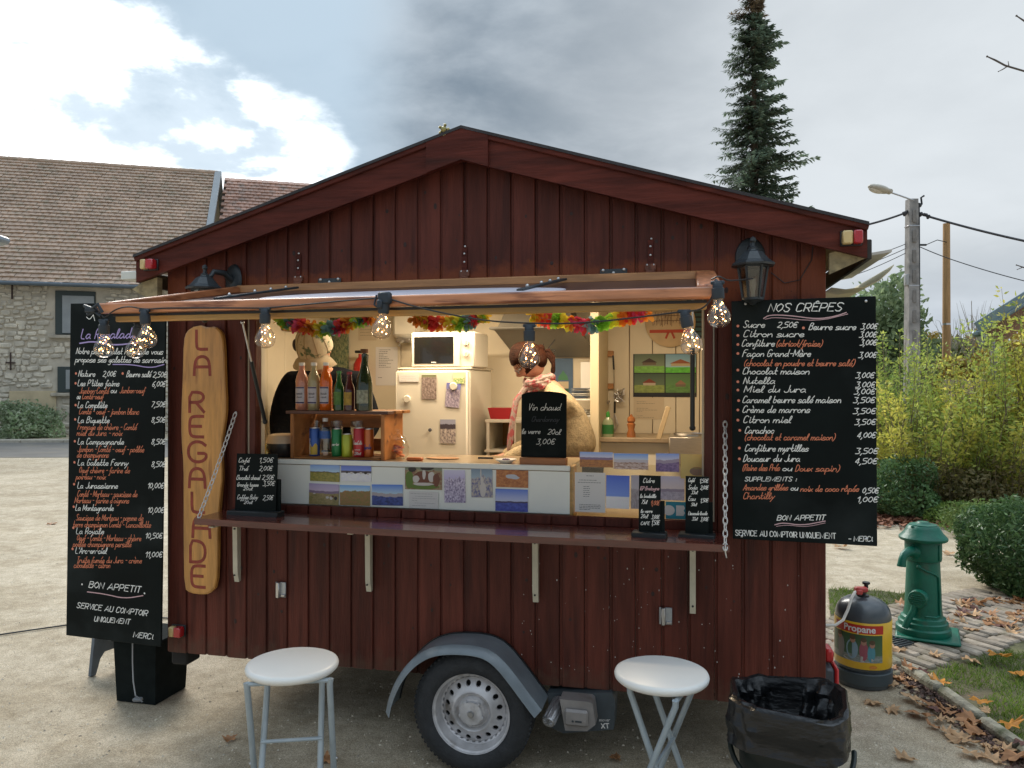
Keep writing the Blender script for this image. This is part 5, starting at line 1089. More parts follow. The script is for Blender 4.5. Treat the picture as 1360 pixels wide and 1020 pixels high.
# ---- appliances and things on the rear wall
APP = M('appliance_white', (.72, .68, .58), .35, .03, 4); fz = L(574, 490, 1.20)
f0, f1 = L(525, 600, 1.20).x, L(622, 600, 1.20).x
fr = thing('refrigerator', 'cream white refrigerator with photos on its door behind the counter', 'refrigerator', TM)
MB().box(((f0+f1)/2, 1.52, (fz.z+.47)/2), (f1-f0, .56, fz.z-.47), .012).build('fridge_body', APP, fr); MB().box(((f0+f1)/2, 1.215, (fz.z+.50)/2-.01), (f1-f0-.004, .045, fz.z-.50), .012).build('fridge_door', APP, fr)
MB().box(((f0+f1)/2+.005, 1.52, fz.z+.004), (f1-f0+.01, .57, .012), .004).build('fridge_top', APP, fr)
FV = 1.188
for (lb, r_, pm) in (('upright photo of calves on the fridge door', (560, 498, 579.5, 530), picmat('fr1', (.10, .12, .05), (.2, .2, .12), (.32, .26, .24), (.09, .06, .05), .9, .1, 4, None, 9)), ('photo of a snowy landscape tilted under a round magnet on the fridge', (592, 509, 611, 541), picmat('fr2', (.10, .12, .35), (.2, .2, .4), (.45, .40, .48), (.10, .08, .16), .75, .1, 4, None, 8)), ('upright photo of logs in snow low on the fridge door', (584.5, 557, 605, 589), picmat('fr3', (.25, .27, .36), (.3, .3, .4), (.50, .44, .40), (.08, .06, .08), .6, .1, 4, ((.07, .06, .08), .2), 7)),
        ('small green edged card near the top right of the fridge', (602, 495, 617, 509.5), picmat('fr4', (.4, .5, .3), (.6, .6, .4), (.05, .25, .05), (.6, .55, .3), .5, .3, 6, None, 6))):
    card('fridge_photo', lb, 'photo print', *r_, FV, pm, rot=(.09 if 'tilted' in lb else 0))
doc('small typed note at the top left of the fridge door', 530, 497, 556, 507, FV, [(.3, .1, .8), (.6, .1, .9), (.85, .1, .4)])
for lb, x, y, rr, mt in (('round cream magnet at the left of the fridge door', 541, 530, .026, APP), ('round cream magnet holding the snowy photo on the fridge', 602.5, 513, .026, APP), ('small dark magnet low on the fridge door', 571.5, 571, .012, INK)):
    q = L(x, y, FV); MB().lathe([(.0, .012), (rr*.8, .012), (rr, .006), (rr, 0), (.0, 0)], 24, (0, 0, 0), RX).build('magnet', mt, None, label=lb, cat='magnet', at=on(q.x, FV-.003, q.z))
# microwave
mwz = fz.z+.012; t = thing('microwave_oven', 'cream microwave oven with two dials on top of the refrigerator', 'microwave', TM)
a, c = L(545.5, 489, 1.24), L(630, 440, 1.24)
MB().box(((a.x+c.x)/2, 1.42, (mwz+c.z)/2), (c.x-a.x, .34, c.z-mwz), .008).build('oven_body', APP, t)
d0, d1 = L(546.5, 489, 1.23), L(611, 441, 1.23); dr = MB().box(((d0.x+d1.x)/2, 1.243, (mwz+.004+c.z-.004)/2), (d1.x-d0.x, .02, c.z-mwz-.008), .005).build('oven_door', APP, t)
w0, w1 = L(550, 483, 1.23), L(602, 447, 1.23); MB().box(((w0.x+w1.x)/2, 1.232, (w0.z+w1.z)/2), (w1.x-w0.x, .004, w1.z-w0.z)).build('oven_window', M('oven_glass', (.012, .012, .012), .12, coat=.4), dr)
MB().box(((w0.x+w1.x)/2, 1.229, w0.z+.008), (.035, .001, .006)).build('maker_mark', PAPER, dr)
for y in (455, 470): 
    q = L(619, y, 1.245); MB().lathe([(.0, .018), (.018, .018), (.022, .0)], 20, (q.x, 1.25, q.z), RX).box((q.x, 1.228, q.z), (.006, .010, .036), .002).build('dial', APP, t)
# wall heater with tap
q = L(537, 434, 1.80); a, c = L(519, 449, 1.72), L(556, 405, 1.72)
t = thing('water_heater', 'white wall water heater above and left of the microwave', 'water heater', TM); MB().box(((a.x+c.x)/2, 1.80, a.z+.20), (c.x-a.x, .15, .40), .03).build('heater_body', APP, t); MB().box(((a.x+c.x)/2-.02, 1.79, a.z-.015), (.11, .11, .035), .006).tube([((a.x+c.x)/2-.02, 1.74, a.z-.02), ((a.x+c.x)/2-.03, 1.70, a.z-.04), ((a.x+c.x)/2-.03, 1.69, a.z-.06)], .009, 8).build('tap', STEEL, t)
BV = D-.024
doc('tall printed menu sheet taped on the rear wall left of the fridge', 499, 461, 528, 512, BV, [(.08+.045*k, .15, .35+.5*random.random()) for k in range(11)]+[(.80, .12, .3)]); 
doc('pale printed sheet on the rear wall above the tall menu sheet', 476, 425, 500, 452, BV, [(.2+.14*k, .1, .8) for k in range(5)], mat=M('cream_paper', (.60, .50, .36), .8))
doc('typed notice pinned under the picture calendar', 841.5, 528, 882, 557, BV, [(.2, .1, .4), (.28, .1, .7), (.5, .1, .5), (.58, .1, .8), (.64, .1, .3), (.85, .1, .3), (.92, .1, .7)], mat=_mc['cream_paper'])
# fire extinguisher
q = L(474, 500, 1.72); t = thing('fire_extinguisher', 'small red fire extinguisher on the rear wall beside the cider bottle', 'fire extinguisher', on(q.x, 1.78, q.z-.09)); MB().lathe([(.0, 0), (.045, .0), (.050, .02), (.050, .18), (.030, .22), (.014, .235), (.014, .26)], 20).build('cylinder', M('extinguisher_red', (.42, .02, .015), .3), t); MB().box((0, -.01, .275), (.07, .03, .02), .004).tube([(.02, 0, .27), (.06, 0, .25), (.055, -.01, .14)], .007, 8).build('valve', BLACK, t)
# picture and dark fir print
fp_ = MB().box((0, 0, 0), (.30, .015, .14), .004).build('framed_picture', M('picture_brown', (.34, .19, .06), .5, .6, 9), None, label='small brown picture of animals high on the left side wall', cat='picture', at=TM @ Matrix.Translation((UL+.055, 1.25, 2.23)) @ Matrix.Rotation(radians(90), 4, 'Z'))
MB().box((0, 0, 0), (.16, .012, .46), .003).build('fir_picture', picmat('fir_print', (.02, .07, .04), (.03, .10, .06), (.015, .06, .03), (.25, .26, .14), .95, .05, 4, None, 16), None, label='tall dark green picture of fir branches behind the man', cat='picture', at=TM @ Matrix.Translation((L(451, 455, BV).x, BV-.01, L(451, 455, BV).z)))
# extractor hood
hv = 1.45; hm = M('hood_grey', (.20, .19, .165), .35, .08, 6, metal=.25)
a0_, a1_ = L(650, 436, hv), L(769, 436, hv); t = thing('extractor_hood', 'grey extractor hood with black letters above the woman', 'extractor hood', TM)
MB().box(((a0_.x+a1_.x)/2, 1.65, a0_.z), (a1_.x-a0_.x, .44, .018), .006).build('hood_rim', hm, t)
b0, b1 = L(680, 410, 1.6), L(748, 410, 1.6); zc = 2.42; hx = (a0_.x+a1_.x)/2
m = MB(); top_ = [(b0.x, 1.62, zc), (b1.x, 1.62, zc), (b1.x, 1.86, zc), (b0.x, 1.86, zc)]; bot = [(a0_.x+.06, 1.45, a0_.z+.01), (a1_.x-.03, 1.45, a0_.z+.01), (a1_.x-.03, 1.86, a0_.z+.01), (a0_.x+.06, 1.86, a0_.z+.01)]
m.add(top_+bot, [(0, 1, 2, 3), (4, 5, 6, 7)]+[(i, (i+1) % 4, 4+(i+1) % 4, 4+i) for i in range(4)]); m.build('canopy', hm, t, smooth=False)
u0, u1 = L(676, 480, 1.80), L(790, 480, 1.80); z_ = L(700, 475, 1.84).z
m = MB(); m.add([(a0_.x+.03, 1.46, a0_.z-.01), (a1_.x-.01, 1.46, a0_.z-.01), (u1.x+.02, 1.855, z_), (u0.x+.04, 1.855, z_)], [(0, 1, 2, 3)]); m.build('splash_panel', M('splash_grey', (.20, .19, .165), .45, .06, 5), t, smooth=False)
bd = Board(TM @ Matrix.Translation((0, 1.60, 0)))
for tx, x0, y0, x1, hh in (('*', 711, 452, 717, 7), ('i', 717, 468, 720, 13), ('n', 722, 470, 728, 10), ('/', 728, 462, 735, 14), ('e', 729, 471, 736, 12)): bd.w(BLACK, tx, x0, y0, x1, h=hh, wd=.006, curl=False, join=False)
for nme, (mb_, ink) in bd.ink.items(): o_ = mb_.build('lettering', ink, t, smooth=False); o_.location = (0, 1.60, 0)
for m_, ink in bd.let: o_ = m_.build('letter', ink, t, smooth=False); o_.location = (0, 1.60, 0)
# domed building poster
ps = card('poster', 'blue poster of a green domed clock tower on the rear wall', 'poster', 735, 476, 761, 530, BV-.004, M('poster_sky', (.07, .13, .22), .5, .2, 6)); q0 = L(748, 503, BV)
m = MB(); m.lathe([(.0, .06), (.012, .04), (.03, .02), (.038, -.01)], 12, (0, -.002, .0), sy=.02); m.build('dome_print', M('poster_green', (.06, .20, .10), .6), ps); MB().box((0, -.002, -.045), (.078, .001, .05)).build('tower_print', M('poster_cream', (.55, .45, .30), .6), ps); MB().box((0, -.0025, -.095), (.08, .001, .045)).build('tree_print', M('poster_tree', (.03, .10, .04), .6, .8, 90), ps)
# cupboard with red basket
cb_ = thing('cupboard', 'open cream cupboard with an orange back left of the woman', 'cupboard', TM)
x0_, x1_ = L(650, 580, 1.45).x, L(682, 580, 1.45).x; zT = L(665, 559, 1.45).z
MB().box(((x0_+x1_)/2+.03, 1.62, zT), (x1_-x0_+.10, .42, .02), .002).build('cupboard_top', APP, cb_)
MB().box((x0_, 1.62, zT-.30), (.02, .42, .58)).build('cupboard_side', APP, cb_); MB().box((x1_+.02, 1.62, zT-.30), (.012, .42, .58)).build('cupboard_side', APP, cb_); MB().box(((x0_+x1_)/2, 1.80, zT-.30), (x1_-x0_, .02, .58)).build('cupboard_back', M('orange_board', (.42, .22, .05), .6, .1, 5), cb_)
MB().box(((x0_+x1_)/2+.03, 1.60, zT-.20), (x1_-x0_+.10, .40, .015)).build('shelf_board', APP, cb_)
q = L(666, 556, 1.55); t = thing('plastic_basket', 'red plastic basket on the cupboard left of the woman', 'basket', on(q.x, 1.56, zT+.01)); m = MB(); sec = [(-.065, .0), (.065, .0), (.085, .075), (-.085, .075)]; m.prism(sec, -.06, .06); m.build('basket_body', M('basket_red', (.40, .015, .02), .4), t, smooth=False)
# worktop at the rear with shelves of crockery
wt = thing('rear_worktop', 'rear worktop with crockery shelves and a cream upright board', 'worktop', TM)
zw = L(850, 583, 1.5).z; MB().box((.90, 1.62, zw), (1.40, .50, .03), .004).build('worktop', M('worktop_brown', (.30, .23, .15), .4, .2, 8), wt); MB().box((.90, 1.64, zw-.45), (1.36, .44, .86)).build('cabinet', APP, wt, smooth=False)
pu = L(789, 500, 1.28); MB().box((pu.x, 1.60, 1.42), (.055, .60, 1.94), .004).build('upright_board', M('upright_cream', (.66, .56, .38), .45, .04, 4), wt)
su0, su1 = L(754, 560, 1.36).x, L(782, 560, 1.36).x
for k, y in enumerate((531, 553, 571)): zz = L(768, y, 1.36).z; MB().box(((su0+su1)/2, 1.52, zz), (su1-su0+.03, .30, .010), .002).build('crockery_shelf', WHITE, wt)
MB().box(((su0+su1)/2+.03, 1.66, L(770, 500, 1.5).z), (.11, .02, .20), .003).build('white_board', WHITE, wt)
def stackp(label, y, n, r, mt, sy_=1.0, hh=.011):
    zz = L(768, y, 1.40).z; t = thing('crockery_stack', label, 'crockery', on((su0+su1)/2, 1.48, zz))
    for k in range(n): MB().lathe([(.0, .002), (r*.6, .0), (r, hh*.9), (r*.97, hh), (.0, .005)], 24, (0, 0, k*hh)).build('plate', mt[k % len(mt)], t)
BLB = M('blue_plate', (.12, .16, .24), .3)
stackp('stack of blue and white containers at the top of the crockery shelves', 529, 6, .070, [BLB, WHITE, WHITE, BLB, WHITE, BLB]); stackp('stack of white plates on the middle crockery shelf', 551, 3, .075, [WHITE]); 
zz = L(768, 589, 1.40).z
for k, (dx, r) in enumerate(((-.04, .035), (.04, .035))): MB().lathe([(.0, .004), (r*.8, 0), (r, .08), (r*.95, .08), (.0, .01)], 20).build('glass_tumbler', CLEAR, None, label='clear tumbler on the lowest crockery shelf, %s one' % ('left', 'right')[k], cat='glass', at=on((su0+su1)/2+dx, 1.44, zz))
# utensil racks
for k, y in enumerate((470, 513)): 
    q0, q1 = L(792, y, BV-.02), L(815, y, BV-.02); MB().box(((q0.x+q1.x)/2, BV-.012, q0.z), (q1.x-q0.x, .022, .040), .003).build('wooden_rail', PINE, None, label=('upper wooden utensil rail on the rear wall', 'lower wooden utensil rail on the rear wall')[k], cat='utensil rail', at=TM)
q = L(806, 470, BV-.05); z0 = q.z; z1 = L(806, 530, BV-.05).z
t = thing('ladle', 'steel ladle hanging from the upper utensil rail', 'ladle', TM); MB().tube([(q.x, BV-.04, z0), (q.x-.012, BV-.04, z1)], .006, 6).build('handle', PINE, t); MB().lathe([(.0, -.03), (.020, -.026), (.032, -.010), (.034, .0)], 16, (q.x-.010, BV-.06, z1-.01)).build('bowl', STEEL, t)
q = L(814, 472, BV-.05); t = thing('spatula', 'black handled utensil hanging beside the ladle', 'spatula', TM); MB().bar((q.x, BV-.04, q.z), (q.x+.006, BV-.04, q.z-.10), .012, .008).build('handle', BLACK, t); MB().tube([(q.x+.006, BV-.04, q.z-.10), (q.x+.008, BV-.04, q.z-.30)], .003, 6).build('shank', STEEL, t)
q = L(822, 525, BV-.05); t = thing('strainer', 'crumpled steel strainer hanging by the lower rail', 'strainer', TM); m = MB()
rr = random.Random(5)
for k in range(22): a = rr.uniform(0, 6.28); m.tube([(q.x+rr.uniform(-.04, .04), BV-.05+rr.uniform(-.02, .02), q.z+rr.uniform(-.05, .05)) for _ in range(3)], .0025, 4)
m.build('wire_mesh', STEEL, t, kind='stuff')
q = L(820, 545, BV-.05); t = thing('whisk', 'balloon whisk hanging below the lower utensil rail', 'whisk', TM); MB().tube([(q.x-.02, BV-.04, q.z+.06), (q.x-.02, BV-.04, q.z-.02)], .007, 8).build('handle', BLACK, t); m = MB()
for k in range(5): a = pi*k/5; m.tube([(q.x-.02, BV-.04, q.z-.02), (q.x-.02+.028*cos(a), BV-.04+.028*sin(a), q.z-.10), (q.x-.02, BV-.04, q.z-.15), (q.x-.02-.028*cos(a), BV-.04-.028*sin(a), q.z-.10), (q.x-.02, BV-.04, q.z-.02)], .0015, 4)
m.build('wires', STEEL, t)
# round painted plate, calendar, window grille
q = L(890, 428, BV-.02); t = thing('round_plaque', 'round painted wooden plaque with a red ribbon on the rear wall', 'plaque', on(q.x, BV-.012, q.z))
MB().lathe([(.0, .010), (.165, .010), (.172, .006), (.172, 0), (.0, 0)], 48, (0, 0, 0), RX).build('disc', M('plaque_cream', (.52, .38, .22), .5, .12, 8), t)
m = MB(); m.box((0, -.012, -.062), (.28, .003, .022), .001).box((-.02, -.0125, -.09), (.014, .002, .05), 0, Matrix.Rotation(.4, 3, 'Y')).box((.02, -.0125, -.09), (.014, .002, .05), 0, Matrix.Rotation(-.4, 3, 'Y')); m.build('ribbon', M('ribbon_red', (.42, .05, .02), .6), t)
m = MB(); rr = random.Random(9)
for k in range(26): ribbon(m, [(-.13+k*.010+rr.uniform(-.004, .004), .0+rr.uniform(-.03, .08)) for _ in range(3)], .003, lambda x, y, l: (x, -.0115-l, y))
for k in range(3): ribbon(m, [(-.13, .01+.035*k), (.12, .012+.035*k)], .004, lambda x, y, l: (x, -.0115-l, y))
m.build('drawing', M('plaque_brown', (.14, .07, .035), .7), t, smooth=False)
a, c = L(841, 527, BV), L(925, 469.5, BV)
t = thing('picture_calendar', 'black edged calendar sheet with four photos of farmhouses on the rear wall', 'calendar', TM); MB().box(((a.x+c.x)/2, BV-.002, (a.z+c.z)/2), (c.x-a.x, .002, c.z-a.z)).build('sheet', BLACK, t, smooth=False)
HS = [((842.5, 470.5, 882.5, 495), (.05, .08, .04), (.14, .18, .10), (.10, .25, .03), .35), ((884, 470.5, 924, 495), (.12, .25, .35), (.25, .40, .45), (.06, .28, .02), .30), ((842.5, 496.5, 882.5, 521.5), (.03, .06, .03), (.08, .12, .06), (.14, .18, .04), .40), ((884, 496.5, 924, 521.5), (.05, .12, .04), (.08, .18, .05), (.06, .14, .03), .40)]
for k, ((x0, y0, x1, y1), s1, s2, l1, hh) in enumerate(HS):
    o_ = card('farmhouse_photo', None, None, x0, y0, x1, y1, BV-.0045, picmat('farm%d' % k, s1, s2, l1, tuple(x*1.6 for x in l1), hh, .03, 3, None, 6, seed=k*2.0), parent=t)
    wx = (.055, .075, .05, .04)[k]; zb = (-.005, -.012, -.01, -.02)[k]
    MB().prism([(-wx, zb+.012), (0, zb+.042), (wx, zb+.012)], -.0022, -.0012).build('roof_print', M('roof_print%d' % k, ((.06, .04, .035), (.30, .10, .05), (.22, .05, .03), (.30, .16, .10))[k], .7), o_, smooth=False); MB().box((0, -.0015, zb+.004), (wx*1.7, .001, .018)).build('wall_print', M('wall_print%d' % k, ((.16, .12, .08), (.48, .38, .22), (.50, .42, .32), (.18, .14, .09))[k], .7), o_, smooth=False)
a, c = L(912, 450, BV), L(940, 405, BV); t = thing('grille_window', 'small dark barred window high at the right of the rear wall', 'window', TM); MB().box(((a.x+c.x)/2, BV-.002, (a.z+c.z)/2+.02), (c.x-a.x, .01, c.z-a.z+.04)).build('pane', M('dim_pane', (.06, .12, .13), .2), t)
for k in range(8): MB().box(((a.x+c.x)/2, BV-.012, a.z+.015+k*.033), (c.x-a.x, .012, .010), .002).build('slat', BLACK, t)
# right: fryer, mill, soap, spatula
q0, q1 = L(888, 600, 1.30), L(945, 600, 1.30); zf = L(915, 580, 1.30).z; t = thing('steel_fryer', 'stainless steel fryer on the worktop at the right of the opening', 'fryer', TM)
MB().box(((q0.x+q1.x)/2+.03, 1.45, zf-.09), (q1.x-q0.x+.06, .30, .18), .008).build('fryer_body', M('brushed_steel', (.48, .44, .38), .35, .1, 20, metal=.85, stretch=(1, 1, 12)), t); MB().lathe([(.12, 0), (.125, .012), (.118, .012), (.11, -.03), (.0, -.03)], 32, ((q0.x+q1.x)/2+.02, 1.45, zf+.002), sy=.6).build('basin_rim', STEEL, t)
q = L(838, 600, 1.42); t = thing('pepper_mill', 'turned wooden pepper mill on the rear worktop', 'pepper mill', on(q.x, 1.44, zw+.015)); MB().lathe([(.0, 0), (.028, 0), (.029, .02), (.020, .05), (.026, .075), (.028, .085), (.018, .092), (.027, .105), (.024, .125), (.010, .135), (.008, .145), (.0, .150)], 20).build('mill_body', M('mill_wood', (.34, .12, .035), .35, .2, 10, coat=.3), t)
q = L(807, 590, 1.42); t = thing('soap_bottle', 'green washing up liquid bottle on the rear worktop', 'bottle', on(q.x, 1.44, zw+.015)); MB().lathe([(.0, 0), (.036, 0), (.038, .01), (.038, .085), (.030, .11), (.012, .13)], 20, sy=.7).build('bottle_body', M('soap_clear', (.30, .34, .20), .2), t); MB().lathe([(.0385, .02), (.0385, .08)], 20, sy=.72).build('label_print', M('soap_green', (.03, .16, .04), .5), t); MB().lathe([(.013, .13), (.013, .15), (.008, .165), (.0, .166)], 12).build('cap', M('cap_green', (.05, .30, .05), .4), t)
q = L(882, 588, 1.35); MB().bar((-.03, 0, 0), (.03, 0, .20), .030, .012, .003, up=(0, 1, 0)).build('wooden_spatula', M('pale_wood', (.55, .42, .25), .5, .1, 9), None, label='pale spatula leaning in front of the steel fryer', cat='spatula', at=on(q.x, 1.22, zw+.02))
q = L(350, 520, .9); MB().box((0, 0, 0), (.06, .02, .55), .003).build('hanging_strip', M('strip_brown', (.12, .08, .05), .7, .3, 8), None, label='narrow brown hanging by the left edge inside the opening', cat='hanging', at=TM @ Matrix.Translation((UL+.07, .62, 1.80)))

# ============================================================ PEOPLE
SKIN = M('skin', (.50, .26, .17), .5, .08, 20)
def head_geo(m, Mx, s=1.0):
    """face towards -y of Mx, z up; s = head height in metres / .235"""
    o0 = m.M; m.M = Mx @ Matrix.Scale(s, 4); n, k = 32, 24; vs = []; fs = []
    for i in range(k+1):
        th = pi*i/k; z = -cos(th)*.118; rr = sin(th)
        for j in range(n):
            a = 2*pi*j/n; x = cos(a)*rr*.076; y = sin(a)*rr*.096
            f = max(0, -sin(a))                                  # how much it faces forward
            if z < -.02: x *= 1+(z+.02)*2.6; y = y*(1+(z+.02)*1.2) if y > 0 else y*(1+(z+.02)*.6)
            g = lambda cx, cz, w_, h_: math.exp(-((x-cx)/w_)**2-((z-cz)/h_)**2)*(f > .3)
            y -= .024*g(0, -.022, .011, .020)+.010*g(0, .0, .008, .025)+.007*g(0, -.062, .020, .009)+.008*g(0, -.095, .022, .014)-.008*g(-.030, .004, .016, .011)-.008*g(.030, .004, .016, .011)+.004*g(0, .026, .04, .010)
            vs.append((x, y, z))
    for i in range(k): fs += [(i*n+j, i*n+(j+1) % n, (i+1)*n+(j+1) % n, (i+1)*n+j) for j in range(n)]
    m.add(vs, fs)
    for sx in (-1, 1): m.ball((sx*.077, .008, -.005), .018, 10, 8, (.35, .7, 1.4))
    m.M = o0
def face_parts(par, Mx, s=1.0, glasses=False):
    Me = Mx @ Matrix.Scale(s, 4); e = MB(Me)
    for sx in (-1, 1): e.ball((sx*.030, -.076, .004), .0115, 10, 8)
    e.build('eye', M('eye_white', (.7, .66, .6), .2), par); e = MB(Me)
    for sx in (-1, 1): e.ball((sx*.030, -.0865, .004), .0042, 8, 6)
    e.build('iris', M('iris_dark', (.03, .02, .015), .2), par)
    e = MB(Me)
    for sx in (-1, 1): e.tube([(sx*.014, -.092, .020), (sx*.030, -.094, .025), (sx*.045, -.080, .020)], .003, 6)
    e.build('eyebrow', M('brow_brown', (.08, .04, .02), .8), par)
    MB(Me).tube([(-.020, -.092, -.062), (-.008, -.100, -.060), (0, -.101, -.061), (.008, -.100, -.060), (.020, -.092, -.062)], [.002, .0045, .0045, .0045, .002], 8).build('lips', M('lips', (.45, .15, .12), .5), par)
    if glasses:
        g_ = MB(Me)
        for sx in (-1, 1):
            g_.tube([(sx*.032+.022*cos(2*pi*k/16), -.104+.003*abs(cos(2*pi*k/16)), .002+.016*sin(2*pi*k/16)) for k in range(16)], .0016, 5, True); g_.tube([(sx*.054, -.100, .004), (sx*.078, -.03, .006), (sx*.080, .015, .0)], .0016, 5)
        g_.tube([(-.010, -.104, .004), (.010, -.104, .004)], .0016, 5); g_.build('glasses', INK, par)
def person(name, label, Mx, neck, headM, arms, lean, garments, s=1.0, bulk=1.0, chest_=1.0):
    """Mx places the feet; local -y is the way the figure faces. lean = pelvis, chest, shoulder points"""
    t = thing('person', label, 'person', Mx); pel, chest, shz, nk = lean
    V = [pel, ((pel[0]+chest[0])/2, (pel[1]+chest[1])/2, (pel[2]+chest[2])/2), chest, shz, nk, neck]; E_ = [(0, 1), (1, 2), (2, 3), (3, 4), (4, 5)]; R = [(.15, .11), (.135, .10), (.155, .11), (.11, .085), (.062, .062), (.055, .058)]
    def ch(par, pts, rad):
        p = par
        for q, r in zip(pts, rad): V.append(tuple(q)); R.append((r, r)); E_.append((p, len(V)-1)); p = len(V)-1
        return p
    for sx in (-1, 1): ch(0, [(pel[0]+sx*.09, pel[1], pel[2]-.10), (pel[0]+sx*.10, pel[1]*.5-.01, .48), (pel[0]+sx*.10, .01, .10), (pel[0]+sx*.10, -.12, .04)], [.085, .058, .042, .035])
    for sx, (sh, el, wr, hd) in zip((-1, 1), arms):
        e = ch(3, [sh, el, wr, hd], [.062, .045, .030, .036])
        hdv = Vector(hd); d = (hdv-Vector(wr)).normalized(); sd_ = d.orthogonal().normalized()
        for k, ln in enumerate((.060, .072, .068, .054)):
            b0 = hdv+d*.02+sd_*(-.027+.018*k); ch(e, [b0+d*.02, b0+d*ln*.6, b0+d*ln-sd_.cross(d)*.015], [.010, .0085, .0075])
        ch(e, [hdv-sd_*.035+d*.005, hdv-sd_*.050+d*.03], [.011, .009])
    vs, fs = skinmesh('body', [tuple(v_) for v_ in V], E_, R); m = MB().add(vs, fs); head_geo(m, headM, s); m.build('body', SKIN, t, ang=180); face_parts(t, headM, s, glasses=('woman' in name))
    # clothes: slightly larger skins over the same skeleton
    tv = [V[0], V[1], V[2], V[3], V[4]]; te = [(0, 1), (1, 2), (2, 3), (3, 4)]; tr = [(.17, .135), (.165*chest_, .13*chest_), (.18*chest_, .135*chest_), (.145*chest_, .11*chest_), (.082, .080)]
    for (sh, el, wr, hd) in arms:
        b0 = len(tv); tv += [sh, el, wr]; te += [(3, b0), (b0, b0+1), (b0+1, b0+2)]; tr += [(.082*bulk, .082*bulk), (.064*bulk, .064*bulk), (.046, .046)]
    vs, fs = skinmesh('top', [tuple(v_) for v_ in tv], te, tr); m = MB(); rr = random.Random(4)
    vs = [tuple(Vector(v_)*1.0+Vector((noise.noise(Vector(v_)*6)*.014, noise.noise(Vector(v_)*6+Vector((7, 1, 3)))*.014, noise.noise(Vector((v_[0]*14, v_[1]*14, v_[2]*5)))*.006))) for v_ in vs]
    m.add(vs, fs).build(garments[0], garments[1], t, ang=180)
    lv = [pel]; le = []; lr = [(.165, .13)]
    for sx in (-1, 1):
        b0 = len(lv); lv += [(pel[0]+sx*.09, pel[1], pel[2]-.10), (pel[0]+sx*.10, pel[1]*.5-.01, .48), (pel[0]+sx*.10, .01, .10)]; le += [(0, b0), (b0, b0+1), (b0+1, b0+2)]; lr += [(.105, .105), (.078, .078), (.06, .06)]
    vs, fs = skinmesh('legs', [tuple(v_) for v_ in lv], le, lr); MB().add(vs, fs).build('trousers', M('dark_trousers', (.03, .03, .04), .8, .2, 20), t, ang=180)
    MB().box((-.10, -.06, .035), (.09, .26, .07), .02).build('shoe', BLACK, t); MB().box((.10, -.06, .035), (.09, .26, .07), .02).build('shoe', BLACK, t)
    return t
FZ = .452
# the woman, turned to the left, head bowed
hw = L(699, 478, 1.05); nw = L(722, 508, 1.10); wu = L(742, 560, 1.15).x
MW = on(wu, 1.12, FZ, radians(-78))                       # faces to trailer-left
def toloc(Mx, p): return (Mx.inverted() @ TM @ Vector(p))
hl = toloc(MW, (hw.x, 1.10, hw.z)); nl = toloc(MW, (nw.x, 1.12, nw.z))
HW = Matrix.Translation(hl) @ Matrix.Rotation(radians(8), 4, 'Z') @ Matrix.Rotation(radians(48), 4, 'X')
CRM = M('cream_fleece', (.46, .36, .22), .95, .3, 45, .45, 120)
kn = Vector(hl)+Vector((0, .05, -.09))
woman = person('woman', 'woman with tied auburn hair, patterned scarf and cream fleece bending over the stove', MW, tuple((kn+Vector(nl))/2), HW,
    [((-.17, nl.y+.06, nl.z-.12), (-.22, nl.y-.02, nl.z-.38), (-.16, nl.y-.26, nl.z-.48), (-.15, nl.y-.34, nl.z-.50)), ((.17, nl.y+.06, nl.z-.12), (.22, nl.y-.02, nl.z-.38), (.16, nl.y-.26, nl.z-.48), (.15, nl.y-.34, nl.z-.50))],
    ((0, .10, .88), (0, .10, nl.z-.26), (0, nl.y+.09, nl.z-.09), tuple(nl)), ('fleece_jacket', CRM), 1.0, 1.15, 1.14)
HAIR = M('auburn_hair', (.030, .0095, .0045), .6, .45, 14, .5, 60, stretch=(1, 3, 3), spec=.12)
m = MB(HW); vs = []; fs = []; n, k = 28, 14
for i in range(k+1):
    th = pi*.64*i/k
    for j in range(n):
        a = 2*pi*j/n; y = sin(a)*sin(th); z = cos(th); x = cos(a)*sin(th); sc_ = 1.0
        Z = .128*z+.004; Y = .110*y; X = .089*x
        if y < -.2 and Z < .055: sc_ = .90
        if y > 0: Z -= .02*y
        vs.append((X*sc_, Y*sc_+.006, Z))
for i in range(k): fs += [(i*n+j, i*n+(j+1) % n, (i+1)*n+(j+1) % n, (i+1)*n+j) for j in range(n)]
m.add(vs, fs); m.ball((0, .045, -.045), .075, 20, 12, (1.05, .75, .8))
for k in range(40):
    a = random.uniform(-1.2, 1.2); m.tube([(sin(a)*.086*random.uniform(.9, 1), -.045+.02*random.random(), .085-abs(a)*.02), (sin(a)*.094, .0, .06-abs(a)*.035), (sin(a)*.06, .095, .0)], [.004, .005, .004], 5)
m.ball((0, .108, -.01), .026, 12, 8)
m.build('hair', HAIR, woman)
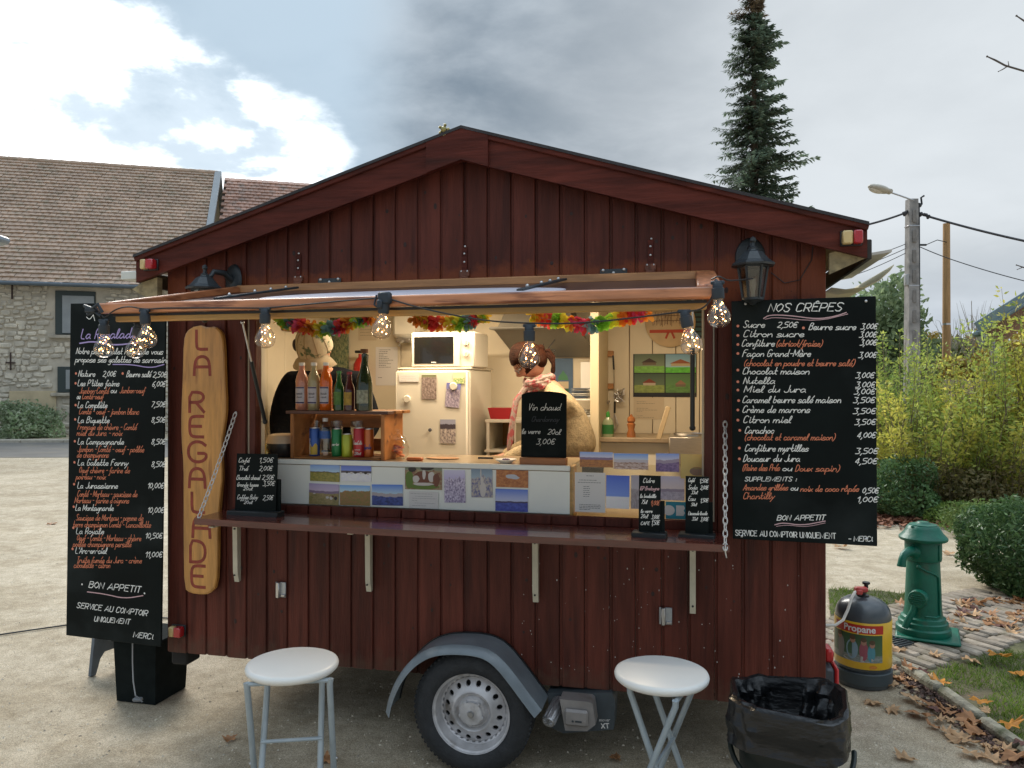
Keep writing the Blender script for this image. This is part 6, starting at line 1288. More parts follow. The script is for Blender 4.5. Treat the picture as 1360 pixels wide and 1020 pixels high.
# pony tail: gathered low at the back of the head, falling behind the shoulder
tb = HW @ Vector((0, .092, -.045)); m = MB()
for k in range(34):
    dx, dz = random.uniform(-.028, .028), random.uniform(-.022, .022); m.tube([tb+Vector((dx*.4, -.02, dz*.5)), tb+Vector((dx, .035, .004+dz)), tb+Vector((dx*1.3, .062, -.035+dz)), tb+Vector((dx*1.2, .066, -.085+dz)), tb+Vector((dx*.5, .050, -.130+dz*1.5))], [.008, .012, .013, .010, .003], 6)
m.build('ponytail', HAIR, woman)
SCARF = M('patterned_scarf', (.40, .30, .27), .9, .45, 30, .3, 60, dirt=((.40, .09, .10), 30, .48, .58))
m = MB(); c = Vector(nl)+Vector((0, -.02, -.015))
for k in range(4):
    pts = []
    for j in range(24):
        a = 2*pi*j/24; r = .072+.007*sin(3*a+k)+.006*k*.5; pts.append(c+Vector((cos(a)*r*1.02, sin(a)*r*1.05-.015, -.030+.019*k+.03*sin(a+.5)*(1 if k < 3 else .5)+.010*sin(2*a+k*2))))
    m.tube(pts, [.019+.006*sin(j*1.9+k*2) for j in range(24)], 8, True)
for s_ in range(6):
    pts = [c+Vector((-.06+.028*s_, -.10, -.02)), c+Vector((-.07+.032*s_, -.155, -.10)), c+Vector((-.07+.034*s_, -.175, -.22)), c+Vector((-.07+.036*s_, -.19, -.34)), c+Vector((-.06+.034*s_, -.20, -.40))]
    m.tube(pts, [.016, .019, .018, .020, .010], 7)
for k in range(14): x = -.08+.011*k; m.tube([c+Vector((x, -.20, -.40)), c+Vector((x, -.205, -.45))], .003, 4)
m.build('scarf', SCARF, woman)
# the man, facing us with his head bowed
hm_ = L(421, 464, .72); MMn = on(hm_.x-.03, .86, FZ, radians(16)); hl = toloc(MMn, (hm_.x, .70, hm_.z))
HM = Matrix.Translation(hl) @ Matrix.Rotation(radians(-16), 4, 'Z') @ Matrix.Rotation(radians(33), 4, 'X')
nl = Vector((.0, .03, hl.z-.13)); BLK = M('black_jumper', (.007, .008, .011), .95, .3, 30, .3, 60, spec=.1)
man = person('man', 'man in a black jumper bowing a cream patterned cap behind the crate of bottles', MMn, (0, -.03, hl.z-.10), HM,
    [((-.20, .05, nl.z-.05), (-.29, .06, nl.z-.34), (-.22, -.12, nl.z-.50), (-.17, -.19, nl.z-.52)), ((.20, .05, nl.z-.05), (.29, .06, nl.z-.34), (.22, -.12, nl.z-.50), (.17, -.19, nl.z-.52))],
    ((0, .16, .88), (0, .14, nl.z-.26), (0, .08, nl.z-.07), (0, .03, nl.z)), ('jumper', BLK), 1.12, 1.25)
CAP = M('cream_cap', (.55, .48, .34), .85, .12, 12, .1, 60, dirt=((.12, .17, .10), 22, .54, .60)); m = MB(HM); vs = []; fs = []; n, k = 28, 10
for i in range(k+1):
    th = pi*.55*i/k
    for j in range(n): a = 2*pi*j/n; vs.append((cos(a)*sin(th)**.8*.108, sin(a)*sin(th)**.8*.122, cos(th)*.140+.018))
for i in range(k): fs += [(i*n+j, i*n+(j+1) % n, (i+1)*n+(j+1) % n, (i+1)*n+j) for j in range(n)]
m.add(vs, fs).build('cap', CAP, man)
for k in range(5): a = -pi/2+(k-2)*.62; MB(HM).tube([(cos(a)*sin(th)**.8*.1095, sin(a)*sin(th)**.8*.1235, cos(th)*.141+.018) for th in [pi*.54*q/8 for q in range(9)]], .0018, 4).build('cap_seam', M('cap_seam', (.30, .22, .12), .8), man)
m = MB(HM); vs = []; nB = 18
for q in range(nB+1):
    a = -pi/2-1.25+2.5*q/nB
    for r_, dz in ((.106, .012), (.150, -.010), (.176, -.040)): vs.append((cos(a)*r_*.86, sin(a)*r_*1.0+.002, dz-.035*cos(a)**2))
m.add(vs+[(x, y, z-.006) for x, y, z in vs], [(3*q+e, 3*q+e+1, 3*q+e+4, 3*q+e+3) for q in range(nB) for e in (0, 1)]+[(57+3*q+e, 57+3*q+e+1, 57+3*q+e+4, 57+3*q+e+3) for q in range(nB) for e in (0, 1)]+[(3*q+2, 3*q+5, 57+3*q+5, 57+3*q+2) for q in range(nB)])
m.build('cap_brim', M('cap_brim_cream', (.48, .40, .27), .8, .1, 20), man)
MB(HM).tube([(.105*cos(a), .05+.02*sin(a*2), .125-.05*abs(cos(a))) for a in [pi*j/14 for j in range(15)]], .008, 8).build('cap_strap', BLACK, man)
MB(HM).ball((-.092, -.045, .055), .036, 14, 10, (.45, .9, 1.1)).build('cap_patch', M('grey_felt', (.07, .065, .065), .9, .3, 30), man)

# ============================================================ AROUND THE TRAILER
random.seed(33)
# ---- stools
LEGM = M('stool_legs_grey', (.36, .42, .46), .35, .08, 20, metal=.25)
def stool(label, x, y, rz):
    t = thing('folding_stool', label, 'stool', at(x, y, 0, rz), 'white folding stools in front of the hatch'); H = .735
    MB().lathe([(.0, -.022), (.150, -.022), (.162, -.018), (.170, -.010), (.172, .000), (.168, .009), (.158, .013), (.0, .013)], 56, (0, 0, H)).build('seat', WHITE, t, ang=60)
    for sx, hw_, y0, y1, xt in ((1, .150, -.095, .165, .150), (1, .112, .085, -.175, .105)):
        for sg in (-1, 1):
            l = MB().tube([(sg*xt, y0, H-.024), (sg*(xt-.003), y0, H-.045), (sg*hw_, y1, .012)], .0115, 10).build('leg', LEGM, t); MB().tube([(sg*hw_, y1-(y1-y0)*.03, .03), (sg*hw_, y1, .0)], .0150, 10).build('rubber_foot', BLACK, l)
            MB().ball((sg*(xt+.010 if hw_ > .13 else xt-.010), (y0+y1)/2+.0, H*.48), .006, 8, 6).build('rivet', STEEL, l)
        for zf in ((.20, .62) if hw_ < .13 else (.16,)):
            yy = y1+(y0-y1)*zf; MB().tube([(-hw_, yy, H*zf), (hw_, yy, H*zf)], .0075, 8).build('rung', LEGM, t)
    MB().tube([(-.150, -.095, H-.030), (.150, -.095, H-.030)], .009, 8).build('seat_bar', LEGM, t)
q = W(388.5, 878, 2.917); stool('white round folding stool on the left, below the crate and photo prints', q.x, q.y, radians(8))
q = W(878.5, 901, 2.822); stool('white round folding stool on the right, beside the black bin', q.x, q.y, radians(62))
# ---- bin with liner
def rrect(a, b_, r, n=10):
    out = []
    for cx_, cy_, a0 in ((a-r, b_-r, 0), (-a+r, b_-r, pi/2), (-a+r, -b_+r, pi), (a-r, -b_+r, 1.5*pi)):
        out += [(cx_+r*cos(a0+pi/2*i/n), cy_+r*sin(a0+pi/2*i/n)) for i in range(n+1)]
    return out
BINM = M('bin_black_plastic', (.010, .016, .014), .4, .2, 14, .08, 60)
q = G(1048, 1130); bx_, by_ = W(1046, 930, 2.66).x, 2.66
bn = thing('rubbish_bin', 'black plastic rubbish bin lined with a crumpled black bag', 'bin', at(bx_, by_, 0, radians(-20)) @ Matrix.Scale(.93, 4, (1, 0, 0)))
m = MB(); rings = [(.142, .125, .0), (.147, .130, .02), (.176, .160, .66), (.190, .172, .665), (.190, .172, .70)]
base = [rrect(a, c, .10) for a, c, z in rings]; n = len(base[0]); vs = [(x, y, rings[i][2]) for i, r_ in enumerate(base) for x, y in r_]
m.add(vs, [(i*n+j, i*n+(j+1) % n, (i+1)*n+(j+1) % n, (i+1)*n+j) for i in range(len(rings)-1) for j in range(n)]+[tuple(range(n))]).build('bin_body', BINM, bn)
BAG = M('bag_plastic', (.006, .0065, .0075), .27, .2, 30, .6, 9, spec=.45, coat=.12, stretch=(1, 1, 2.2))
m = MB(); prof = [(.0, .22), (.08, .215), (.135, .27), (.130, .36), (.150, .46), (.143, .56), (.165, .64), (.172, .69), (.184, .728), (.196, .732), (.203, .722), (.207, .705), (.211, .688), (.207, .672), (.212, .660)]
nn = 128; vs = []; fs = []; K_ = len(prof)
sub = []
for i in range(K_-1):
    for q in range(4): t = q/4; sub.append((prof[i][0]*(1-t)+prof[i+1][0]*t, prof[i][1]*(1-t)+prof[i+1][1]*t))
sub.append(prof[-1]); K_ = len(sub)
for i, (r, z) in enumerate(sub):
    out = rrect(max(r, .012), max(r-.018, .010), max(min(.115, r-.022), .006), 31)
    outer = i > K_*.70; inner = not outer
    for j in range(nn):
        x, y = out[j]; a = atan2(y, x); P = Vector((x*7, y*7, z*6)); w1 = noise.noise(P*1.4); w2 = noise.noise(Vector((a*5, z*9, 3.3))); w3 = abs(noise.noise(Vector((a*3, z*17, i*.0+9)))); w4 = abs(noise.noise(P*3.1))
        w5 = abs(noise.noise(Vector((a*6, z*30, 1.7)))); d = (.024*w1+.024*w2-.028*w4) if inner and r > .1 else (.014*w2+.022*w3+.012*w1-.014*w5)
        if .69 < z: d *= .5
        zz = z+(.012*w1+.010*sin(a*2+.7))*(1 if z > .5 else .4)
        if outer: zz -= max(0, (i-K_*.74)/K_)*.36*(.5+.5*sin(a*1.0+3.4)+.35*noise.noise(Vector((a*1.7, 2, 5))))
        l = sqrt(x*x+y*y) or 1; vs.append((x+x/l*d, y+y/l*d, zz))
for i in range(K_-1): fs += [(i*nn+j, i*nn+(j+1) % nn, (i+1)*nn+(j+1) % nn, (i+1)*nn+j) for j in range(nn)]
m.add(vs, fs).build('bin_liner', BAG, bn, ang=28)
pts = [Vector((.205*cos(a)*1.05+.01, -.02-.175*max(0, -sin(a))*1.25, .55-.085*abs(sin(a)))) for a in [pi+pi*i/22 for i in range(23)]]
MB().tube([p+Vector((0, 0, .02)) for p in pts], .0095, 8).build('handle', BINM, bn)
# ---- black planter box under the left menu with the cord weight, grey step stool
o = G(190, 933); bxm = M('crate_black', (.012, .016, .016), .92, .2, 14, spec=.08)
bk = thing('black_box', 'black square tub standing under the left menu board', 'tub', at(o.x, o.y+.12, 0, radians(-14)))
m = MB(); a_, b2_ = [(-.135, -.13), (.120, -.13), (.120, .13), (-.135, .13)], [(-.145, -.145), (.135, -.145), (.135, .145), (-.145, .145)]
m.add([(x, y, 0) for x, y in a_]+[(x, y, .36) for x, y in b2_]+[(x*.93, y*.93, .36) for x, y in b2_]+[(x*.93, y*.93, .04) for x, y in a_], [(0, 1, 2, 3), (12, 13, 14, 15)]+[(4*k+i, 4*k+(i+1) % 4, 4*k+4+(i+1) % 4, 4*k+4+i) for k in range(3) for i in range(4)]).build('tub', bxm, bk, smooth=False)
MB().box((0, 0, .352), (.318, .308, .022), .006).build('rim', bxm, bk)
cw = thing('cord_weight', 'thin pale cord with a small hook hanging below the left menu', 'cord'); c_ = [W(176, 846, 4.20), W(176, 880, 4.20), W(177, 905, 4.19), W(180, 924, 4.18)]; MB().tube(c_, .0035, 6).build('cord', M('pale_cord', (.38, .40, .42), .6), cw); h_ = W(183, 929, 4.18); MB().box(h_, (.050, .03, .020), .006).tube([c_[-1], h_+Vector((.01, -.01, .012)), h_+Vector((.03, -.01, -.01))], .004, 6).build('hook', M('hook_grey', (.16, .17, .18), .5), cw)
o = G(137, 897); ss = thing('step_stool', 'small grey plastic step stool behind the black tub', 'step stool', at(o.x+.10, o.y+.05, 0, radians(-25))); gp = M('grey_step_plastic', (.13, .15, .17), .85, .15, 12)
MB().box((0, 0, .235), (.27, .20, .025), .01).build('step', gp, ss)
for sx in (-1, 1):
    MB().prism([(-.11, .225), (.11, .225), (.135, 0), (.10, 0), (.07, .09), (.04, .125), (-.04, .125), (-.07, .09), (-.10, 0), (-.135, 0)], sx*.13-.012, sx*.13+.012, 'x').build('side_leg', gp, ss, smooth=False)
# cable on the ground on the left
pts = [G(-60, 850), G(0, 844), G(40, 838), G(90, 831), G(150, 820), G(230, 822), G(330, 860)]; pts = [p+Vector((0, 0, .006)) for p in pts]
MB().tube(pts, .006, 6).build('power_cable', BLACK, None, label='black power cable lying on the gravel at the left', cat='cable')
# ---- propane bottle
px_, py_ = W(1146, 850, 4.66).x, 4.66
pb = thing('gas_bottle', 'dark gas bottle with a yellow band reading Propane and a white hose', 'gas bottle', at(px_, py_, 0)); R = .158; GREYB = M('bottle_slate', (.055, .065, .072), .32, .15, 12, coat=.3)
MB().lathe([(R*.96, .0), (R*.99, .01), (R*.99, .075), (R*.95, .085), (R*.93, .10), (R, .115), (R, .385), (R*.985, .42), (R*.92, .455), (R*.80, .482), (R*.60, .503), (R*.36, .515), (.0, .518)], 48).build('cylinder', GREYB, pb, ang=60)
MB().lathe([(R+.002, .022), (R+.006, .026), (R+.006, .090), (R+.002, .094)], 48).build('foot_ring', M('foot_slate', (.045, .06, .065), .5), pb)
YB = M('band_yellow', (.74, .44, .025), .35, .06, 8, coat=.2)
MB().lathe([(R+.0015, .122), (R+.0025, .124), (R+.0025, .392), (R+.0015, .394)], 64).build('label_band', YB, pb)
def cylpatch(r, a0, a1, z0, z1, n=24): m = MB(); m.add([(cos(a0+(a1-a0)*i/n)*r, sin(a0+(a1-a0)*i/n)*r, z) for i in range(n+1) for z in (z0, z1)], [(2*i, 2*i+2, 2*i+3, 2*i+1) for i in range(n)]); return m
def cp(px): return -pi/2+math.asin(max(-1, min(1, (px-1146)/35.5)))+atan2(px_, py_)*-1+.0
fa = -pi/2-atan2(px_, py_)                                      # direction of the camera
def cp(px): return fa+math.asin(max(-.98, min(.98, (px-1146)/35.6)))
cylpatch(R+.0035, cp(1114), cp(1170), .332, .382).build('red_band', M('band_red', (.50, .03, .02), .4), pb)
# the print under it: people preparing food outdoors, as plain colour shapes
cylpatch(R+.0035, cp(1111), cp(1169), .165, .325).build('photo_print', picmat('propane_photo', (.02, .06, .02), (.05, .10, .05), (.10, .12, .10), (.20, .22, .20), .25, .1, 5, None, 12), pb)
def pblob(px, z, w_, h, mat, r): 
    m = MB(); a = cp(px); n = 14; m.add([(cos(a+w_*cos(2*pi*k/n))*r, sin(a+w_*cos(2*pi*k/n))*r, z+h*sin(2*pi*k/n)) for k in range(n)], [tuple(range(n))]); m.build('print_shape', mat, pb, smooth=False)
fle = M('print_flesh', (.38, .20, .13), .6); 
for k, (x, z, w_, h, c) in enumerate(((1133, .235, .16, .050, (.22, .32, .38)), (1147, .232, .11, .050, (.30, .08, .10)), (1156, .220, .10, .045, (.08, .25, .30)), (1120, .240, .12, .055, (.26, .24, .22)), (1140, .182, .40, .016, (.40, .36, .32)))): pblob(x, z, w_*1.35, h*1.15, M('print_cloth%d' % k, c, .6), R+.0042+k*.0003)
for k, (x, z) in enumerate(((1134, .292), (1147, .285), (1157, .272), (1119, .300))): pblob(x, z, .095, .020, fle, R+.0062+k*.0002); pblob(x, z+.013, .10, .014, M('print_hair', (.10, .06, .03), .6), R+.0070+k*.0002)
pblob(1158, .140, .14, .010, M('maker_print', (.60, .22, .03), .5), R+.0062)
tv, tf = fonttext('Propane', .054, .0014); m = MB(); ac = cp(1141.5)
m.add([(cos(ac+x/R*.98)*(R+.0048), sin(ac+x/R*.98)*(R+.0048), .341+y) for x, y, z in tv], tf); m.build('lettering', PAPER, pb, smooth=False)
MB().lathe([(.0, .51), (.035, .512), (.035, .525), (.020, .53), (.018, .56), (.0, .56)], 16).build('valve_neck', BLACK, pb)
vx = -.02; MB().box((vx, -.02, .560), (.075, .045, .030), .008).box((vx-.02, -.03, .548), (.04, .04, .03), .006).build('regulator', M('regulator_red', (.48, .06, .05), .45), pb); MB().lathe([(.0, .60), (.022, .60), (.022, .588), (.012, .586), (.012, .565), (.0, .565)], 14, (.02, 0, 0)).build('valve_wheel', BLACK, pb)
MB().tube([(vx-.03, -.03, .55), (-.065, -.04, .55), (-.10, -.07, .52), (-.135, -.10, .46), (-.175, -.13, .41), (-.23, -.15, .385), (-.36, -.14, .38)], .0085, 8).build('hose', M('hose_white', (.62, .58, .52), .45), pb)
# red and grey case beside it
q = G(1110, 922); cs = thing('tool_case', 'narrow grey and red plastic case standing against the trailer corner', 'case', at(W(1108, 880, 4.05).x, 4.05, 0, radians(-12)))
MB().box((-.035, .06, .16), (.06, .20, .30), .012).build('case_body', M('case_grey', (.06, .065, .075), .45, .1, 10), cs); MB().box((.006, .06, .155), (.020, .205, .32), .008).build('case_edge', M('case_red', (.50, .02, .02), .35), cs); MB().box((-.02, .08, .355), (.045, .12, .07), .012).build('case_top', _mc['case_red'], cs); MB().box((-.035, -.045, .20), (.03, .012, .10), .004).build('latch', BLACK, cs)
# ---- pump
GREEN = M('pump_green', (.004, .115, .072), .42, .22, 7, .10, 60, coat=.08, spec=.35, dirt=((.05, .085, .05), 8, .62, .8))
pq = W(1226, 700, 5.42); pm = thing('water_pump', 'dark green cast iron water pump with a curved spout', 'pump', at(pq.x, pq.y, .03))
MB().box((.03, 0, .012), (.40, .40, .024), .01, Matrix.Rotation(radians(-28), 3, 'Z')).build('base_plate', GREEN, pm)
MB().lathe([(.172, .022), (.176, .03), (.174, .065), (.160, .075), (.158, .105), (.146, .112), (.142, .135), (.126, .145), (.124, .16)], 40).build('foot', GREEN, pm)
MB().lathe([(.124, .15), (.118, .20), (.106, .52), (.104, .535)], 40).build('column', GREEN, pm)
m = MB(); m.lathe([(.104, .53), (.116, .535), (.118, .55), (.118, .66), (.114, .672)], 40)
for k in range(4): a = k*pi/2+.5; m.box((cos(a)*.120, sin(a)*.120, .60), (.012, .022, .11), .004, Matrix.Rotation(a, 3, 'Z'))
m.build('head', GREEN, pm)
MB().lathe([(.114, .668), (.150, .672), (.156, .680), (.156, .692), (.148, .702), (.128, .722), (.110, .752), (.098, .772), (.090, .776), (.088, .782), (.050, .786), (.035, .800), (.0, .802)], 48).box((-.085, -.03, .765), (.03, .025, .03), .006).build('cap', GREEN, pm)
sp_ = MB().tube([(-.09, -.05, .600), (-.125, -.07, .605), (-.155, -.085, .602), (-.185, -.10, .585), (-.202, -.108, .555), (-.208, -.110, .520)], [.040, .036, .030, .027, .025, .027], 16).ball((-.085, -.05, .60), .050, 16, 10).build('spout', GREEN, pm)
MB().tube([(-.208, -.110, .524), (-.209, -.1105, .510)], .029, 16).build('spout_lip', GREEN, sp_)
d = Vector((-.62, -.70, .0)).normalized(); Rm = d.to_track_quat('Z', 'Y').to_matrix(); hub = MB().lathe([(.060, .0), (.060, .11), (.056, .118), (.0, .118)], 28, Vector((0, 0, .285))+d*.045, Rm)
for k in range(5): hub.box(Vector((0, 0, .285+(-.03+.015*k)))+d*.166, (.004, .004, .004))
hub.build('wheel_boss', GREEN, pm); m = MB()
for k in range(5): m.bar(Vector((0, 0, .257+.014*k))+d*.1645+d.cross(Vector((0, 0, 1)))*(.048-.008*abs(k-2)), Vector((0, 0, .257+.014*k))+d*.1645-d.cross(Vector((0, 0, 1)))*(.048-.008*abs(k-2)), .006, .006, .001)
m.build('boss_rib', GREEN, pm)
def onc(a, z, off=.004): r = .124-(z-.15)*.052+off; return (cos(a)*r, sin(a)*r, z)
m = MB(); m.tube([onc(-pi/2-.75, .50), onc(-pi/2-.3, .475), onc(-pi/2+.25, .45), onc(-pi/2+.48, .43), onc(-pi/2+.50, .30), onc(-pi/2+.48, .17), onc(-pi/2+.2, .16), onc(-pi/2-.4, .165)], .007, 8); m.ball(onc(-pi/2-.75, .50), .014, 10, 8); m.build('door_bead', GREEN, pm)
m = MB(); a = -pi/2-.85; m.tube([onc(a, .27, .03), onc(a-.05, .20, .03), onc(a-.2, .12, .06), onc(a-.25, .08, .07)], [.016, .02, .024, .02], 10); m.build('linkage', GREEN, pm)
# ---- platform round the pump: rows of weathered setts
PLM = M('weathered_setts', (.27, .225, .175), .85, .35, 9, .4, 50, rnd=.22, dirt=((.12, .11, .06), 6, .52, .75))
plat = thing('paved_platform', 'low platform of long weathered stone strips under the green pump', 'paving', at(pq.x, pq.y, 0)); random.seed(5)
a_ = radians(-62); ux, vx_ = Vector((cos(a_), sin(a_), 0)), Vector((-sin(a_), cos(a_), 0))
for r_ in range(-8, 17):
    off = random.uniform(0, .3); x = -.62
    while x < .36:
        ln = random.uniform(.36, .62) if x > -.6 else .15+off; ln = min(ln, .41+.03*sin(r_)-x); c = ux*(x+ln/2)+vx_*(r_*.098); 
        MB().box((c.x, c.y, .010+random.uniform(-.004, .004)), (ln-.012, .080, .036), .012, Matrix.Rotation(a_+random.uniform(-.015, .015), 3, 'Z')).build('stone_strip', PLM, plat); x += ln
gr_ = MB(); c = Vector((-.30, -.10, .036))
for k in range(9): gr_.box(c+ux*(-.10+.03*k), (.008, .16, .010), 0, Matrix.Rotation(a_, 3, 'Z'))
for k in (-1, 1): gr_.box(c+vx_*(.08*k), (.26, .010, .012), 0, Matrix.Rotation(a_, 3, 'Z'))
gr_.build('drain_grate', DARKM, None, label='small iron drain grate at the foot of the green pump', cat='drain grate', at=at(pq.x, pq.y, 0))

# ---- grass bank, stone edging, path
def poly(name, pts, z, mat, **k): return MB().add([(p[0], p[1], z) for p in pts], [tuple(range(len(pts)))]).build(name, mat, None, smooth=False, **k)
EDGE = [G(x, y) for x, y in ((1105, 846), (1180, 880), (1205, 893), (1255, 925), (1310, 965), (1362, 1003), (1480, 1090), (1640, 1215))]
SOIL = M('lawn_soil', (.075, .075, .032), .95, .5, 8, .5, 40, dirt=((.10, .075, .045), 3, .5, .7))
near = EDGE; far_ = [G(1800, 850), G(1500, 815), G(1400, 806), G(1330, 800), G(1270, 795), G(1215, 792), G(1170, 786), G(1100, 784)]
poly('lawn', [(p.x, p.y) for p in near]+[(p.x, p.y) for p in far_], .010, SOIL, kind='structure')
# stone edging, one stone after another
KS = M('mossy_edging_stone', (.24, .225, .17), .9, .35, 14, .6, 50, rnd=.2, dirt=((.08, .085, .045), 8, .48, .66)); edg = thing('stone_edging', 'line of mossy edging stones between the gravel and the grass', 'edging'); random.seed(8)
for a, c in zip(EDGE[:-1], EDGE[1:]):
    dd = c-a; n_ = max(1, int(dd.length/.30))
    for k in range(n_):
        p0 = a+dd*(k/n_)+dd.normalized()*.006; p1 = a+dd*((k+1)/n_)-dd.normalized()*.006; m = MB().bar(p0+Vector((0, .03, .022+random.uniform(-.006, .006))), p1+Vector((random.uniform(-.008, .008), .03, .022+random.uniform(-.006, .006))), .075, .058, .016)
        m.build('edging_stone', KS, edg)
def inside(x, y, P):
    c = False; j = len(P)-1
    for i in range(len(P)):
        if (P[i].y > y) != (P[j].y > y) and x < (P[j].x-P[i].x)*(y-P[i].y)/(P[j].y-P[i].y)+P[i].x: c = not c
        j = i
    return c
LP_ = near+far_; random.seed(9); m = MB(); cnt = 0
pu_, pv_ = ux.copy(), vx_.copy()
while cnt < 30000:
    x, y = random.uniform(1.8, 7.5), random.uniform(3.3, 6.9)
    if not inside(x, y, LP_) or abs(x/y) > .80: cnt += .2; continue
    rel = Vector((x-pq.x, y-pq.y, 0)); 
    if -.66 < rel.dot(pu_) < .45 and -.86 < rel.dot(pv_) < 1.66: cnt += .1; continue
    if noise.noise(Vector((x*2.6, y*2.6, 0))) < -.42: cnt += .2; continue
    h = random.uniform(.018, .050)*(1+.5*noise.noise(Vector((x*3, y*3, 4)))); a = random.random()*6.28; w_ = .0026; b_ = random.uniform(.2, .9)*h
    m.add([(x-cos(a)*w_, y-sin(a)*w_, .008), (x+cos(a)*w_, y+sin(a)*w_, .008), (x+cos(a)*w_*.7-sin(a)*b_*.4, y+sin(a)*w_*.7+cos(a)*b_*.4, h*.65), (x-sin(a)*b_, y+cos(a)*b_, h)], [(0, 1, 2), (0, 2, 3)]); cnt += 1
m.build('grass', leafmat('grass_blades', (.10, .19, .025), (.22, .29, .055)), kind='stuff', smooth=False)
# soil strip with litter along the edging and under the hedge
random.seed(12)
LT = [leafmat('leaf_brown', (.30, .13, .055), (.42, .22, .10), .6, .2), leafmat('leaf_tan', (.46, .27, .13), (.56, .36, .20), .6, .2), leafmat('leaf_orange', (.50, .17, .02), (.60, .28, .04), .6, .25), leafmat('leaf_dark', (.10, .045, .035), (.18, .08, .06), .6, .1)]
def leaf_geo(s, curl, seed):
    rr = random.Random(seed); pts = []; lobes = [(0, 1.0), (.75, .90), (1.50, .80), (2.35, .55)]
    A = [(-a, r) for a, r in lobes[::-1]]+lobes[1:]; A = sorted(set(A))
    out = []
    for i, (a, r) in enumerate(A):
        out.append((a-.20, r*.72)); out.append((a-.07, r*.90)); out.append((a, r*rr.uniform(.95, 1.1))); out.append((a+.08, r*.88)); out.append((a+.21, r*.70))
        if i < len(A)-1: out.append(((a+A[i+1][0])/2, .52))
    out.append((pi, .12)); vs = [(0, 0, 0)]; 
    for a, r in out:
        x, y = sin(a)*r*s, cos(a)*r*s; z = curl*s*(r*r)*(.6+.6*sin(a*2+seed))+s*.09*sin(a*7)
        vs.append((x, y, z))
    n_ = len(out); return vs, [(0, i+1, (i+1) % n_+1) for i in range(n_)]
LG = []
for k in range(6):
    vs, fs = leaf_geo(1.0, (.12, .35, .5, .22, -.25, .6)[k], k+2); me = bpy.data.meshes.new('fallen_leaf'); me.from_pydata(vs, [], fs); LG.append(me)
LMESH = [[None]*4 for _ in range(6)]
def leafmesh(g, c):
    if LMESH[g][c] is None: me = LG[g].copy(); me.materials.append(LT[c]); me.shade_smooth(); LMESH[g][c] = me
    return LMESH[g][c]
CN = ['brown', 'tan', 'orange', 'dark']
def leaf(px, py, s, c, label, z=.0, group=None, tilt=.25, g=None):
    p = G(px, py); o_ = bpy.data.objects.new('fallen_leaf', leafmesh(random.randrange(6) if g is None else g, c)); C.objects.link(o_)
    zz = z+s*.16; o_.location = (p.x, p.y, zz); o_.scale = (s, s*random.uniform(.75, 1), s); o_.rotation_euler = (random.uniform(-tilt, tilt), random.uniform(-tilt, tilt), random.random()*6.28)
    tag(o_, label, 'leaf', group)
for px, py, s, c, lb, z in [(1302, 945, .075, 2, 'bright orange maple leaf caught on the edging stones', .05), (1248, 917, .085, 2, 'orange maple leaf leaning on the edging beside the soil strip', .03), (1325, 885, .10, 2, 'large orange leaf standing up in the grass', .06), (1357, 905, .085, 2, 'orange leaf on the grass at the right border of the picture', .03),
  (1288, 884, .085, 1, 'pale tan leaf lying on the grass left of the large orange leaf', .03), (1215, 932, .085, 1, 'pale yellow leaf on the dark soil strip below the gas bottle', .01), (1186, 914, .075, 1, 'tan leaf against the foot of the gas bottle', .01), (1206, 899, .07, 0, 'pinkish brown leaf resting on the first edging stones', .05),
  (1160, 934, .075, 1, 'pinkish tan leaf on the gravel below the gas bottle', 0), (1183, 943, .085, 1, 'tan leaf on the gravel right of the pinkish one', 0), (1222, 951, .095, 0, 'long brown leaf at the border of the gravel and litter', 0), (1292, 962, .10, 0, 'large curled brown leaf at the foot of the edging', .01), (1342, 972, .09, 2, 'ochre leaf leaning against the edging at the right', .03),
  (1275, 985, .085, 1, 'light tan leaf with raised edge on the gravel', 0), (1300, 978, .09, 0, 'reddish brown leaf beside the large curled leaf', 0), (1332, 990, .08, 1, 'pale narrow leaf on the dark soil by the right border', 0), (1290, 1003, .09, 1, 'pinkish tan leaf at the bottom right on the gravel', 0), (1318, 1012, .08, 1, 'tan leaf at the bottom edge right of the pinkish one', 0), (1350, 1010, .10, 0, 'brown leaf in the bottom right corner', .01),
  (1203, 1010, .075, 1, 'faded pink leaf alone on the bare gravel below the bin side', 0), (820, 1010, .055, 0, 'small brown leaf on the gravel left of the right stool', 0), (433, 1012, .06, 0, 'crinkled brown leaf under the left stool', 0), (306, 984, .050, 0, 'reddish brown leaf flat on the gravel left of the left stool', 0), (68, 696, .09, 0, 'lone red brown leaf far out on the open gravel', 0),
  (1213, 735, .09, 0, 'orange brown leaf on the path left of the pump spout', 0), (1117, 728, .12, 1, 'pinkish leaf on the path beside the menu board corner', 0), (1262, 737, .09, 1, 'pale leaf on the path right of the pump', 0), (1278, 825, .07, 1, 'tan leaf on the stone strips right of the pump', .05), (1262, 836, .075, 0, 'brown leaf on the stone strips by the pump foot', .05), (1345, 852, .08, 1, 'pale leaf at the far right of the stone strips', .05), (1240, 878, .07, 1, 'cream leaf on the grass before the stone strips', .03), (1195, 871, .08, 1, 'flat yellowish leaf on the grass beside the gas bottle', .03), (1196, 811, .085, 0, 'orange leaf on the stone strips left of the pump', .05)]:
    leaf(px, py, s, c, lb, z)
grp = 'fallen leaves along the stone edging'
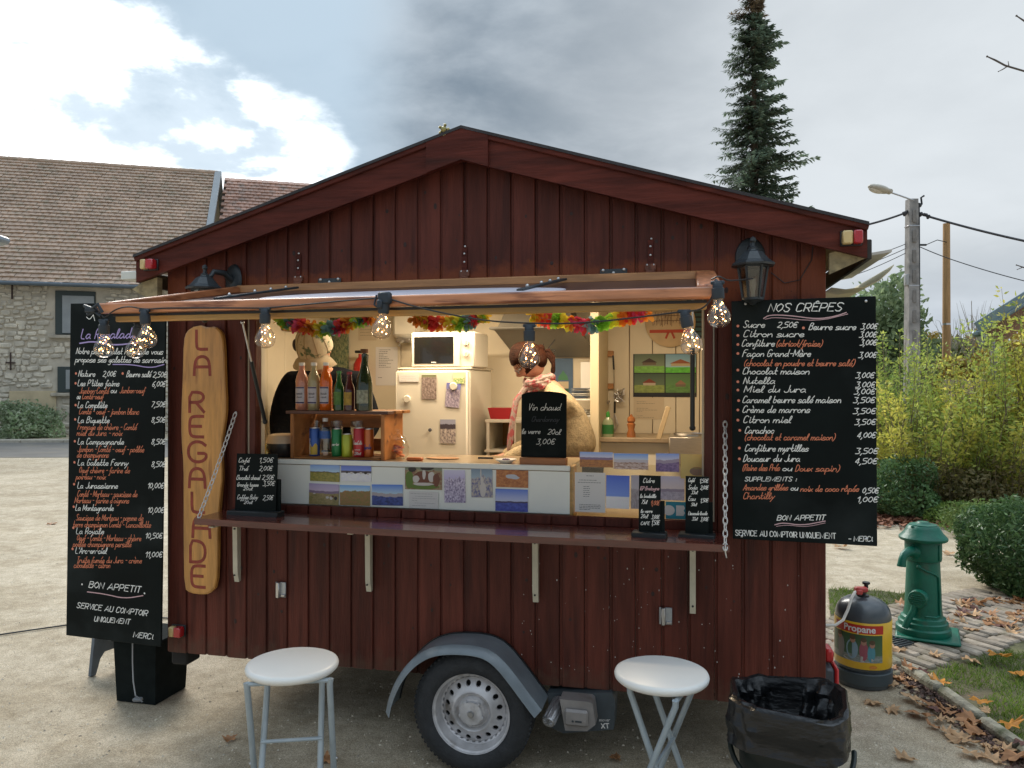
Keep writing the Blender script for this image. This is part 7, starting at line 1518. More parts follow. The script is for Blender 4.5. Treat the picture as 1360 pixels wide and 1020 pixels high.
for i in range(70):
    t = random.random(); k = random.uniform(0, 5.5); j = int(k); p = EDGE[j].lerp(EDGE[j+1], k-j); off = random.gauss(-.16, .13)
    q = Vector((p.x+off*.55, p.y+off*.8, 0)); c = random.choice((0, 0, 1, 1, 3)); o_ = bpy.data.objects.new('fallen_leaf', leafmesh(random.randrange(6), c)); C.objects.link(o_); s = random.uniform(.03, .075)
    o_.location = (q.x, q.y, .006+s*.14+(.04 if off > -.02 else 0)); o_.scale = (s, s*random.uniform(.7, 1), s); o_.rotation_euler = (random.uniform(-.35, .35), random.uniform(-.35, .35), random.random()*6.28); tag(o_, 'small curled %s leaf in the litter strip along the stone edging' % CN[c], 'leaf', grp+', '+CN[c])
grp = 'fallen leaves on the lawn below the round bush'
for i in range(60):
    px, py = random.uniform(1270, 1385), random.uniform(800, 842); p = G(px, py); o_ = bpy.data.objects.new('fallen_leaf', leafmesh(random.randrange(6), i % 4 if i % 4 != 2 else 0)); C.objects.link(o_); s = random.uniform(.05, .095)
    o_.location = (p.x, p.y, .02+s*.16); o_.scale = (s, s*.85, s); o_.rotation_euler = (random.uniform(-.35, .35), random.uniform(-.35, .35), random.random()*6.28); tag(o_, '%s maple leaf in the drift under the dark round bush' % CN[i % 4 if i % 4 != 2 else 0], 'leaf', grp+', '+CN[i % 4 if i % 4 != 2 else 0])
# dark leaf mould: uncountable fragments
random.seed(14); m = MB()
for i in range(2600):
    k = random.uniform(0, 5.8); j = int(k); p = EDGE[j].lerp(EDGE[j+1], k-j); off = -.02-abs(random.gauss(0, .11)); x, y = p.x+off*.6, p.y+off*.85; s = random.uniform(.006, .020); a = random.random()*6.28; z = random.uniform(.0, .012)
    m.add([(x+cos(a)*s, y+sin(a)*s, z), (x-sin(a)*s*.6, y+cos(a)*s*.6, z+.006), (x-cos(a)*s, y-sin(a)*s, z), (x+sin(a)*s*.6, y-cos(a)*s*.6, z-.003)], [(0, 1, 2, 3)])
m.build('leaf_mould', leafmat('mould', (.045, .030, .028), (.15, .09, .07), .9, .0), kind='stuff', smooth=False)
m = MB()
for i in range(5200):                                     # litter band below the far hedge
    px, py = random.uniform(1090, 1560), random.gauss(688, 5.5); py = max(676, min(py, 722)); p = G(px, py); s = random.uniform(.03, .075); a = random.random()*6.28; z = random.uniform(.0, .05)
    m.add([(p.x+cos(a)*s, p.y+sin(a)*s, z), (p.x-sin(a)*s*.7, p.y+cos(a)*s*.7, z+.03), (p.x-cos(a)*s, p.y-sin(a)*s, z), (p.x+sin(a)*s*.7, p.y-cos(a)*s*.7, z+.01)], [(0, 1, 2, 3)])
m.build('leaf_litter', leafmat('litter', (.14, .055, .035), (.40, .20, .12), .8, .1), kind='stuff', smooth=False)
poly('hedge_bed', [(p.x, p.y) for p in (G(1040, 694), G(1200, 693), G(1400, 694), G(1700, 700), G(1750, 640), G(1000, 640))], .004, SOIL, kind='structure')

# ---- foliage
def leafcloud(m, c, rx, ry, rz_, n, s, seed, shell=.55, elong=1.6, jitter=.35, up=.0, fz=None):
    rr = random.Random(seed); off = Vector((seed*3.1, seed*1.7, 0))
    for i in range(n):
        for _ in range(8):
            d = Vector((rr.gauss(0, 1), rr.gauss(0, 1), rr.gauss(0, 1))).normalized(); f = rr.random()**.33 if rr.random() > shell else rr.uniform(.82, 1.08)
            p = Vector((d.x*rx*f, d.y*ry*f, d.z*rz_*f)); nz_ = noise.noise(p*1.6+off)+.5*noise.noise(p*4+off)
            if f < .75+.55*nz_+.30: break
        p = p*(1+jitter*nz_)+c
        if p.z < .02: p.z = abs(p.z)+.02
        a = Vector((rr.gauss(0, 1), rr.gauss(0, 1), rr.gauss(0, 1)+up)).normalized(); b_ = a.orthogonal().normalized(); b_ = (b_*cos(i)+a.cross(b_)*sin(i)); w_ = s*rr.uniform(.6, 1.2)
        m.add([p-a*w_*elong*.5, p+b_*w_*.42, p+a*w_*elong*.5, p-b_*w_*.42], [(0, 1, 2, 3)])
def stems(m, x, y, n, h, spread, r, seed, z0=0.0, lean=0.0):
    rr = random.Random(seed); tips = []
    for i in range(n):
        a = rr.random()*6.28; s = rr.random()**.5*spread; hh = h*rr.uniform(.55, 1.05); p = Vector((x+cos(a)*s*.35, y+sin(a)*s*.35, z0)); pts = [p.copy()]
        for k in range(1, 6): t = k/5; pts.append(Vector((x+cos(a)*s*(.35+.65*t)+rr.gauss(0, .03*h*.3)+lean*t, y+sin(a)*s*(.35+.65*t)+rr.gauss(0, .03*h*.3), z0+hh*t)))
        m.tube(pts, [r*(1-.8*k/5) for k in range(6)], 4, cap=False); tips.append(pts)
    return tips
YG = leafmat('leaf_yellowgreen', (.27, .38, .085), (.56, .60, .14), .5, .5); YL = leafmat('leaf_yellow', (.42, .46, .08), (.68, .60, .13), .5, .5); MG = leafmat('leaf_midgreen', (.15, .25, .055), (.28, .40, .09), .5, .45); DG = leafmat('leaf_darkgreen', (.045, .105, .038), (.135, .225, .080), .4, .3); FIR = leafmat('needle_bluegreen', (.105, .165, .120), (.24, .30, .21), .7, .35); FB = leafmat('needle_brown', (.19, .13, .095), (.28, .24, .16), .7, .3)
BARK = M('bark', (.09, .07, .05), .9, .35, 10, .5, 40); TWIG = M('twig', (.17, .13, .08), .8, .25, 20)
def tall_shrub(label, x, y, h, spread, nst, mat, s, seed, dens=150, group=None):
    t = thing('shrub', label, 'shrub', at(x, y), group); m = MB(); tips = stems(m, 0, 0, nst, h, spread, .010, seed); m.build('stems', TWIG, t); m = MB(); rr = random.Random(seed+1)
    for pts in tips:
        for k in range(dens):
            f = (rr.random()**.75)*5; j = min(int(f), 4); p = pts[j].lerp(pts[j+1], f-j); d = Vector((rr.gauss(0, 1), rr.gauss(0, 1), rr.gauss(.3, .8))).normalized(); rad = rr.uniform(.02, .16)*(1.35-f/5.5)
            q = p+Vector((d.x*rad, d.y*rad, d.z*rad*.7)); a = (d+Vector((0, 0, .2))).normalized(); b_ = a.orthogonal().normalized(); b_ = b_*cos(k)+a.cross(b_)*sin(k); w_ = s*rr.uniform(.55, 1.15)
            m.add([q, q+a*w_*.5+b_*w_*.26, q+a*w_*1.25, q+a*w_*.5-b_*w_*.26], [(0, 1, 2, 3)])
    m.build('foliage', mat, t, smooth=False); return t
random.seed(40)
for i, (px, py, Y, h, sp, ns, mt, s, lb) in enumerate([
    (1195, 0, 11.6, 2.50, .75, 42, YG, .055, 'pale yellow green shrub with upright shoots beside the right menu board'), (1248, 0, 11.9, 2.35, .75, 42, YG, .055, 'light green upright shrub in front of the concrete pole'), (1300, 0, 11.4, 2.20, .80, 42, YL, .055, 'yellowing shrub in front of the wooden pole'),
    (1350, 0, 11.2, 2.85, .80, 46, YG, .065, 'tall leafy shrub below the roof corner at the right'), (1402, 0, 11.0, 3.1, .80, 46, YL, .07, 'tall yellow leaved shrub cut off by the right border'), (1222, 0, 10.8, 1.75, .80, 36, YL, .06, 'golden green shrub low in the middle of the hedge'), (1285, 0, 10.7, 1.65, .80, 36, YG, .065, 'lush green shrub with drooping leaves in the middle of the hedge'),
    (1340, 0, 10.6, 1.75, .80, 36, YL, .065, 'yellow shrub at the right of the hedge'), (1165, 0, 12.6, 2.6, .8, 36, MG, .055, 'mid green shrub mostly hidden behind the right menu board'), (1450, 0, 10.8, 2.9, .9, 30, YG, .07, 'green shrub outside the right border'), (1120, 0, 12.8, 2.5, .9, 26, MG, .06, 'green shrub behind the trailer corner')]):
    q = W(px, 500, Y); tall_shrub(lb, q.x, Y, h, sp, ns, mt, s, 50+i, 130)
def bush(label, x, y, rx, ry, rz_, n, s, mat, seed, name='bush', zc=None, inner=True, elong=1.6, jit=.35):
    t = thing(name, label, name.replace('_', ' '), at(x, y)); m = MB(); leafcloud(m, Vector((0, 0, zc if zc is not None else rz_*.9)), rx, ry, rz_, n, s, seed, elong=elong, jitter=jit); m.build('foliage', mat, t, smooth=False); m = MB(); stems(m, 0, 0, 14, rz_*1.7, rx*.8, .010, seed); m.build('stems', TWIG, t); return t
q = W(1196, 600, 10.3); bush('dark green rounded bush at the left foot of the hedge', q.x, 10.3, .55, .5, .42, 6000, .038, DG, 3, zc=.38, jit=.6)
q = W(1270, 600, 10.3); bush('tangle of dry stems and dull leaves under the hedge', q.x, 10.4, .75, .4, .40, 2600, .04, leafmat('dull_leaf', (.10, .10, .035), (.24, .19, .08)), 4)
q = W(1335, 600, 10.2); bush('second clump of dry stems under the hedge at the right', q.x, 10.3, .75, .4, .42, 2600, .04, _mc['dull_leaf'], 5)
q = W(1262, 690, 9.9); bush('small low green plant at the edge of the leaf litter', q.x, 9.9, .45, .25, .14, 1500, .03, MG, 6)
q = W(1318, 690, 9.0); bush('spreading light green plant above the round bush', q.x, 9.0, .55, .35, .22, 3200, .028, leafmat('light_leaf', (.13, .22, .06), (.24, .32, .10)), 7)
q = W(1362, 740, 6.65); bush('dense dark green round bush at the right border', q.x, 6.65, .46, .42, .36, 15000, .024, DG, 8, jit=.60, elong=2.4, zc=.33)
# bushes at the barn
q = W(30, 560, 25.8); bush('grey green bush with pale flowers at the foot of the barn wall', q.x, 25.8, 1.15, .7, .62, 5200, .085, leafmat('sage_leaf', (.22, .32, .15), (.50, .56, .40), .5, .4), 9, jit=.65)
# ---- trees beyond
AUTG = leafmat('pine_grey_green', (.17, .24, .13), (.30, .38, .21), .7, .5)
def conifer(label, x, y, h, r0, seed, mats, zbase=0.0, nb=520, needle=.085, top_brown=True):
    t = thing('fir_tree', label, 'tree', at(x, y)); rr = random.Random(seed); MB().tube([(0, 0, 0), (0.05, 0, h*.5), (0, 0, h)], [.17, .11, .02], 8).build('trunk', BARK, t)
    mg_, mb2, tw = MB(), MB(), MB()
    for i in range(nb):
        f = rr.random()**.8; z = zbase+(h-zbase)*(1-f); a = rr.random()*6.28; env = r0*(.10+.90*f**.8)*(1+.75*noise.noise(Vector((cos(a)*1.3, sin(a)*1.3, z*1.1)))); l = env*rr.uniform(.55, 1.1)
        if rr.random() < .06: l *= 1.35
        d = Vector((cos(a), sin(a), 0)); P = [Vector((0, 0, z))+d*l*t_+Vector((0, 0, -l*.55*t_+l*.42*t_*t_)) for t_ in (0, .33, .66, 1)]
        tw.tube(P, [.016, .011, .007, .003], 3, cap=False); tgt = mb2 if (1-f) > .84 and rr.random() < .75 else mg_
        for k in range(int(20+50*l)):
            t_ = rr.uniform(.15, 1); j = min(int(t_*3), 2); p = P[j].lerp(P[j+1], t_*3-j); sd = Vector((-d.y, d.x, 0))*rr.choice((-1, 1)); q_ = (d*.55+sd*rr.uniform(.3, 1)+Vector((0, 0, rr.uniform(-.55, .15)))).normalized(); ln = needle*rr.uniform(1.0, 2.3)*(1-.3*t_); b_ = q_.cross(Vector((0, 0, 1))).normalized()*needle*.20; u_ = Vector((0, 0, needle*.22))
            tgt.add([p, p+q_*ln*.5+b_+u_*.3, p+q_*ln, p+q_*ln*.5-b_-u_*.3], [(0, 1, 2, 3)])
    tw.build('branches', BARK, t); mg_.build('crown', mats[0], t, smooth=False); mb2.build('crown_top', mats[1], t, smooth=False); return t
q = W(1000, 200, 20.0); conifer('tall narrow spruce rising behind the trailer roof', q.x, 20.0, 12.9, 1.42, 3, (FIR, FB), zbase=3.6, nb=820, needle=.115)

def broadtree(label, x, y, h, rx, seed, mat, n, s, z0=0.0, name='tree'):
    t = thing(name, label, 'tree', at(x, y, z0)); MB().tube([(0, 0, 0), (0, 0, h*.45), (.1, 0, h*.75)], [rx*.09, rx*.06, rx*.02], 6).build('trunk', BARK, t); m = MB(); rr = random.Random(seed)
    for k in range(7): c = Vector((rr.uniform(-.5, .5)*rx, rr.uniform(-.4, .4)*rx, h*(.45+.35*rr.random()))); leafcloud(m, c, rx*.55, rx*.5, h*.26, n//7, s, seed+k)
    m.build('crown', mat, t, smooth=False); return t
AUT = [leafmat('autumn_gold', (.26, .20, .045), (.42, .30, .06)), leafmat('autumn_green', (.11, .14, .04), (.20, .21, .06)), leafmat('autumn_rust', (.26, .14, .04), (.36, .22, .06)), leafmat('grey_green', (.09, .13, .06), (.15, .19, .085))]
AD = ['golden', 'green', 'rust coloured', 'grey green']; random.seed(77)
for i, (px, ytop, Y, rx, k) in enumerate([(1185, 448, 34, 2.6, 3), (1206, 455, 30, 2.2, 3), (1232, 446, 48, 3.2, 0), (1252, 452, 42, 3.0, 1), (1275, 450, 46, 3.0, 1), (1300, 443, 50, 3.4, 0), (1326, 446, 44, 3.0, 2), (1352, 440, 40, 3.0, 0), (1150, 450, 38, 3.0, 1), (1235, 478, 26, 1.9, 1), (1290, 474, 24, 1.9, 0), (1385, 445, 44, 3.2, 1)]):
    q = W(px, ytop, Y); where = ['beside the young pine', 'in front of the young pine', 'right of the concrete pole', 'between the two poles', 'behind the wooden pole', 'right of the wooden pole', 'left of the roof corner', 'behind the roof corner', 'hidden by the menu board', 'low between the poles above the hedge', 'low right of the wooden pole above the hedge', 'beyond the right border'][i]
    broadtree('%s rounded tree %s' % (AD[k], where), q.x, Y, q.z, rx, 90+i, AUT[k], 3400, .22)
q = W(1166, 376, 24.0); broadtree('loose grey green young pine behind the right menu board', q.x, 24.0, q.z, 1.5, 140, AUTG, 5200, .15)
# bare thin birches behind the roof corner
for i, (px, ytop, Y) in enumerate(((1262, 425, 30), (1290, 400, 27), (1306, 418, 31))):
    q = W(px, ytop, Y); t = thing('bare_tree', ['thin bare tree right beside the wooden pole', 'tallest of the thin bare trees right of the wooden pole', 'thin bare tree nearest the roof corner'][i], 'tree', at(q.x, Y)); m = MB(); rr = random.Random(i); 
    for k in range(26):
        z = q.z*rr.uniform(.45, .8); a = rr.uniform(0, 6.28); l = rr.uniform(.4, 1.0); m.tube([(0, 0, z), (cos(a)*l*.5, sin(a)*l*.5, z+l*1.1), (cos(a)*l*.7, sin(a)*l*.7, min(z+l*2.2, q.z))], [.013, .008, .003], 3, cap=False)
    m.build('branches', M('pale_bark', (.30, .26, .21), .8), t); MB().tube([(0, 0, 0), (.1, 0, q.z*.5), (0, 0, q.z)], [.06, .035, .008], 5).build('trunk', _mc['pale_bark'], t)
# far wooded ridges
def ridge(name, Y, x0, x1, hfun, mat, depth=60, n=60):
    m = MB(); vs = []; 
    for i in range(n+1):
        x = x0+(x1-x0)*i/n
        for j, (dy, f) in enumerate(((0, 0), (depth*.3, .6), (depth*.6, .95), (depth, 1.0), (depth*2, .9))): vs.append((x, Y+dy, hfun(x)*f-.5))
    m.add(vs, [(5*i+j, 5*i+j+1, 5*i+j+6, 5*i+j+5) for i in range(n) for j in range(4)]); m.build(name, mat, kind='structure')
HILL = M('wooded_hill', (.16, .13, .055), .95, .3, .05, 0, 1); FARH = M('far_hill', (.05, .065, .065), .95, .2, .02)  # far_hill: the blue haze of distance is put into its colour
ridge('hill', 110, -20, 240, lambda x: 5.6+2.0*noise.noise(Vector((x*.02, 0, 0)))+max(0, (x-60))*.012, HILL)
ridge('hill_far', 430, -200, 800, lambda x: 26+3*noise.noise(Vector((x*.01, 2, 0))), FARH, 120)
random.seed(5); m = MB()
for i in range(5200):
    x = random.uniform(20, 150); f = random.random(); y = 108+f*62; z = (5.6+2.0*noise.noise(Vector((x*.02, 0, 0)))+max(0, x-60)*.012)*min(1, .1+f*1.6)-.5; r = random.uniform(.7, 1.6)
    for k in range(5):
        a = Vector((random.gauss(0, 1), random.gauss(0, 1), random.gauss(0, 1))).normalized()*r*.7; b_ = a.orthogonal().normalized()*r*.5; p = Vector((x+random.gauss(0, r*.6), y, z+r*.5+random.gauss(0, r*.4))); m.add([p-a, p+b_, p+a, p-b_], [(0, 1, 2, 3)])
m.build('wood', leafmat('wood_autumn', (.15, .13, .045), (.40, .30, .09)), kind='stuff', smooth=False)
m = MB()
for i in range(1500):
    x = random.uniform(60, 360); y = random.uniform(500, 560); z = (26+3*noise.noise(Vector((x*.01, 2, 0))))*random.uniform(.9, 1.0); h = random.uniform(3, 8); m.lathe([(h*.22, -2), (h*.14, h*.4), (0, h)], 5, (x, y, z-2))
m.build('far_forest', M('far_fir', (.035, .052, .048), .95, island=.25), kind='stuff', smooth=False)  # these firs carry the ridge's blue haze in their colour too
# ---- poles, lamp, wires
CONC = M('concrete_pole_grey', (.30, .29, .28), .85, .25, 6, .2, 30, dirt=((.14, .14, .14), 3, .5, .7)); PYL = 20.0; q = W(1211, 265, PYL); X_ = q.x
cpz = q.z; t = thing('concrete_pole', 'grey concrete utility pole carrying wires and a street lamp', 'utility pole', at(X_, PYL))
m = MB(); m.add([(sx*.165, sy*.15, 0) for sx, sy in ((-1, -1), (1, -1), (1, 1), (-1, 1))]+[(sx*.115, sy*.11, cpz) for sx, sy in ((-1, -1), (1, -1), (1, 1), (-1, 1))], [(0, 1, 2, 3), (4, 5, 6, 7)]+[(i, (i+1) % 4, 4+(i+1) % 4, 4+i) for i in range(4)]); m.build('pole_shaft', CONC, t, smooth=False)
for k in range(9): MB().box((0, -.135, cpz-.45-k*.52), (.10, .02, .33), .01).build('recess_panel', M('concrete_dark', (.20, .19, .18), .9, .2, 8), t)
for z in (cpz-.7, cpz-2.25, cpz-3.0): MB().box((0, 0, z), (.27, .25, .03), .004).build('strap', STEEL, t)
MB().tube([(.16, -.05, cpz-.1), (.17, -.05, cpz-2), (.18, -.05, 1.0)], .022, 6).build('down_cable', BLACK, t)
MB().box((-.17, -.06, cpz-2.1), (.10, .12, .30), .02).build('junction_box', M('box_grey', (.35, .36, .36), .6), t)
MB().tube([(.14, 0, cpz-.22), (.26, 0, cpz-.12), (.24, 0, cpz+.05), (.32, 0, cpz+.10)], .025, 6).ball((.2, 0, cpz-.15), .06, 8, 6).build('anchor', BLACK, t)
la = W(1178, 254, PYL-.1); lx, lz = la.x-X_, la.z
MB().tube([(0, -.1, cpz-.05), (lx*.5, -.1, (cpz+lz)/2-.02), (lx, -.1, lz)], .022, 8).build('lamp_arm', GALV, t)
lh = MB(); dl_ = Vector((-1, 0, .28)).normalized(); Rl = Matrix.Rotation(radians(15), 3, 'Y'); lh.ball((lx-.20, -.1, lz+.06), .30, 18, 12, (1.0, .55, .34), Rl).box((lx-.0, -.1, lz+.01), (.26, .17, .12), .03, Rl).build('lamp_head', M('lamp_shell', (.45, .42, .35), .5, .15, 5), t)
MB().ball((lx-.27, -.1, lz+.035), .21, 16, 10, (1, .55, .42), Rl).build('lamp_glass', M('lamp_glass', (.62, .58, .50), .2), t)
WOODP = M('pole_wood', (.36, .21, .09), .75, .2, 3, .15, 20, stretch=(6, 6, .5)); q = W(1257, 297, 25.0); t = thing('wooden_pole', 'plain new wooden pole right of the concrete pole', 'utility pole', at(q.x, 25.0)); wz = q.z
MB().lathe([(.135, 0), (.105, wz), (.0, wz)], 14).build('pole_shaft', WOODP, t); MB().lathe([(.120, wz-3.30), (.120, wz-3.24)], 14).build('band', STEEL, t)
a = W(1218, 326, 25); MB().tube([(-.05, -.1, wz-.62), (-.35, -.1, wz-.55), (-.7, -.1, wz-.70), (a.x-q.x, -.1, a.z)], .014, 5).build('cable_loop', BLACK, t); MB().box((a.x-q.x+.12, -.1, a.z), (.26, .06, .06), .01).build('clamp', BLACK, t)
def wire(label, pts, r=.018, lumps=0):
    P = [Vector(p) for p in pts]; Q = []
    for a, c, sg in zip(P, P[1:], [1]*9):
        for i in range(12): t_ = i/12; Q.append(a.lerp(c, t_)+Vector((0, 0, -.035*(c-a).length*4*t_*(1-t_)*.35)))
    Q.append(P[-1]); m = MB().tube(Q, r, 5)
    for k in range(lumps): m.ball(P[0].lerp(P[1], .012+.014*k)+Vector((random.uniform(-.02, .02), 0, random.uniform(-.05, .02))), .045, 6, 4)
    m.build('overhead_wire', M('wire_black', (.03, .03, .035), .6), None, label=label, cat='wire')
p0 = Vector((X_+.13, PYL, cpz-.35)); wire('thick twisted overhead cable running right from the concrete pole', [p0, W(1360, 320, 18.5), W(1600, 412, 17)], .030, 9); wire('thick overhead cable running left from the concrete pole to behind the trailer', [Vector((X_-.12, PYL, cpz-.33)), W(1154, 298, 19.5), W(1000, 390, 19)], .028, 8)
wire('thin lower wire running right past the wooden pole', [W(1222, 328, 20.4), W(1262, 344, 20), W(1360, 373, 19), W(1560, 430, 18)], .012)
for k, (y0, x1, y1) in enumerate(((324, 1150, 343), (330, 1150, 352), (336, 1150, 360))): wire(['upper', 'middle', 'lowest'][k]+' of the three thin wires left of the concrete pole', [W(1203, y0, 20), W(x1, y1, 20.5), W(1050, y1+30, 21)], .010)
# roof corner at right: neighbouring shed
RC = 12.0; a, c = W(1298, 436, RC), W(1362, 396, RC); s_ = thing('shed', 'shed roof corner with a zinc edge rising above the shrubs at the right', 'shed'); ZN = M('zinc_trim', (.20, .26, .30), .45, .15, 5, metal=.4)
e2 = c+(c-a)*1.6
MB().bar(a+Vector((0, 0, .0)), e2, .03, .20, .004).build('verge_flashing', ZN, s_); MB().bar(a+Vector((.0, -.03, -.07)), e2+Vector((0, -.03, -.07)), .02, .04, .004).build('verge_trim', ZN, s_)
m = MB(); m.add([a+Vector((0, .02, .08)), e2+Vector((0, .02, .08)), e2+Vector((3.2, 4.5, .08)), a+Vector((3.2, 4.5, .08)), a+Vector((0, .02, .0)), e2+Vector((0, .02, 0)), e2+Vector((3.2, 4.5, 0)), a+Vector((3.2, 4.5, 0))], [(0, 1, 2, 3), (4, 5, 6, 7), (0, 1, 5, 4), (1, 2, 6, 5), (2, 3, 7, 6), (3, 0, 4, 7)]); m.build('roof', M('rust_tile_roof', (.22, .10, .05), .8, .3, 5), s_, smooth=False)
MB().bar(a+Vector((-.02, .0, -.08)), a+Vector((3.18, 4.5, -.08)), .12, .10, .03).build('gutter', ZN, s_); MB().tube([a+Vector((.06, .05, -.12)), a+Vector((.10, .05, -.25)), a+Vector((.32, .1, -.32)), a+Vector((.36, .1, -a.z))], .045, 10).build('downpipe', GALV, s_)
MB().box(((a.x+e2.x)/2+1.9, RC+2.8, .95), (e2.x-a.x-.5, 4.0, 1.9)).build('wall', M('shed_wall', (.25, .20, .14), .9, .2, 4), s_, smooth=False)
# tree outside the right border with bare twigs reaching in
t = thing('bare_tree', 'bare twigs of a tree outside the right border reaching into the sky', 'tree', at(6.6, 7.4)); MB().tube([(0, 0, 0), (0, 0, 2.5), (-.1, 0, 5.5)], [.16, .12, .05], 8).build('trunk', BARK, t); m = MB(); BO = Vector((6.6, 7.4, 0))
for pts, r in (([W(1420, 120, 7.2), W(1362, 95, 7.1), W(1335, 87, 7.1), W(1322, 80, 7.1), W(1311, 75, 7.1)], .011), ([W(1338, 88, 7.1), W(1332, 92, 7.1), W(1326, 95, 7.1)], .006), ([W(1340, 88, 7.1), W(1339, 82, 7.1)], .005), ([W(1420, 60, 7.2), W(1362, 29, 7.1), W(1350, 21, 7.1)], .011), ([W(1420, 372, 7.2), W(1362, 356, 7.1), W(1350, 352, 7.1)], .008), ([W(1358, 355, 7.1), W(1351, 358, 7.1)], .005)):
    m.tube([p-BO for p in pts], [r]+[r*.8]*(len(pts)-2)+[r*.5], 6); m.ball(pts[-1]-BO, r*.9, 6, 4)
for z0_, p in ((3.8, W(1420, 120, 7.2)), (4.4, W(1420, 60, 7.2)), (2.4, W(1420, 372, 7.2))): m.tube([(0, 0, z0_), p-BO], [.03, .012], 6)
m.build('branches', M('twig_grey', (.10, .085, .075), .8), t)
# lamp at the left border
a = W(4, 325, 6.0); t = thing('street_lamp', 'grey lamp head poking in at the left border', 'street lamp', at(a.x-.9, 6.0)); MB().tube([(0, 0, 0), (0, 0, a.z-.3), (.2, 0, a.z-.08), (.55, 0, a.z-.0)], .035, 8).build('post', GALV, t); MB().box((.70, 0, a.z+.0), (.44, .16, .06), .02, Matrix.Rotation(radians(-12), 3, 'Y')).build('lamp_head', M('lamp_head_grey', (.22, .26, .30), .4), t)

# ============================================================ THE BARN
random.seed(60)
BA = radians(15.3); BD = Vector((cos(BA), sin(BA), 0)); BN = Vector((-sin(BA), cos(BA), 0)); BO_ = Vector((-16.7, 27, 0)); BM = Matrix.Translation(BO_) @ Matrix.Rotation(BA, 4, 'Z')
barn = thing('stone_barn', 'long stone barn with a big weathered tiled roof behind the trailer', 'barn', BM)
def bl(px, py, n_=0.0):                                  # pixel on the barn wall plane -> local t, z
    d = ray(px, py); s = (BO_-CO).dot(BN)+n_; k = s/d.dot(BN); P = CO+d*k-BO_; return P.dot(BD), P.z
EZ = 5.30; TE = 5.4; RH, RD = 5.80, 5.80
STW = M('barn_mortar', (.50, .455, .375), .95, .3, 1.2, .4, 14, dirt=((.38, .32, .23), .6, .5, .75))
MB().box(((-14+TE)/2, .42, EZ/2), (TE+14, .8, EZ)).build('wall', STW, barn, smooth=False)
STN = M('rubble_stone', (.54, .495, .41), .95, .25, 4, .7, 10, island=.20)
win = [bl(74, 386)+bl(127, 445), bl(77, 487)+bl(100, 521)]; m = MB(); z = .0; rr = random.Random(2)
while z < EZ-.1:
    hrow = rr.uniform(.13, .24); t_ = -9.0+rr.random()*.3
    while t_ < TE-.1:
        l = rr.uniform(.14, .46); cz_ = z+hrow/2; ok = True
        for (a, zt, b_, zb) in win:
            if a-.25 < t_+l/2 < b_+.25+.2 and zb-.25 < cz_ < zt+.2: ok = False
        if cz_ < 1.6 and -.8 < t_ < .6: ok = False
        if ok: m.box((t_+l/2, .008+rr.uniform(-.014, .010), cz_+rr.uniform(-.05, .05)), (l*rr.uniform(.75, .98), .07, hrow*rr.uniform(.62, 1.02)), .034, Matrix.Rotation(rr.uniform(-.17, .17), 3, 'Y'))
        t_ += l
    z += hrow
m.build('stonework', STN, barn, kind='stuff')
MB().box((-.1, -.03, .78), (1.45, .06, 1.56), .01).build('render_patch', M('lime_render', (.52, .43, .28), .9, .15, 2), barn)
for k, (a, zt, b_, zb) in enumerate(win):
    f = MB().box(((a+b_)/2, -.02, (zt+zb)/2), (b_-a, .10, zt-zb), .01).build('window', M('window_frame_dark', (.03, .045, .045), .6), barn)
    if k == 0: MB().box(((a+b_)/2+.10, -.08, (zt+zb)/2-.06), (b_-a-.26, .04, zt-zb-.22), .005).build('shutter', M('shutter_grey', (.26, .28, .29), .7, .1, 3), f); MB().box(((a+b_)/2+.35, -.105, (zt+zb)/2-.30), (.55, .02, .75)).build('pane', M('dark_pane', (.05, .07, .075), .15), f)
    else: MB().box(((a+b_)/2+.12, -.08, (zt+zb)/2), (b_-a-.30, .03, zt-zb-.22), .004).build('pane', _mc['shutter_grey'], f)
    MB().box(((a+b_)/2, -.06, zb-.08), (b_-a+.4, .20, .12), .02).build('sill', KERBST, barn)
for px, py, hh in ((15, 480, .62), (17, 388, .5)):
    q = bl(px, py); m = MB().box((q[0], -.07, q[1]), (.05, .03, hh), .005)
    if hh > .6: m.box((q[0], -.07, q[1]-.05), (.30, .03, .05), .005)
    m.build('wall_anchor', M('anchor_iron', (.05, .03, .025), .8), barn)
MB().box((-3.4, -.03, 1.05), (1.1, .08, 2.1), .01).build('door', M('barn_door', (.16, .15, .14), .8, .2, 4), barn)
m = MB(); m.lathe([(.075, 0), (.075, TE+14.4)], 12, (-14, -.42, EZ-.02), Matrix.Rotation(radians(90), 3, 'Y')); m.build('gutter', M('gutter_zinc', (.10, .13, .16), .5, .1, 3), barn)
TILE = M('clay_tile', (.40, .29, .215), .85, .2, .7, .2, 10, island=.09, dirt=((.24, .21, .15), 3.5, .5, .8))
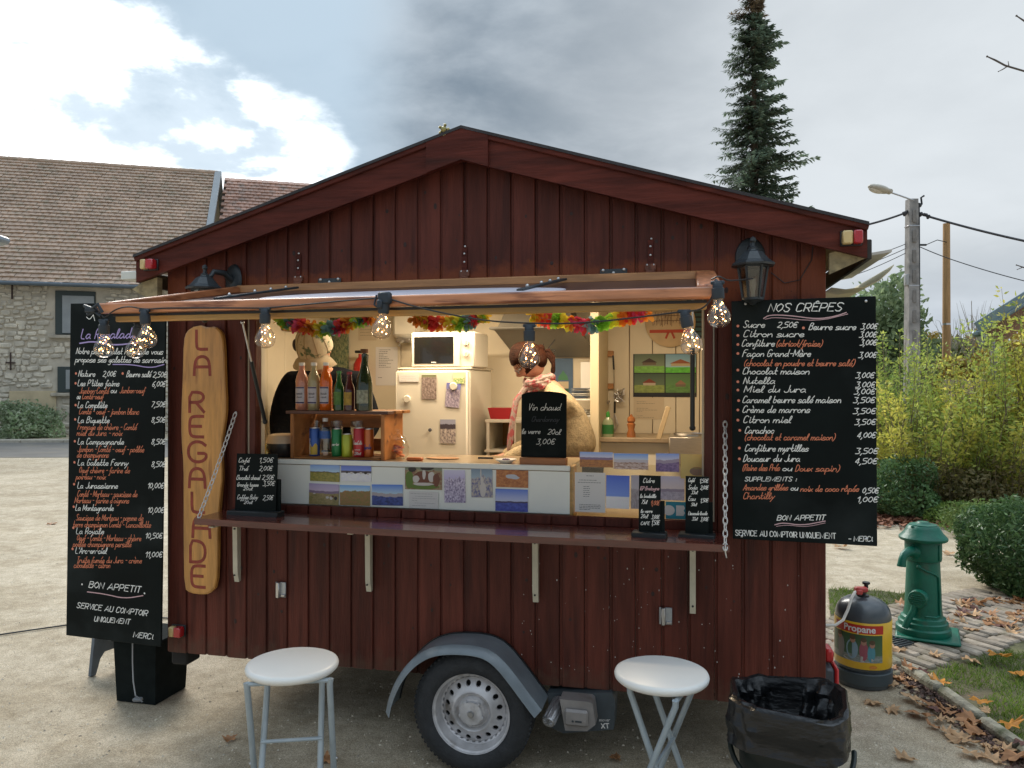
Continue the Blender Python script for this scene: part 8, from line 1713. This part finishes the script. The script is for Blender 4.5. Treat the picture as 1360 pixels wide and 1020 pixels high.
def tile_rows(parent, t0, t1, off, ez, rh, rd, mat, rows=34):
    """courses of clay tiles, each tile its own raised piece, from the eave (n = -.35) to the ridge"""
    e0 = Vector((0, -.38+off, ez+.02)); r0 = Vector((0, rd+off, ez+rh)); dv = r0-e0; nrm = Vector((0, -dv.z, dv.y)).normalized(); m = MB(); tw = .235; rr = random.Random(int(t1*10))
    for r in range(rows):
        a = e0+dv*(r/rows)-dv*(.004); b_ = e0+dv*((r+1.12)/rows); t_ = t0+(.0 if r % 2 else tw/2); 
        while t_ < t1-.05:
            w2 = min(tw, t1-t_); j = rr.uniform(-.006, .006); n0 = nrm*(.075+rr.uniform(-.008, .012)); n1 = nrm*(.015)
            m.add([(t_+.003, a.y+n0.y, a.z+n0.z+j), (t_+w2*.5, a.y+n0.y*1.2, a.z+n0.z*1.2+j), (t_+w2-.003, a.y+n0.y, a.z+n0.z+j), (t_+w2-.003, b_.y+n1.y, b_.z+n1.z), (t_+w2*.5, b_.y+n1.y*1.4, b_.z+n1.z*1.4), (t_+.008, b_.y+n1.y, b_.z+n1.z),
                   (t_+.008, a.y, a.z), (t_+w2*.5, a.y+n0.y*.4, a.z+n0.z*.4), (t_+w2-.008, a.y, a.z)], [(0, 1, 4, 5), (1, 2, 3, 4), (6, 7, 1, 0), (7, 8, 2, 1)]); t_ += tw
    m.build('roof_tiles', mat, parent, kind='stuff', smooth=False)
    q = MB(); q.add([(t0, e0.y, e0.z), (t1, e0.y, e0.z), (t1, r0.y, r0.z), (t0, r0.y, r0.z), (t1, 2*r0.y-e0.y, e0.z), (t0, 2*r0.y-e0.y, e0.z)], [(0, 1, 2, 3), (3, 2, 4, 5)]); q.build('roof', M('roof_boards', (.06, .045, .035), .9), parent, smooth=False)
tile_rows(barn, -14, TE, 0, EZ, RH, RD, TILE)
m = MB(); 
for k in range(50): m.lathe([(.13, 0), (.115, .40)], 8, (-14+.388*k, RD, EZ+RH+.02), Matrix.Rotation(radians(90), 3, 'Y'))
m.build('ridge_tiles', TILE, barn, kind='stuff')
MB().bar((TE+.02, -.40, EZ+.02), (TE+.02, RD, EZ+RH+.06), .16, .26, .01, up=(1, 0, 0)).build('verge_board', M('verge_grey', (.24, .27, .29), .6, .1, 3), barn)
MB().bar((TE+.02, 2*RD+.4, EZ+.02), (TE+.02, RD, EZ+RH+.06), .16, .26, .01, up=(1, 0, 0)).build('verge_board', _mc['verge_grey'], barn)
MB().prism([(.40, 0), (2*RD-.1, 0), (2*RD-.1, EZ), (RD, EZ+RH-.1), (.40, EZ)], TE-.3, TE-.05, 'x').build('gable_wall', STW, barn, smooth=False)
barn2 = thing('second_barn', 'lower pinkish tiled barn adjoining the big barn, partly hidden by the trailer roof', 'barn', BM)
T2 = M('clay_tile_pink', (.42, .26, .20), .85, .25, 1.0, .2, 10, island=.12, dirt=((.20, .19, .17), 2.5, .52, .8))
tile_rows(barn2, TE+.2, 24, 1.1, 5.0, 6.15, 5.6, T2, 34); MB().box((TE+9.6, 1.9, 2.5), (18.8, .8, 5.0)).build('wall', STW, barn2, smooth=False)
